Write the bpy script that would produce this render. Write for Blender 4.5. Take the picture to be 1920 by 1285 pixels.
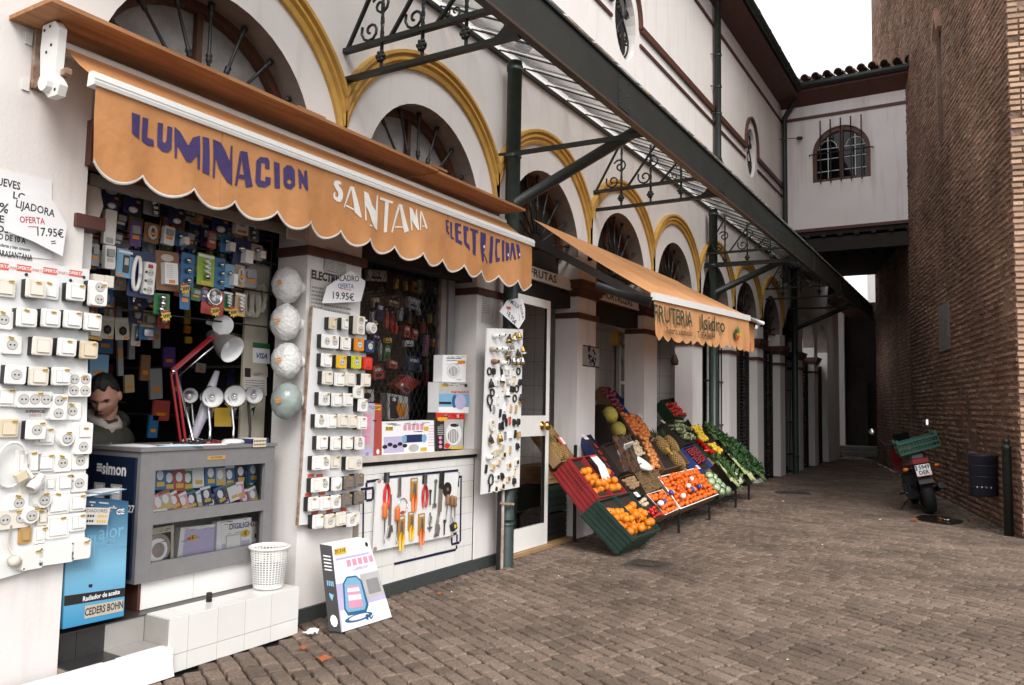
import bpy, math, random
from mathutils import Vector, Matrix, noise
from mathutils.geometry import tessellate_polygon
random.seed(7)
for o in list(bpy.data.objects): bpy.data.objects.remove(o)
sc = bpy.context.scene
COL = sc.collection
# ------------------------------------------------------------------ camera
YAW, PITCH, ROLL, FPX = 0.5405943, 0.0787855, 0.01846564, 1482.35
CAM = Vector((4.16318, 0.0, 1.55))
PW, PH = 1920.0, 1285.0
_f = Vector((-math.sin(YAW)*math.cos(PITCH), math.cos(YAW)*math.cos(PITCH), math.sin(PITCH)))
_r0 = Vector((math.cos(YAW), math.sin(YAW), 0)); _u0 = _r0.cross(_f)
_r = _r0*math.cos(ROLL)+_u0*math.sin(ROLL); _u = -_r0*math.sin(ROLL)+_u0*math.cos(ROLL)
cd = bpy.data.cameras.new('camera'); cam = bpy.data.objects.new('camera', cd); COL.objects.link(cam)
cam.matrix_world = Matrix(((_r.x,_u.x,-_f.x,CAM.x),(_r.y,_u.y,-_f.y,CAM.y),(_r.z,_u.z,-_f.z,CAM.z),(0,0,0,1)))
cd.sensor_width = 36; cd.lens = FPX/PW*36; cd.clip_end = 400; cd.clip_start = 0.05
sc.camera = cam
# ------------------------------------------------------------------ sky, sun, exposure (overcast winter day)
SUN_EL, SUN_AZ = math.radians(42), math.radians(134)   # azimuth clockwise from +y
w = bpy.data.worlds.new('World'); sc.world = w; w.use_nodes = True
nt = w.node_tree; nt.nodes.clear()
out = nt.nodes.new('ShaderNodeOutputWorld'); bg = nt.nodes.new('ShaderNodeBackground')
sky = nt.nodes.new('ShaderNodeTexSky'); sky.sky_type = 'NISHITA'; sky.sun_disc = False
sky.sun_elevation = SUN_EL; sky.sun_rotation = SUN_AZ; sky.dust_density = 4; sky.air_density = 1.0
hs = nt.nodes.new('ShaderNodeHueSaturation'); hs.inputs['Saturation'].default_value = 0.10
mxw = nt.nodes.new('ShaderNodeMixRGB'); mxw.inputs[0].default_value = .78; mxw.inputs[2].default_value = (6.4, 6.45, 6.6, 1)   # even cloud layer
nt.links.new(sky.outputs[0], hs.inputs['Color']); nt.links.new(hs.outputs[0], mxw.inputs[1]); nt.links.new(mxw.outputs[0], bg.inputs[0])
bg.inputs[1].default_value = 0.15; nt.links.new(bg.outputs[0], out.inputs[0])
sl = bpy.data.lights.new('sun', 'SUN'); sl.energy = 1.5; sl.angle = math.radians(30); sl.color = (1, .95, .90)
so = bpy.data.objects.new('sun', sl); COL.objects.link(so)
sd = Vector((math.sin(SUN_AZ)*math.cos(SUN_EL), math.cos(SUN_AZ)*math.cos(SUN_EL), math.sin(SUN_EL)))
so.rotation_euler = sd.to_track_quat('Z', 'Y').to_euler(); so.location = (8, -6, 12)
sc.view_settings.view_transform = 'Standard'; sc.view_settings.look = 'None'
sc.view_settings.exposure = 0.82; sc.view_settings.gamma = 1
sc.view_settings.use_curve_mapping = False
sc.render.engine = 'CYCLES'
sc.cycles.max_bounces = 5; sc.cycles.transparent_max_bounces = 16; sc.cycles.diffuse_bounces = 3

# ------------------------------------------------------------------ helpers
def at(px, py, ax, val):
    """a pixel of the photograph to the point where its ray meets the plane coord[ax]=val"""
    d = _f + _r*((px-PW/2)/FPX) - _u*((py-PH/2)/FPX)
    return CAM + d*((val-CAM[ax])/d[ax])
def atp(px, py, p0, n):
    d = _f + _r*((px-PW/2)/FPX) - _u*((py-PH/2)/FPX)
    return CAM + d*(((p0-CAM).dot(n))/d.dot(n))
def lin(h):
    h = h.lstrip('#'); c = [int(h[i:i+2],16)/255 for i in (0,2,4)]
    return tuple(((x+.055)/1.055)**2.4 if x > .04045 else x/12.92 for x in c)
MATS = {}
def pm(name, col, rough=.6, col2=None, var=.12, scale=9, bump=0, bscale=60, metal=0, rnd=0, pos=False, stretch=None, spec=.5, island=0, detail=4, trans=0, coat=0, bdist=.01, macro=None):
    m = bpy.data.materials.new(name); m.use_nodes = True; t = m.node_tree; N = t.nodes; L = t.links
    b = N['Principled BSDF']; b.inputs['Roughness'].default_value = rough; b.inputs['Metallic'].default_value = metal
    b.inputs['Specular IOR Level'].default_value = spec
    if coat: b.inputs['Coat Weight'].default_value = coat
    c = lin(col) if isinstance(col, str) else col
    c2 = (lin(col2) if isinstance(col2, str) else col2) if col2 else tuple(min(1, x*(1-var)) for x in c)
    if pos: src = N.new('ShaderNodeNewGeometry').outputs['Position']
    else: src = N.new('ShaderNodeTexCoord').outputs['Object']
    if stretch:
        mp = N.new('ShaderNodeMapping'); mp.inputs['Scale'].default_value = stretch; L.new(src, mp.inputs[0]); src2 = mp.outputs[0]
    else: src2 = src
    nz = N.new('ShaderNodeTexNoise'); nz.inputs['Scale'].default_value = scale; nz.inputs['Detail'].default_value = detail
    nz.inputs['Roughness'].default_value = .62
    L.new(src2, nz.inputs['Vector'])
    rp = N.new('ShaderNodeValToRGB'); rp.color_ramp.elements[0].position = .32; rp.color_ramp.elements[1].position = .68
    rp.color_ramp.elements[0].color = (*c2, 1); rp.color_ramp.elements[1].color = (*c, 1)
    L.new(nz.outputs[0], rp.inputs[0]); colout = rp.outputs[0]
    if rnd or island:
        hv = N.new('ShaderNodeHueSaturation'); mr = N.new('ShaderNodeMapRange')
        r_ = rnd or island
        mr.inputs['To Min'].default_value = 1-r_; mr.inputs['To Max'].default_value = 1+r_
        if rnd: L.new(N.new('ShaderNodeObjectInfo').outputs['Random'], mr.inputs[0])
        else: L.new(N.new('ShaderNodeNewGeometry').outputs['Random Per Island'], mr.inputs[0])
        L.new(mr.outputs[0], hv.inputs['Value']); L.new(colout, hv.inputs['Color']); colout = hv.outputs[0]
    if macro:
        n3 = N.new('ShaderNodeTexNoise'); n3.inputs['Scale'].default_value = macro; n3.inputs['Detail'].default_value = 5; L.new(N.new('ShaderNodeNewGeometry').outputs['Position'], n3.inputs['Vector'])
        r3 = N.new('ShaderNodeMapRange'); r3.inputs['From Min'].default_value = .3; r3.inputs['From Max'].default_value = .7; r3.inputs['To Min'].default_value = .62; r3.inputs['To Max'].default_value = 1.22; L.new(n3.outputs[0], r3.inputs[0])
        h3 = N.new('ShaderNodeHueSaturation'); L.new(r3.outputs[0], h3.inputs['Value']); L.new(colout, h3.inputs['Color']); colout = h3.outputs[0]
    L.new(colout, b.inputs['Base Color'])
    if bump:
        n2 = N.new('ShaderNodeTexNoise'); n2.inputs['Scale'].default_value = bscale; n2.inputs['Detail'].default_value = 5
        L.new(src, n2.inputs['Vector'])
        bp = N.new('ShaderNodeBump'); bp.inputs['Strength'].default_value = bump; bp.inputs['Distance'].default_value = bdist
        L.new(n2.outputs[0], bp.inputs['Height']); L.new(bp.outputs[0], b.inputs['Normal'])
    if trans:
        tr = N.new('ShaderNodeBsdfTranslucent'); L.new(colout, tr.inputs[0]); mx = N.new('ShaderNodeMixShader'); mx.inputs[0].default_value = trans
        L.new(b.outputs[0], mx.inputs[1]); L.new(tr.outputs[0], mx.inputs[2]); L.new(mx.outputs[0], N['Material Output'].inputs[0])
    MATS[name] = m; return m
def glassmat(name, tint=(1,1,1), gl=.06, dirt=0, rough=.02, edge=.5):
    m = bpy.data.materials.new(name); m.use_nodes = True; t = m.node_tree; N = t.nodes; L = t.links; N.clear()
    o = N.new('ShaderNodeOutputMaterial'); tr = N.new('ShaderNodeBsdfTransparent'); tr.inputs[0].default_value = (*tint, 1)
    g = N.new('ShaderNodeBsdfGlossy'); g.inputs['Roughness'].default_value = rough
    fr = N.new('ShaderNodeFresnel'); fr.inputs[0].default_value = 1.45
    mx = N.new('ShaderNodeMixShader'); L.new(fr.outputs[0], mx.inputs[0]); L.new(tr.outputs[0], mx.inputs[1]); L.new(g.outputs[0], mx.inputs[2])
    last = mx.outputs[0]
    if dirt:
        df = N.new('ShaderNodeBsdfTranslucent'); df.inputs[0].default_value = (.55, .55, .55, 1)
        d2 = N.new('ShaderNodeBsdfDiffuse'); d2.inputs[0].default_value = (.7, .7, .7, 1)
        m3 = N.new('ShaderNodeMixShader'); m3.inputs[0].default_value = .4; L.new(df.outputs[0], m3.inputs[1]); L.new(d2.outputs[0], m3.inputs[2])
        nz = N.new('ShaderNodeTexNoise'); nz.inputs['Scale'].default_value = 5; nz.inputs['Detail'].default_value = 6
        ma = N.new('ShaderNodeMath'); ma.operation = 'MULTIPLY'; ma.inputs[1].default_value = dirt*2
        L.new(nz.outputs[0], ma.inputs[0])
        m2 = N.new('ShaderNodeMixShader'); L.new(ma.outputs[0], m2.inputs[0]); L.new(last, m2.inputs[1]); L.new(m3.outputs[0], m2.inputs[2]); last = m2.outputs[0]
    L.new(last, o.inputs[0]); MATS[name] = m; return m
def wallmat(name, base, stain, stain_amt=.5, bump=.35):
    """limewashed plaster: soft blotches, vertical run-off streaks, grit"""
    m = pm(name, base, .85, var=.07, scale=1.6, pos=True, bump=bump, bscale=55, spec=.2)
    t = m.node_tree; N = t.nodes; L = t.links; b = N['Principled BSDF']
    old = b.inputs['Base Color'].links[0].from_socket
    g = N.new('ShaderNodeNewGeometry'); mp = N.new('ShaderNodeMapping'); mp.inputs['Scale'].default_value = (3.2, 3.2, .28)
    L.new(g.outputs['Position'], mp.inputs[0]); nz = N.new('ShaderNodeTexNoise'); nz.inputs['Scale'].default_value = 1.7; nz.inputs['Detail'].default_value = 7
    L.new(mp.outputs[0], nz.inputs['Vector'])
    rp = N.new('ShaderNodeValToRGB'); rp.color_ramp.elements[0].position = .56; rp.color_ramp.elements[1].position = .78
    rp.color_ramp.elements[0].color = (0,0,0,1); rp.color_ramp.elements[1].color = (stain_amt,)*3+(1,)
    L.new(nz.outputs[0], rp.inputs[0])
    mx = N.new('ShaderNodeMixRGB'); L.new(rp.outputs[0], mx.inputs[0]); L.new(old, mx.inputs[1]); mx.inputs[2].default_value = (*lin(stain), 1)
    L.new(mx.outputs[0], b.inputs['Base Color']); return m

class MB:
    def __init__(s, mat=None): s.v = []; s.f = []; s.fm = []; s.fs = []; s.mats = []; s.M = Matrix(); s.sm = False; s.cur = 0; s.use(mat or 'white')
    def use(s, name):
        if name not in s.mats: s.mats.append(name)
        s.cur = s.mats.index(name); return s
    def tf(s, M=None): s.M = M if M else Matrix(); return s
    def add(s, vs, fs):
        b = len(s.v); s.v += [s.M @ Vector(q) for q in vs]
        for q in fs: s.f.append([i+b for i in q]); s.fm.append(s.cur); s.fs.append(s.sm)
        return s
    def box(s, x0, x1, y0, y1, z0, z1):
        return s.add([(x0,y0,z0),(x1,y0,z0),(x1,y1,z0),(x0,y1,z0),(x0,y0,z1),(x1,y0,z1),(x1,y1,z1),(x0,y1,z1)],
              [(0,3,2,1),(4,5,6,7),(0,1,5,4),(1,2,6,5),(2,3,7,6),(3,0,4,7)])
    def quad(s, a, b, c, d): return s.add([a,b,c,d], [(0,1,2,3)])
    def poly(s, pts, holes=None):
        loops = [[Vector(q) for q in pts]] + ([[Vector(q) for q in h] for h in holes] if holes else [])
        allp = [q for l in loops for q in l]
        n = Vector((0,0,0)); P = loops[0]
        for i in range(len(P)): n += P[i].cross(P[(i+1) % len(P)])
        tr = []
        for t in tessellate_polygon(loops):
            a, b_, c = t; nn = (allp[b_]-allp[a]).cross(allp[c]-allp[a])
            tr.append(t if nn.dot(n) >= 0 else (a, c, b_))
        return s.add(allp, tr)
    def prism(s, poly, z0, z1, inset=0, back=True):
        """ccw polygon in local xy, extruded z0..z1; top shrunk towards centre by inset"""
        n = len(poly); cx = sum(p[0] for p in poly)/n; cy = sum(p[1] for p in poly)/n
        def sh(p):
            if not inset: return p
            d = math.hypot(p[0]-cx, p[1]-cy) or 1; k = max(0, 1-inset/d); return (cx+(p[0]-cx)*k, cy+(p[1]-cy)*k)
        top = [sh(p) for p in poly]
        vs = [(p[0],p[1],z0) for p in poly]+[(p[0],p[1],z1) for p in top]
        s.add(vs, [(i,(i+1) % n,n+(i+1) % n,n+i) for i in range(n)])
        s.poly([(p[0],p[1],z1) for p in top])
        if back: s.poly([(p[0],p[1],z0) for p in reversed(poly)])
        return s
    def rrect(s, x0, x1, y0, y1, z0, z1, r=.008, inset=.004):
        return s.prism(rr(x0,x1,y0,y1,r), z0, z1, inset)
    def tube(s, pts, r, n=8, caps=True, closed=False):
        pts = [Vector(p) for p in pts]; m = len(pts); rs = r if isinstance(r, (list,tuple)) else [r]*m
        sm = s.sm; s.sm = True; vs = []; up = None
        for i, p in enumerate(pts):
            if closed: d = pts[(i+1) % m]-pts[i-1]
            else: d = pts[min(i+1,m-1)]-pts[max(i-1,0)]
            d = d.normalized() if d.length > 1e-9 else Vector((0,0,1))
            if up is None: up = Vector((0,0,1)) if abs(d.z) < .9 else Vector((1,0,0))
            a = d.cross(up)
            if a.length < 1e-4: a = d.cross(Vector((.3,1,.2)))
            a.normalize(); b = a.cross(d).normalized(); up = b
            for k in range(n):
                t = 2*math.pi*k/n; vs.append(p+(a*math.cos(t)+b*math.sin(t))*rs[i])
        fs = []
        for i in range(m if closed else m-1):
            j = (i+1) % m
            for k in range(n): fs.append((i*n+k, j*n+k, j*n+(k+1) % n, i*n+(k+1) % n)[::-1])
        s.add(vs, fs)
        if caps and not closed:
            b0 = len(s.v)-len(vs); s.sm = False
            s.f.append([b0+k for k in range(n)][::-1][::-1]); s.fm.append(s.cur); s.fs.append(False)
            s.f.append([b0+(m-1)*n+k for k in range(n)][::-1]); s.fm.append(s.cur); s.fs.append(False)
        s.sm = sm; return s
    def lathe(s, prof, n=16, M=None, smooth=True):
        M0 = s.M
        if M: s.M = s.M @ M
        sm = s.sm; s.sm = smooth; vs = []; fs = []; m = len(prof)
        for r, z in prof:
            for k in range(n): t = 2*math.pi*k/n; vs.append((r*math.cos(t), r*math.sin(t), z))
        for i in range(m-1):
            for k in range(n):
                k2 = (k+1) % n; fs.append((i*n+k, i*n+k2, (i+1)*n+k2, (i+1)*n+k))
        s.add(vs, fs); s.sm = sm; s.M = M0; return s
    def sphere(s, c, r, n=10, m=7, sc=(1,1,1)):
        M0 = s.M; s.M = s.M @ Matrix.Translation(Vector(c)) @ Matrix.Diagonal((*sc, 1))
        s.lathe([(max(1e-4, r*math.sin(math.pi*i/m)), -r*math.cos(math.pi*i/m)) for i in range(m+1)], n); s.M = M0; return s
    def bar(s, a, b, w, h, up=(0,0,1)):
        a = Vector(a); b = Vector(b); d = (b-a).normalized(); x = d.cross(Vector(up))
        if x.length < 1e-4: x = d.cross(Vector((1,0,0)))
        x.normalize(); y = x.cross(d).normalized()
        q = [x*(i*w/2)+y*(j*h/2) for i, j in ((-1,-1),(1,-1),(1,1),(-1,1))]
        return s.add([a+k for k in q]+[b+k for k in q], [(0,1,2,3),(7,6,5,4),(0,4,5,1),(1,5,6,2),(2,6,7,3),(3,7,4,0)])
    def mesh(s, name, org=Vector((0,0,0))):
        me = bpy.data.meshes.new(name); me.from_pydata([tuple(q-org) for q in s.v], [], s.f)
        for k in s.mats: me.materials.append(MATS[k])
        me.polygons.foreach_set('material_index', s.fm); me.polygons.foreach_set('use_smooth', s.fs); me.update(); return me
def rr(x0, x1, y0, y1, r, k=3):
    p = []
    for cx, cy, a0 in ((x1-r,y1-r,0),(x0+r,y1-r,90),(x0+r,y0+r,180),(x1-r,y0+r,270)):
        for i in range(k): a = math.radians(a0+90*i/(k-1)); p.append((cx+r*math.cos(a), cy+r*math.sin(a)))
    return p
def circ(cx, cy, r, n=14, sy=1): return [(cx+r*math.cos(2*math.pi*i/n), cy+r*sy*math.sin(2*math.pi*i/n)) for i in range(n)]
ORG = {}; LINK = [True]
def setp(o, label=None, cat=None, group=None, kind=None):
    for k, v in (('label',label),('category',cat),('group',group),('kind',kind)):
        if v: o[k] = v
    return o
def newo(name, data, parent=None):
    o = bpy.data.objects.new(name, data)
    if LINK[0]: COL.objects.link(o)
    if parent: o.parent = parent
    return o
def thing(name, label, cat, loc=(0,0,0), group=None):
    o = newo(name, None); o.empty_display_size = .05; o.location = loc; ORG[o.name] = Vector(loc); return setp(o, label, cat, group)
def root_of(o):
    while o.parent: o = o.parent
    return o
def part(name, mb, parent, label=None, kind=None):
    o = newo(name, mb.mesh(name, ORG[root_of(parent).name]), parent); return setp(o, label, kind=kind)
def solo(name, mb, label=None, cat=None, group=None, kind=None):
    n = len(mb.v); lo = min(q.z for q in mb.v); org = Vector((sum(q.x for q in mb.v)/n, sum(q.y for q in mb.v)/n, lo))
    o = newo(name, mb.mesh(name, org)); o.location = org; ORG[o.name] = org; return setp(o, label, cat, group, kind)
PROT = []
def proto(name):
    LINK[0] = False; o = thing(name, None, None); PROT.append(o); return o
def proto_solo(name, mb):
    LINK[0] = False; o = newo(name, mb.mesh(name)); PROT.append(o); LINK[0] = True; return o
def done(): LINK[0] = True
def kids(o): return [c for c in bpy.data.objects if c.parent == o]
KC = {}
def inst(pr, M, label=None, cat=None, group=None, parent=None):
    c = pr.copy(); COL.objects.link(c)
    if parent: c.parent = parent; M = Matrix.Translation(-ORG[root_of(parent).name]) @ M
    c.matrix_basis = M
    if pr.name not in KC: KC[pr.name] = [(k, kids(k)) for k in kids(pr)]
    for k, gs in KC[pr.name]:
        d = k.copy(); COL.objects.link(d); d.parent = c
        for g in gs: e = g.copy(); COL.objects.link(e); e.parent = d
    ORG[c.name] = M.to_translation(); return setp(c, label, cat, group)
def fac(y, z, x=0, rot=0, tilt=0):
    """frame on the shop front: local x along the street, y up, z out into the street"""
    M = Matrix(((0,0,1,x),(1,0,0,y),(0,1,0,z),(0,0,0,1)))
    return M @ Matrix.Rotation(rot, 4, 'Z') @ Matrix.Rotation(tilt, 4, 'X')
def facp(px, py, x=0, rot=0, tilt=0):
    q = at(px, py, 0, x); return fac(q.y, q.z, x, rot, tilt)
FONT = {}
def text_mb(mb, body, size, M, mat, bold=0, align='CENTER', shear=0, sx=1, jitter=0, fitw=None):
    k = (body, size, bold, align, shear)
    if k not in FONT:
        cu = bpy.data.curves.new('t', 'FONT'); cu.body = body; cu.size = size; cu.align_x = align; cu.align_y = 'CENTER'; cu.offset = bold; cu.shear = shear; cu.resolution_u = 2
        to = bpy.data.objects.new('t', cu); me = bpy.data.meshes.new_from_object(to)
        FONT[k] = ([tuple(q.co) for q in me.vertices], [tuple(p.vertices) for p in me.polygons])
        bpy.data.objects.remove(to); bpy.data.curves.remove(cu); bpy.data.meshes.remove(me)
    vs, fs = FONT[k]; mb.use(mat); mb.tf(M)
    if fitw: sx = fitw/(max(q[0] for q in vs)-min(q[0] for q in vs))
    if jitter: vs = [(x*sx, y+jitter*math.sin(x*37+1)*size, z) for x, y, z in vs]
    else: vs = [(x*sx, y, z) for x, y, z in vs]
    mb.add(vs, fs); mb.tf(); return mb
ORD = ['zeroth','first','second','third','fourth','fifth','sixth','seventh','eighth','ninth','tenth','eleventh','twelfth','thirteenth','fourteenth','fifteenth']
# ------------------------------------------------------------------ materials
wallmat('plaster', (.765,.728,.705), '#a09488', .35, .16)
wallmat('plaster_pink', (.82,.765,.755), '#9a8c84', .35, .25)
pm('white', (.78,.77,.74), .55, var=.05)
pm('white_gloss', (.80,.79,.76), .25, var=.04, rnd=.05)
pm('cream', (.72,.64,.47), .3, var=.05)
pm('plate_black', (.012,.012,.012), .5)
pm('ochre', (.60,.355,.075), .7, col2=(.46,.26,.06), scale=6, pos=True, bump=.15, bscale=30)
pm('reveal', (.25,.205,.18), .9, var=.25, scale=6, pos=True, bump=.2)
pm('brown_paint', (.10,.034,.022), .6, var=.3, scale=8, pos=True, bump=.1)
pm('brown_wood', (.12,.045,.024), .55, var=.45, scale=5, pos=True, stretch=(6,6,1))
pm('grey_render', (.40,.39,.385), .9, col2=(.25,.245,.24), scale=5, pos=True, bump=.5, bscale=30)
pm('iron', (.014,.014,.014), .5, var=.3, bump=.15, bscale=80)
pm('green_iron', (.016,.022,.020), .45, col2=(.010,.013,.012), scale=3, detail=8, pos=True, bump=.2, bscale=30)
pm('green_pipe', (.012,.03,.026), .4, col2=(.035,.05,.045), scale=12, pos=True, bump=.1)
pm('rusty', (.19,.075,.03), .8, col2=(.4,.32,.26), scale=14, bump=.3)
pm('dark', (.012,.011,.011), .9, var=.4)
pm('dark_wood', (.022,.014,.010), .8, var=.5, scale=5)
pm('roof_tile', (.30,.20,.15), .85, col2=(.16,.12,.10), scale=12, rnd=.3, bump=.4)
pm('mortar', (.022,.017,.013), .95, var=.4, scale=30, pos=True, bump=.8, bscale=60)
pm('sett', (.275,.205,.160), .8, col2=(.125,.092,.071), scale=60, detail=6, pos=True, bump=1, bscale=170, rnd=.24, spec=.3, bdist=.010, macro=1.0)
pm('sett_far', (.275,.205,.160), .8, col2=(.125,.092,.071), scale=60, detail=6, pos=True, bump=1, bscale=170, island=.24, spec=.3, bdist=.010, macro=1.0)
pm('brick', (.42,.262,.190), .95, col2=(.215,.132,.098), scale=1.1, detail=10, pos=True, bump=1, bscale=38, island=.3, spec=.08, bdist=.03, macro=.35)
pm('brick_lit', (.50,.35,.25), .95, col2=(.36,.22,.15), scale=4, detail=9, pos=True, bump=.9, bscale=40, island=.3, spec=.1)  # stronger light on the end face put into a paler brick colour
pm('brick_mortar', (.29,.195,.145), .95, col2=(.15,.102,.078), scale=1.6, detail=9, pos=True, bump=1, bscale=22, spec=.08, bdist=.04, macro=.35)
pm('stone_grey', (.2,.185,.17), .9, var=.3, scale=6, pos=True, bump=.5)
pm('granite', (.05,.06,.058), .5, col2=(.025,.032,.03), scale=90, pos=True)
pm('tile_white', (.72,.71,.68), .18, var=.05, scale=3, pos=True, rnd=.03)
pm('tile_grey', (.34,.32,.30), .3, var=.1)
pm('tile_dark', (.028,.027,.027), .35, var=.2, scale=40)
pm('tile_blue', (.012,.014,.05), .2)
pm('grout', (.30,.25,.2), .9, var=.3, scale=30, pos=True)
pm('floor_dark', (.05,.045,.04), .4, var=.3)
glassmat('glass'); glassmat('glass_dirty', (.90,.91,.91), dirt=.24); glassmat('glass_dark', (.45,.47,.5))
glassmat('cello', (.97,.97,.97), dirt=.05, rough=.12)
def fabric(name, c, c2):
    m = pm(name, c, .85, col2=c2, scale=2.2, detail=6, pos=True, bump=.25, bscale=22, spec=.15, trans=.12, bdist=.02); return m
fabric('awning', (.63,.305,.130), (.50,.222,.085))
fabric('awning2', (.66,.34,.16), (.55,.27,.115))
pm('purple_paint', (.055,.035,.14), .8, var=.25, scale=20)
pm('white_paint', (.80,.76,.70), .8, var=.08, scale=20)
pm('black_paint', (.02,.018,.015), .8)
def woodmat(name, c, c2, stretch):
    m = pm(name, c, .65, col2=c2, scale=2.5, detail=6, pos=True, stretch=stretch, bump=.1, bscale=30); return m
woodmat('board_wood', (.47,.225,.09), (.29,.12,.045), (9,1.0,9))
woodmat('crate_wood', (.42,.27,.13), (.28,.16,.07), (6,2,6))
woodmat('door_wood', (.10,.05,.03), (.05,.025,.015), (6,6,.7))
# ------------------------------------------------------------------ ground and setts
WK = Vector((4.52, 11.9, 0)); WD = Vector((-.2233, .9748, 0)); WN = Vector((-.9748, -.2233, 0))    # church wall: corner, direction, outward normal
def wall_x(y): return WK.x + WD.x*(y-WK.y)/WD.y
g = MB('mortar'); g.add([(-40,-40,-.034),(60,-40,-.034),(60,120,-.034),(-40,120,-.034)], [(0,1,2,3)])
ground = solo('ground', g, kind='structure')
ORG[ground.name] = ground.location.copy()
def sett_mesh(i):
    rd = random.Random(100+i); mb = MB('sett'); L_, W_ = .074, .0475
    base = [(-L_,-W_),(L_,-W_),(L_,W_),(-L_,W_)]; pts = []
    for (x, y), (x2, y2) in zip(base, base[1:]+base[:1]):
        for t in (0.06, .5, .94):
            pts.append((x+(x2-x)*t+rd.uniform(-.007,.007), y+(y2-y)*t+rd.uniform(-.006,.006)))
    n = len(pts); vs = [(x*1.02,y*1.02,-.04) for x, y in pts]+[(x,y,-.008+rd.uniform(-.0015,.0015)) for x, y in pts]+[(x*.91,y*.87,.0005+rd.uniform(-.0012,.0012)) for x, y in pts]+[(0,0,.001)]
    fs = [(i,(i+1) % n,n+(i+1) % n,n+i) for i in range(n)]+[(n+i,n+(i+1) % n,2*n+(i+1) % n,2*n+i) for i in range(n)]+[(2*n+i,2*n+(i+1) % n,3*n) for i in range(n)]
    mb.sm = False; mb.add(vs, fs); return mb
SV = [sett_mesh(i) for i in range(7)]
A_S = math.radians(-28); near = []; far = MB('sett_far'); rd = random.Random(3)
ca, sa = math.cos(A_S), math.sin(A_S); cells = []
for j in range(-150, 400):
    v = j*.107; u = -20+rd.uniform(0,.2)
    while u < 20:
        l = rd.uniform(.115,.19); uc = u+l/2; u += l+.012
        x = uc*ca-v*sa+2; y = uc*sa+v*ca+10
        if not (1.2 < y < 33 and -.05 < x < 7.2): continue
        if y > 11.6 and x > wall_x(y)+.05: continue
        if y > 11.9 and y < 12.2 and x > 4.9: continue
        if y < 3.95 and x < .16 and y > .2: continue
        d = Vector((x,y,0))-CAM; zc = d.dot(_f)
        if zc < 1: continue
        px = PW/2+FPX*d.dot(_r)/zc; py = PH/2-FPX*d.dot(_u)/zc
        if px < -160 or px > 2080 or py > 1400: continue
        dip = -.010*max(0, noise.noise(Vector((x*.9,y*.9,0))))+.008*noise.noise(Vector((x*2.5,y*2.5,4)))
        M = Matrix.Translation((x,y,dip)) @ Matrix.Rotation(A_S+rd.uniform(-.05,.05)+.10*noise.noise(Vector((x*.4,y*.4,9))),4,'Z') @ Matrix.Rotation(rd.uniform(-.022,.022),4,'X') @ Matrix.Rotation(rd.uniform(-.018,.018),4,'Y') @ Matrix.Diagonal((l/.154,rd.uniform(.95,1.04),1,1))
        cells.append((zc if (0 < px < 1920 and 600 < py < 1285) else 99, M, rd.randrange(7)))
cells.sort(key=lambda c: c[0])
SM = [proto_solo('sett', mb) for mb in SV]
for k, (z, M, i) in enumerate(cells):
    if k < 300: inst(SM[i], M, parent=ground)
    else:
        far.tf(M); far.sm = False; far.add([tuple(q) for q in SV[i].v], SV[i].f)
far.tf(); part('sett_paving', far, ground, kind='stuff')
# ------------------------------------------------------------------ market building
BAYS = [3.24, 5.45, 7.63, 9.78, 11.93, 14.10, 16.27, 18.44, 20.61, 22.78, 24.95]; RA, ZS, RY = .82, 3.33, 1.115
ZT = 5.1; DEP = .30
mk = thing('market_building', 'long white market building with ochre arches and shop openings along the left side', 'building', (0, 2, 0))
wl = MB('plaster')
def rect(mb, y0, y1, z0, z1, x=0): mb.quad((x,y0,z0),(x,y1,z0),(x,y1,z1),(x,y0,z1))
rect(wl, -4, BAYS[0]-RA, 0, ZT)
bounds = [BAYS[0]-RA]+[(a+b)/2 for a, b in zip(BAYS, BAYS[1:])]+[28.0]
NA = 24
for i, yc in enumerate(BAYS):
    y0, y1 = bounds[i], bounds[i+1]
    arc = [(yc+RA*math.cos(math.pi*k/NA), ZS+RA*math.sin(math.pi*k/NA)) for k in range(NA+1)]
    top = [(y1+(y0-y1)*k/NA, ZT) for k in range(NA+1)]
    for k in range(NA):
        wl.quad((0,*arc[k]),(0,*top[k]),(0,*top[k+1]),(0,*arc[k+1]))
    wl.add([(0,yc+RA,ZS),(0,y1,ZS),(0,y1,ZT)], [(0,1,2)])
    if y0 < yc-RA-.001: wl.add([(0,yc-RA,ZS),(0,y0,ZT),(0,y0,ZS)], [(0,1,2)])
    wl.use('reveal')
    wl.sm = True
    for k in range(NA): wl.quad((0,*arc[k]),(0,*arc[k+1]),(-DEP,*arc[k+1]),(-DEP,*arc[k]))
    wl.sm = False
    wl.use('plaster')
    for yy, s in ((yc-RA,1),(yc+RA,-1)): 
        q = [(0,yy,0),(0,yy,ZS),(-DEP,yy,ZS),(-DEP,yy,0)]; wl.quad(*(q if s > 0 else q[::-1]))
    # pier on the far side of this bay
    ye = BAYS[i+1]-RA if i+1 < len(BAYS) else 28.0
    rect(wl, yc+RA, ye, 0, ZS)
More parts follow.
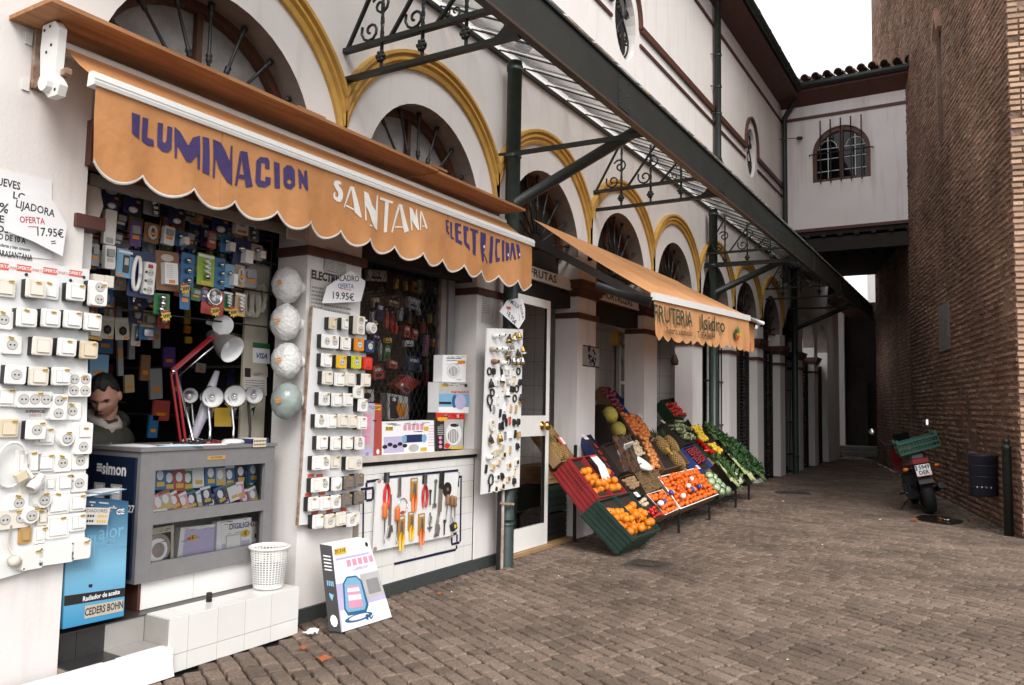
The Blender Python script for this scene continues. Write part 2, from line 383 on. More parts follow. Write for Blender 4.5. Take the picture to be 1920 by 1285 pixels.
# upper wall with two oval openings
OV = [(9.84, 6.85), (16.66, 6.98)]; AY, AZ = .37, .52
ys = [-4]+[q for o in OV for q in (o[0]-.8, o[0]+.8)]+[28.0]
for a, b in zip(ys, ys[1:]):
    if any(abs((a+b)/2-o[0]) < .1 for o in OV):
        o = [q for q in OV if abs((a+b)/2-q[0]) < .1][0]
        el = [(0, o[0]+AY*math.cos(2*math.pi*k/24), o[1]+AZ*math.sin(2*math.pi*k/24)) for k in range(24)]
        wl.poly([(0,a,ZT),(0,b,ZT),(0,b,9.3),(0,a,9.3)], [el[::-1]])
        wl.use('plaster')
        for k in range(24):
            p, q = el[k], el[(k+1) % 24]; wl.quad(q, p, (-.18,p[1],p[2]), (-.18,q[1],q[2]))
    else: rect(wl, a, b, ZT, 9.3)
wl.quad((0,28,0),(-6,28,0),(-6,28,9.3),(0,28,9.3))
part('wall', wl, mk)
# ochre archivolts
for i, yc in enumerate(BAYS[:8]):
    m = MB('ochre'); prof = [(RY-.012,.0),(RY-.012,.028),(RY+.018,.040),(RY+.030,.026),(RY+.045,.026),(RY+.058,.052),(RY+.078,.052),(RY+.088,.036),(RY+.10,.036),(RY+.112,.066),(RY+.14,.066),(RY+.146,.0)]
    for k in range(36):
        if i == 0 and k > 24: continue
        for s_ in range(len(prof)-1):
            q = []
            for kk, ss in ((k,s_),(k+1,s_),(k+1,s_+1),(k,s_+1)):
                a = math.pi*kk/36; r_, h = prof[ss]; q.append((h, min(max(yc+r_*math.cos(a), bounds[i] if i else -9), bounds[i+1]), ZS+r_*math.sin(a)))
            m.quad(*q[::-1])
    part('arch_moulding', m, mk)
# brown bands and capitals round the piers
for i in range(len(BAYS)-1):
    a, b = BAYS[i]+RA, BAYS[i+1]-RA
    m = MB('brown_paint'); m.box(-.29,.035,a-.03,b+.03,2.60,2.665); part('band', m, mk)
    m = MB('brown_paint')
    for z0, z1, e in ((2.86,2.90,.03),(2.90,2.95,.06),(2.95,3.02,.09),(3.02,3.05,.11)): m.box(-.29,e,a-e,b+e,z0,z1)
    if i >= 2 or i == 0: part('capital', m, mk)
m = MB('brown_paint'); m.box(-.2,.03,2.36,2.52,2.46,2.53); part('band', m, mk)
m = MB('brown_paint'); m.box(-.25,.05,2.40,2.62,2.80,2.99); m.box(-.25,.08,2.40,2.66,2.99,3.05); part('capital', m, mk)
# fanlights: grey or dark back panel, brown wooden frame, turned iron bars
def spindle(L):
    m = MB('iron'); m.lathe([(.0,0),(.011,0),(.011,L*.38),(.017,L*.40),(.022,L*.42),(.017,L*.44),(.022,L*.46),(.022,L*.47),(.012,L*.50),(.010,L*.86),(.016,L*.87),(.018,L*.9),(.014,L*.93),(.022,L*.95),(.024,L),(.0,L)], 8); return m
sp = proto_solo('grille_bar', spindle(.66))
for i, yc in enumerate(BAYS[:9]):
    m = MB('grey_render' if i < 2 else 'dark_wood')
    m.poly([(-.27,yc-RA,2.9),(-.27,yc+RA,2.9)]+[(-.27,yc+RA*math.cos(math.pi*k/20),ZS+RA*math.sin(math.pi*k/20)) for k in range(21)]); part('fanlight_panel', m, mk)
    m = MB('brown_wood')
    for k in range(20):
        a0, a1 = math.pi*k/20, math.pi*(k+1)/20
        for r0, r1, x0, x1 in ((RA-.065,RA+.005,-.265,-.20),):
            P = lambda r_, a, x: (x, yc+r_*math.cos(a), ZS+r_*math.sin(a))
            m.quad(P(r0,a0,x1),P(r1,a0,x1),P(r1,a1,x1),P(r0,a1,x1)); m.quad(P(r0,a0,x0),P(r0,a0,x1),P(r0,a1,x1),P(r0,a1,x0))
    m.box(-.265,-.22,yc-.022,yc+.022,3.0,ZS+RA-.06); m.box(-.265,-.19,yc-RA,yc+RA,2.92,3.04)
    part('fanlight_frame', m, mk)
    for k in range(9):
        a = math.pi*(k+.5)/9; M = Matrix.Translation((-.12, yc+.14*math.cos(a), ZS+.14*math.sin(a))) @ Matrix(((1,0,0,0),(0,math.sin(a),math.cos(a),0),(0,-math.cos(a),math.sin(a),0),(0,0,0,1)))
        inst(sp, M, parent=mk)
    m = MB('iron'); m.sphere((-.12,yc,ZS),.05,8,6); m.bar((-.12,yc-RA,ZS-.02),(-.12,yc+RA,ZS-.02),.03,.025); part('grille_hub', m, mk)
# string courses, hoods round the ovals
for z0, z1, e in ((6.93,7.03,.05),(6.72,6.76,.03),(8.58,8.63,.03)):
    ysg = [-4, 9.84-.50, 9.84+.50, 16.66-.50, 16.66+.50, 19.6] if z0 < 8 else [-4, 19.6]
    for a, b in zip(ysg[::2], ysg[1::2]):
        m = MB('brown_paint'); m.box(0,e,a,b,z0,z1); part('string_course', m, mk)
for yo, zo in OV:
    m = MB('brown_paint'); pts = [(yo-.5,6.98)]+[(yo-.5*math.cos(math.pi*k/16), zo+.12+.62*math.sin(math.pi*k/16)) for k in range(17)]+[(yo+.5,6.98)]
    for (a, b), (c, d) in zip(pts, pts[1:]): m.bar((.025,a,b),(.025,c,d),.05,.06,(1,0,0))
    part('oval_hood', m, mk)
    m = MB('dark'); m.poly([(-.17,yo+AY*math.cos(2*math.pi*k/24),zo+AZ*math.sin(2*math.pi*k/24)) for k in range(24)]); part('oval_window', m, mk)
    m = MB('iron')
    for s in (-1,1):
        m.tube([(-.05,yo+s*(.05+.16*math.sin(t*.5)),zo-.48+t*.08) for t in range(12)], .016, 6)
        m.tube([(-.05,yo+s*(.13+.09*(1-t/14)*math.cos(t*.7)),zo+.18+.09*(1-t/14)*math.sin(t*.7)) for t in range(14)], .014, 6)
        m.tube([(-.05,yo+s*(.12+.08*(1-t/14)*math.cos(t*.7)),zo-.18-.08*(1-t/14)*math.sin(t*.7)) for t in range(14)], .014, 6)
    m.prism([(0,0)]*0 or circ(0,0,.09,8,1.6), -.01, .01) if False else None
    m.tf(fac(yo,zo-.3,-.05)); m.prism(circ(0,0,.085,10,1.7),-.012,.012); m.tf(); part('oval_grille', m, mk)
# eaves
m = MB('brown_paint'); m.add([(0.002,-4,8.98),(.46,-4,9.10),(.46,20,9.10),(.002,20,8.98),(.002,-4,9.30),(.46,-4,9.26),(.46,20,9.26),(.002,20,9.30)], [(0,1,2,3)[::-1],(1,2,6,5),(0,1,5,4),(4,5,6,7)])
part('eaves_board', m, mk)
m = MB('green_iron'); m.tube([(.53,-4,9.20),(.53,19.2,9.20)], .075, 10); 
for k in range(26): m.tube([(.53,-3+k*.9,9.2),(.53,-2.95+k*.9,9.2)], .083, 10)
part('gutter', m, mk)
m = MB('roof_tile'); m.quad((.5,-4,9.27),(.5,24,9.27),(-3,24,10.6),(-3,-4,10.6)); part('roof', m, mk)
def pipe(path, r=.055, coll=()):
    m = MB('green_iron'); m.tube(path, r, 10)
    for y, z in coll: m.tube([(path[0][0],y,z-.02),(path[0][0],y,z+.02)], r*1.2, 10); m.bar((0,y-.12,z),(path[0][0],y-.02,z),.015,.015)
    return m
part('downpipe', pipe([(.1,13.9,9.1),(.1,13.9,6.1),(.12,13.92,6.0),(.12,14.3,5.92),(.12,14.36,5.8),(.12,14.36,5.1)],.06,((13.9,8.0),(13.9,6.9),(13.9,7.4))), mk)
part('downpipe', pipe([(.45,19.35,9.15),(.3,19.42,8.9),(.1,19.5,8.65),(.1,19.5,8.5),(.1,19.5,4.6)],.06,((19.5,8.1),)), mk)
# ------------------------------------------------------------------ passage: overhead wing, church wall, far end
by = 19.6
br = thing('overhead_wing', 'white upper storey bridging the alley, with tiled roof and arched window', 'building', (1.4, by, 5.6))
wx0, wx1, wz0, wz1 = .72, 2.0, 6.98, 8.30; wc = (wx0+wx1)/2; wr = (wx1-wx0)/2; wsz = wz1-wr
hole = [(wx0,by,wz0),(wx1,by,wz0)]+[(wc+wr*math.cos(math.pi*k/16),by,wsz+wr*math.sin(math.pi*k/16)) for k in range(17)]
m = MB('plaster_pink'); m.poly([(.01,by,5.86),(3.2,by,5.86),(3.2,by,9.05),(.01,by,9.05)], [hole[::-1]])
for p, q in zip(hole, hole[1:]+hole[:1]): m.quad(p, q, (q[0],by+.15,q[2]), (p[0],by+.15,p[2]))
m.quad((.01,by,9.05),(3.2,by,9.05),(3.2,by+6,9.05),(.01,by+6,9.05)); m.quad((.01,26,5.86),(.01,26,9.05),(3.2,26,9.05),(3.2,26,5.86)); part('wall', m, br)
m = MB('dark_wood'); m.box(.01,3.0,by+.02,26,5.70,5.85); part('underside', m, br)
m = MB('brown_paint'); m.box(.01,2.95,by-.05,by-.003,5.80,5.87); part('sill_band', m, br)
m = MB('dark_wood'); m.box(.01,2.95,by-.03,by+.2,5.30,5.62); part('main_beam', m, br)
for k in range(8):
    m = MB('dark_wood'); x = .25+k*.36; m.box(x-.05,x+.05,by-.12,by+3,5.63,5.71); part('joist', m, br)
m = MB('brown_paint'); m.box(.01,2.9,by-.03,by-.002,8.56,8.63); part('string_course', m, br)
m = MB('brown_paint'); m.add([(.01,by,8.90),(2.95,by,8.90),(2.95,by-.42,9.12),(.01,by-.42,9.12),(.01,by-.42,9.3),(2.95,by-.42,9.3)], [(0,1,2,3)[::-1],(3,2,5,4)[::-1]]); part('eaves_board', m, br)
m = MB('green_iron'); m.tube([(.3,by-.48,9.24),(2.95,by-.48,9.24)],.075,10); part('gutter', m, br)
m = MB('roof_tile'); m.quad((0,by-.42,9.33),(3.1,by-.42,9.33),(3.1,by+5,10.6),(0,by+5,10.6)); part('roof', m, br)
def rtile():
    m = MB('roof_tile'); m.sm = True
    for o_, i_ in ((.10,.082),):
        for k in range(8):
            a0, a1 = math.pi*k/8, math.pi*(k+1)/8
            P = lambda r_, a, y: (r_*math.cos(a), y, r_*math.sin(a)*1.15)
            m.quad(P(o_,a0,0),P(o_,a1,0),P(o_*.85,a1,.5),P(o_*.85,a0,.5)); m.sm = False
            m.quad(P(i_,a0,0),P(i_,a1,0),P(o_,a1,0),P(o_,a0,0)); m.sm = True; m.quad(P(i_,a1,0),P(i_,a0,0),P(i_*.85,a0,.5),P(i_*.85,a1,.5))
    return m
rt = proto_solo('roof_tile', rtile())
for k in range(11):
    for j in range(3):
        inst(rt, Matrix.Translation((.42+k*.245+random.uniform(-.01,.01), by-.56+j*.42, 9.36+j*.105)) @ Matrix.Rotation(.24,4,'X'), parent=br)
wt = thing('w', None, None) if False else None
m = MB('brown_wood')
fo = hole; cin = .93
def ringxz(mb, outer, inner, y):
    n = len(outer)
    for k in range(n): a, b, c, d = outer[k], outer[(k+1) % n], inner[(k+1) % n], inner[k]; mb.quad((a[0],y,a[2]),(b[0],y,b[2]),(c[0],y,c[2]),(d[0],y,d[2]))
inn = [(wc+(p[0]-wc)*.86, by, (wz0+.55)+(p[2]-(wz0+.55))*.86) for p in hole]
ringxz(m, hole, inn, by+.05)
for p, q in zip(inn, inn[1:]+inn[:1]): m.quad((p[0],by+.05,p[2]),(q[0],by+.05,q[2]),(q[0],by+.12,q[2]),(p[0],by+.12,p[2]))
m.box(wc-.04,wc+.04,by+.04,by+.1,wz0,wz1-.03)
win = part('window', m, br)
m = MB('glass_dark'); m.poly([(p[0],by+.11,p[2]) for p in inn]); part('pane', m, win)
m = MB('dark'); m.poly([(p[0],by+.6,p[2]) for p in hole]); part('window_backing', m, win)  # plain dark sheet set behind the pane, closing the opening
m = MB('white')
for x in (wc-.30, wc+.30):
    m.box(x-.008,x+.008,by+.085,by+.1,wz0+.1,wsz+.42)
    for z in (7.25,7.55,7.8): m.box(x-.24,x+.24,by+.085,by+.1,z-.007,z+.007)
    m.tube([(x+.2*math.cos(math.pi*t/8),by+.09,7.8+.2*math.sin(math.pi*t/8)) for t in range(9)],.008,5)
part('glazing_bar', m, win)
for k in range(5):
    m = MB('iron'); x = wc-.44+k*.225; m.tube([(x,by-.1,wz0-.07),(x,by-.1,wz1+.12)],.014,6); m.sphere((x,by-.1,wz1+.13),.02,6,5); part('bar', m, win)
m = MB('iron'); m.tube([(wx0-.06,by,7.64),(wx0-.06,by-.1,7.64),(wx1+.06,by-.1,7.64),(wx1+.06,by,7.64)],.014,6); part('cross_bar', m, win)
# church wall on the right
ch = thing('brick_church', 'weathered old brick church wall on the right of the alley, with slit window', 'building', tuple(WK))
def wp(s, z, d=0): q = WK+WD*s+WN*d; return (q.x,q.y,z)
HT = 22  # unseen upper wall carried up tall to keep the alley dark
m = MB('brick_mortar')
ns, nz_ = (4.05, 4.45, 6.45, 8.75)[:2], (6.45, 8.75)
for s0, s1, z0, z1 in ((0,ns[0],0,HT),(ns[1],8.0,0,HT),(ns[0],ns[1],0,nz_[0]),(ns[0],ns[1],nz_[1],HT)):
    m.quad(wp(s0,z0),wp(s1,z0),wp(s1,z1),wp(s0,z1))
for a, b in (((ns[0],nz_[0]),(ns[0],nz_[1])),((ns[0],nz_[1]),(ns[1],nz_[1])),((ns[1],nz_[1]),(ns[1],nz_[0])),((ns[1],nz_[0]),(ns[0],nz_[0]))):
    m.quad(wp(*a),wp(*b),wp(*b,-.3),wp(*a,-.3))
m.quad(wp(8,0),wp(8,0,-.12),wp(8,HT,-.12),wp(8,HT))
m.quad(wp(8,0,-.12),wp(15.1,0,-.12),wp(14.4,HT,-.12),wp(8,HT,-.12)); m.quad(wp(15.1,0,-.12),wp(15.1,0,-5),wp(14.4,HT,-5),wp(14.4,HT,-.12))
# near end face
e_ = Vector((.9748,.2233,0))
def ep(s, z, d=0): q = WK+e_*s-WD*d; return (q.x,q.y,z)
m.quad(ep(6,0),ep(0,0),ep(0,HT),ep(6,HT)); m.quad(wp(0,HT),wp(15,HT),wp(15,HT,-6),wp(0,HT,-6))
part('wall', m, ch)
m = MB('dark'); m.quad(wp(ns[0],nz_[0],-.29),wp(ns[1],nz_[0],-.29),wp(ns[1],nz_[1],-.29),wp(ns[0],nz_[1],-.29)); part('slit_window', m, ch)
m = MB('brick')
m.bar(wp(ns[0]-.06,8.5,.02),wp((ns[0]+ns[1])/2,8.95,.02),.1,.12,tuple(WN)); m.bar(wp(ns[1]+.06,8.5,.02),wp((ns[0]+ns[1])/2,8.95,.02),.1,.12,tuple(WN)); part('pointed_hood', m, ch)
bk = MB('brick'); rb = random.Random(11)
z = .02; row = 0
while z < 13.5:
    s = -rb.uniform(0,.2); h0 = .060
    while s < 15:
        l = rb.uniform(.13,.29); a, b = max(s,0), s+l-.008; s += l
        if a < 8 < b: continue
        off = -.12 if a >= 8 else 0
        if a > 8 and b > 15-.7*z/22: continue
        if b < a+.02 or (b > ns[0]-.02 and a < ns[1]+.02 and nz_[0] < z < nz_[1]): continue
        er = noise.noise(Vector((a*.55,z*.45,2)))+.5*noise.noise(Vector((a*1.7,z*1.3,7)))
        if rb.random() < .04+max(0,er-.1)*.7: continue
        d = .007+rb.uniform(0,.010)+off; t = rb.uniform(-.004,.004)+.008*noise.noise(Vector((a*.8,z,1))); h = h0*rb.uniform(.85,1.1)
        P = [wp(a,z+t,off-.01),wp(b,z+t,off-.01),wp(b,z+h+t,off-.01),wp(a,z+h+t,off-.01)]+[wp(u+rb.uniform(-.005,.005),v+rb.uniform(-.005,.005),max(off+.004,d+rb.uniform(-.005,.004))) for u, v in ((a+.012,z+t+.012),(b-.012,z+t+.012),(b-.012,z+h+t-.012),(a+.012,z+h+t-.012))]
        bk.add(P, [(4,5,6,7),(0,1,5,4),(1,2,6,5),(2,3,7,6),(3,0,4,7)])
    z += .088; row += 1
part('brickwork', bk, ch, kind='stuff')
bk = MB('brick_lit'); z = .02; row = 0
while z < 9:
    s = -.13*(row % 2)
    while s < 2.2:
        l = rb.choice((.26,.26,.13)); a, b = max(s,-.01), s+l-.014; d = .012+rb.uniform(0,.02); h = .056
        if b > a+.02 and rb.random() > .06:
            P = [ep(b,z,-.01),ep(a,z,-.01),ep(a,z+h,-.01),ep(b,z+h,-.01),ep(b-.004,z+.006,d),ep(a+.004,z+.006,d),ep(a+.004,z+h-.006,d),ep(b-.004,z+h-.006,d)]
            bk.add(P, [(4,5,6,7),(0,1,5,4),(1,2,6,5),(2,3,7,6),(3,0,4,7)])
        s += l
    z += .078; row += 1
part('end_brickwork', bk, ch, kind='stuff')
m = MB('stone_grey'); s0 = (Vector((3.41,17.6,0))-WK).dot(WD); 
q0 = atp(1762,575,WK,WN); q1 = atp(1783,655,WK,WN); sa_, sb_ = sorted(((q0-WK).dot(WD),(q1-WK).dot(WD)))
P = [wp(sa_,q1.z,.03),wp(sb_,q1.z,.03),wp(sb_,q0.z,.03),wp(sa_,q0.z,.03)]; B = [wp(sa_,q1.z,0),wp(sb_,q1.z,0),wp(sb_,q0.z,0),wp(sa_,q0.z,0)]
m.add(P+B, [(0,1,2,3),(4,5,1,0),(5,6,2,1),(6,7,3,2),(7,4,0,3)]); solo('wall_plaque', m, 'plain grey upright panel fixed to the dark brick wall', 'plaque')
# far end of the alley
nh = MB('brick_mortar'); nh.box(1.35,6,27.3,33,0,5.6); solo('side_light_block', nh, 'plain low brown block added beyond the brick church to cut light at the alley end', 'building')  # added block, keeps stray light out of the alley end
q_ = at(1600,562,0,.8); ev = MB('brown_wood'); ev.box(.0,.8,26.05,31.0,q_.z,q_.z+.16); ev.use('roof_tile'); ev.add([(.85,26.05,q_.z+.17),(.85,31,q_.z+.17),(-2,31,q_.z+1.4),(-2,26.05,q_.z+1.4)],[(0,1,2,3)]); solo('far_eaves', ev, 'dark brown eaves of the low roof beyond the overhead wing', 'roof')
fe = thing('end_house', 'dark far house with lit white wall strip and doorway closing the alley', 'building', (0, 31, 0))
m = MB('plaster_pink'); m.box(-.95,-.25,30.9,31.2,0,6.6); m.box(-6,-2.0,31,31.3,0,7); part('wall', m, fe)
m = MB('dark_wood'); m.box(-2.0,-.95,31.1,31.4,0,7); m.box(-.25,4,31.1,31.4,0,5.5); part('door_wall', m, fe)
m = MB('plaster'); m.box(.2,4,34,34.3,3,9); part('rear_wall', m, fe)
m = MB('stone_grey'); m.box(-.9,1.6,29.6,30.2,0,.16); m.box(-.9,1.6,30.2,31,.16,.32); m.box(-.9,1.6,29.9,31,-.02,.16); part('steps', m, fe)
m = MB('dark_wood'); m.box(-.2,.5,31.0,31.09,.32,2.6); part('door', m, fe)
m = MB('iron')
for k in range(11): m.tube([(-1.6+k*.14,29.0,0),(-1.6+k*.14,29.0,3.0)],.012,5)
for z in (.3,1.5,2.9): m.bar((-1.65,29,z),(-.15,29,z),.03,.04)
solo('alley_gate', m, 'tall open iron bar gate at the far end of the alley', 'gate')
# ------------------------------------------------------------------ iron and glass canopy
pm('paper_old_', (.55,.52,.49), .7, col2=(.32,.18,.10), scale=12)
cp = thing('glass_canopy', 'iron and glass canopy sloping out from the market wall above the shops', 'canopy', (0, 2, 4))
BX, BZ0, BZ1, CY0, CY1 = 1.56, 4.00, 4.33, 1.5, 23.0
m = MB('green_iron'); m.box(BX,BX+.05,CY0,CY1,BZ0,BZ1); m.box(BX-.05,BX+.07,CY0,CY1,BZ1,BZ1+.02); m.box(BX-.004,BX+.055,CY0,CY1,BZ0-.008,BZ0); m.use('brown_paint'); m.box(BX+.0505,BX+.053,CY0,CY1,BZ0,BZ0+.014); part('front_beam', m, cp)
for k in range(7): m = MB('green_iron'); yy = 3.1+k*2.9; m.box(BX+.05,BX+.056,yy-.12,yy+.12,BZ0+.03,BZ1-.03); [m.sphere((BX+.057,yy+a_,BZ0+b_),.010,6,4) for a_ in (-.09,.09) for b_ in (.07,.18,.29)]; part('splice_plate', m, cp)
m = MB('green_iron'); m.box(.005,.045,CY0,CY1,5.07,5.105); part('wall_rail', m, cp)
ra = MB('green_iron'); ra.bar((.05,0,5.105),(BX+.02,0,4.40),.012,.014)
rap = proto_solo('rafter', ra)
pa = MB('glass_dirty'); pa.add([(.06,.012,5.125),(BX+.03,.012,4.415),(BX+.03,.488,4.415),(.06,.488,5.125)], [(0,1,2,3)])
pap = proto_solo('pane', pa)
y = CY0
while y < CY1-.5:
    inst(rap, Matrix.Translation((0,y,0)), parent=cp); inst(pap, Matrix.Translation((0,y,0)), parent=cp); y += .5
def scroll(mb, M, s=1):
    mb.tf(M)
    pts = []
    for t in range(14): a = t*.62; r_ = .075*(1-t/16); pts.append((.085-r_*math.cos(a)*1.0-.01, .08+r_*math.sin(a), 0))
    mb.tube([(p[0],p[1],0) for p in pts], .009, 5)
    mb.tube([(p[0],-p[1],0) for p in pts], .009, 5); mb.tf()
def truss(yt):
    m = MB('green_iron'); rf = lambda x: 5.06-(x/BX)*.70
    m.bar((0,yt,4.0),(BX,yt,4.0),.05,.035); c = part('truss', m, cp)
    m = MB('green_iron'); m.bar((0,yt,4.23),(BX-.15,yt,4.23),.05,.035); part('chord', m, c)
    for x in (.37,.75,1.13):
        m = MB('green_iron'); top = rf(x)
        n = 18; vs = []
        for k in range(n+1):
            z = 4.23+(top-4.23)*k/n; a = k*.55
            for j in range(4): t = a+j*math.pi/2; vs.append((x+.016*math.cos(t), yt+.016*math.sin(t), z))
        m.add(vs, [(k*4+j,k*4+(j+1) % 4,(k+1)*4+(j+1) % 4,(k+1)*4+j) for k in range(n) for j in range(4)])
        m.tube([(x,yt,4.0),(x,yt,4.23)],.014,6)
        for j in range(6): a = j*math.pi/3; m.sphere((x+.03*math.cos(a),yt-.012,4.11+.03*math.sin(a)),.018,6,5)
        m.sphere((x,yt,4.11),.032,8,6); part('twisted_bar', m, c)
    for x in (.0,.42,.84):
        xe = min(x+.34, BX); m = MB('green_iron')
        if x < .8: m.bar((x+.02,yt,4.23),(x+.38,yt,min(rf(x+.38),4.85)),.03,.018)
        else: m.bar((x+.02,yt,4.23),(x+.32,yt,rf(x+.32)),.03,.018)
        part('diagonal', m, c)
        k = 1 if x < .8 else .62
        m = MB('green_iron'); M = Matrix.Translation((x+.10+.12*k,yt,4.23+.24*k)) @ Matrix(((1,0,0,0),(0,0,-1,0),(0,1,0,0),(0,0,0,1))) @ Matrix.Rotation(-.5,4,'Z') @ Matrix.Scale(k*1.25,4); scroll(m, M); part('scroll', m, c)
    m = MB('green_iron'); g = [(BX,4.02),(BX,4.36)]+[(BX-.02-.30*(1-math.cos(math.pi/2*k/6))*.55-.02, 4.35-.11*k/6-.0) for k in range(1,1)]
    pts = [(BX,4.0),(BX,4.34),(BX-.12,4.34)]+[(BX-.30+.21*math.cos(a), 4.17+.165*math.sin(a)) for a in [math.pi/2*.9-k*math.pi*.9/10 for k in range(11)]]+[(BX-.12,4.0)]
    m.tf(Matrix(((1,0,0,0),(0,0,1,yt),(0,1,0,0),(0,0,0,1)))); m.prism(pts,-.012,.012); m.tf(); part('gusset', m, c)
for yt in (4.36, 8.87, 13.38, 17.9): truss(yt)
for k, yy in enumerate((6.66, 13.46, 20.26)):
    c = thing('canopy_column', ['green iron column with sloping strut beside the narrow white lampholder board','green iron column with sloping strut just beyond the fruit awning','far green iron column with sloping strut in the dark alley'][k], 'column', (.14, yy, 0), 'canopy columns')
    m = MB('green_pipe'); m.tube([(.14,yy,0),(.14,yy,5.02)],.075,14)
    for z in (.42,2.9,4.05,4.95): m.tube([(.14,yy,z-.025),(.14,yy,z+.025)],.084,14)
    part('shaft', m, c)
    m = MB('green_iron'); m.tube([(.16,yy,3.55),(BX-.02,yy,4.12)],.055,10); part('strut', m, c)
    m = MB('green_iron'); m.bar((.0,yy-.06,4.05),(BX,yy-.06,4.02),.012,.05); part('tie', m, c)
    if k == 0:
        m = MB('paper_old_'); m.box(.17,.195,yy-.165,yy-.135,0,.78); m.use('iron'); m.box(.16,.185,yy-.21,yy-.17,0,.78); m.use('rusty'); m.bar((.18,yy-.2,.62),(.24,yy-.04,.60),.02,.02); part('wall_stay', m, c)
# ------------------------------------------------------------------ shop interiors
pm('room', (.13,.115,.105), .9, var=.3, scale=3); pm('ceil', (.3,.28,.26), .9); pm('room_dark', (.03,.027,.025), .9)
m = MB('room')
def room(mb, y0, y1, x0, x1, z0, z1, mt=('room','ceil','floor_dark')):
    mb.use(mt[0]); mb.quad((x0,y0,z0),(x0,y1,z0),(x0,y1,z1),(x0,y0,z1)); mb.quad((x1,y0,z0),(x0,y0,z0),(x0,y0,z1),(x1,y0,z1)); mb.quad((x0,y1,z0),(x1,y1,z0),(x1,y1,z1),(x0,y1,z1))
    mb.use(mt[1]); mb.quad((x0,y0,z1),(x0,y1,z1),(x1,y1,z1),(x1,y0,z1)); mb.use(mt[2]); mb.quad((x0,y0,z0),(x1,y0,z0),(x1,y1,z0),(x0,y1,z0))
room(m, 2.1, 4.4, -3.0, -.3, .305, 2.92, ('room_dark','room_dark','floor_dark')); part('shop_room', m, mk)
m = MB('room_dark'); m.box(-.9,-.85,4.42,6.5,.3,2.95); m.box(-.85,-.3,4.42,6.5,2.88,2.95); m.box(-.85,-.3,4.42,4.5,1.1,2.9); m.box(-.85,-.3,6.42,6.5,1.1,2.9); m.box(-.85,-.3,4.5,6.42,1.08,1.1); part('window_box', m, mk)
pm('tile_wall', (.62,.60,.57), .3, var=.1)
def gridmat(name, c, mortar, sx, sy):
    mm = pm(name, c, .25, var=.06, scale=3, pos=True); t = mm.node_tree; N = t.nodes; L = t.links; b = N['Principled BSDF']; old = b.inputs['Base Color'].links[0].from_socket
    g = N.new('ShaderNodeNewGeometry'); sp_ = N.new('ShaderNodeSeparateXYZ'); L.new(g.outputs['Position'], sp_.inputs[0]); ad = N.new('ShaderNodeMath'); L.new(sp_.outputs[0], ad.inputs[0]); L.new(sp_.outputs[1], ad.inputs[1])
    cb = N.new('ShaderNodeCombineXYZ'); L.new(ad.outputs[0], cb.inputs[0]); L.new(sp_.outputs[2], cb.inputs[1])
    bt = N.new('ShaderNodeTexBrick'); bt.offset = 0; bt.inputs['Scale'].default_value = 1; bt.inputs['Brick Width'].default_value = sx; bt.inputs['Row Height'].default_value = sy; bt.inputs['Mortar Size'].default_value = .004
    bt.inputs['Color1'].default_value = (1,1,1,1); bt.inputs['Color2'].default_value = (1,1,1,1); bt.inputs['Mortar'].default_value = (0,0,0,1); L.new(cb.outputs[0], bt.inputs[0])
    mx = N.new('ShaderNodeMixRGB'); L.new(bt.outputs[0], mx.inputs[0]); mx.inputs[1].default_value = (*mortar, 1); L.new(old, mx.inputs[2]); L.new(mx.outputs[0], b.inputs['Base Color'])
gridmat('tile_grid', (.60,.57,.55), (.32,.28,.26), .2, .3)
m = MB('tile_grid'); room(m, 6.6, 8.75, -2.6, -.3, .02, 2.92, ('tile_grid','ceil','tile_grey')); part('fruit_room', m, mk)
m = MB('tile_grid'); room(m, 8.76, 13.1, -.75, -.3, .02, 2.92, ('tile_grid','ceil','tile_grey')); part('tiled_recess', m, mk)
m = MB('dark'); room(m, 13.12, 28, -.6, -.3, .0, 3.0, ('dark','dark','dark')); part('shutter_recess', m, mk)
m = MB('dark'); m.box(-.295,-.1,7.63-RA,7.63+RA,2.72,2.90); part('lintel', m, mk)
m = MB('dark'); m.box(-.295,-.1,9.78-RA,9.78+RA,2.68,2.90); part('lintel', m, mk)
m = MB('brown_wood'); m.box(-.29,-.06,3.24-RA,3.24+RA,2.80,2.92); part('lintel', m, mk)
m = MB('dark_wood'); m.box(-.29,-.06,5.45-RA,5.45+RA,2.72,2.92); part('roller_box', m, mk)
for yc, tx in ((7.63,'FRUTAS'),(9.78,'HORTALIZAS')):
    s = thing('tile_sign', 'narrow white tile sign lettered %s above the %s shop opening' % (tx, 'first fruit' if tx == 'FRUTAS' else 'second fruit'), 'sign', (-.08,yc,2.93))
    for k in range(11):
        t = MB('tile_white'); a = yc-RA+k*.149; t.box(-.095,-.055,a+.002,a+.147,2.925,3.065); part('tile', t, s)
    t = MB('black_paint'); text_mb(t, tx, .125, fac(yc+(.05 if tx=='FRUTAS' else 0),2.995,-.052), 'black_paint', bold=.002, sx=1.45 if tx == 'FRUTAS' else 1.35); part('lettering', t, s)
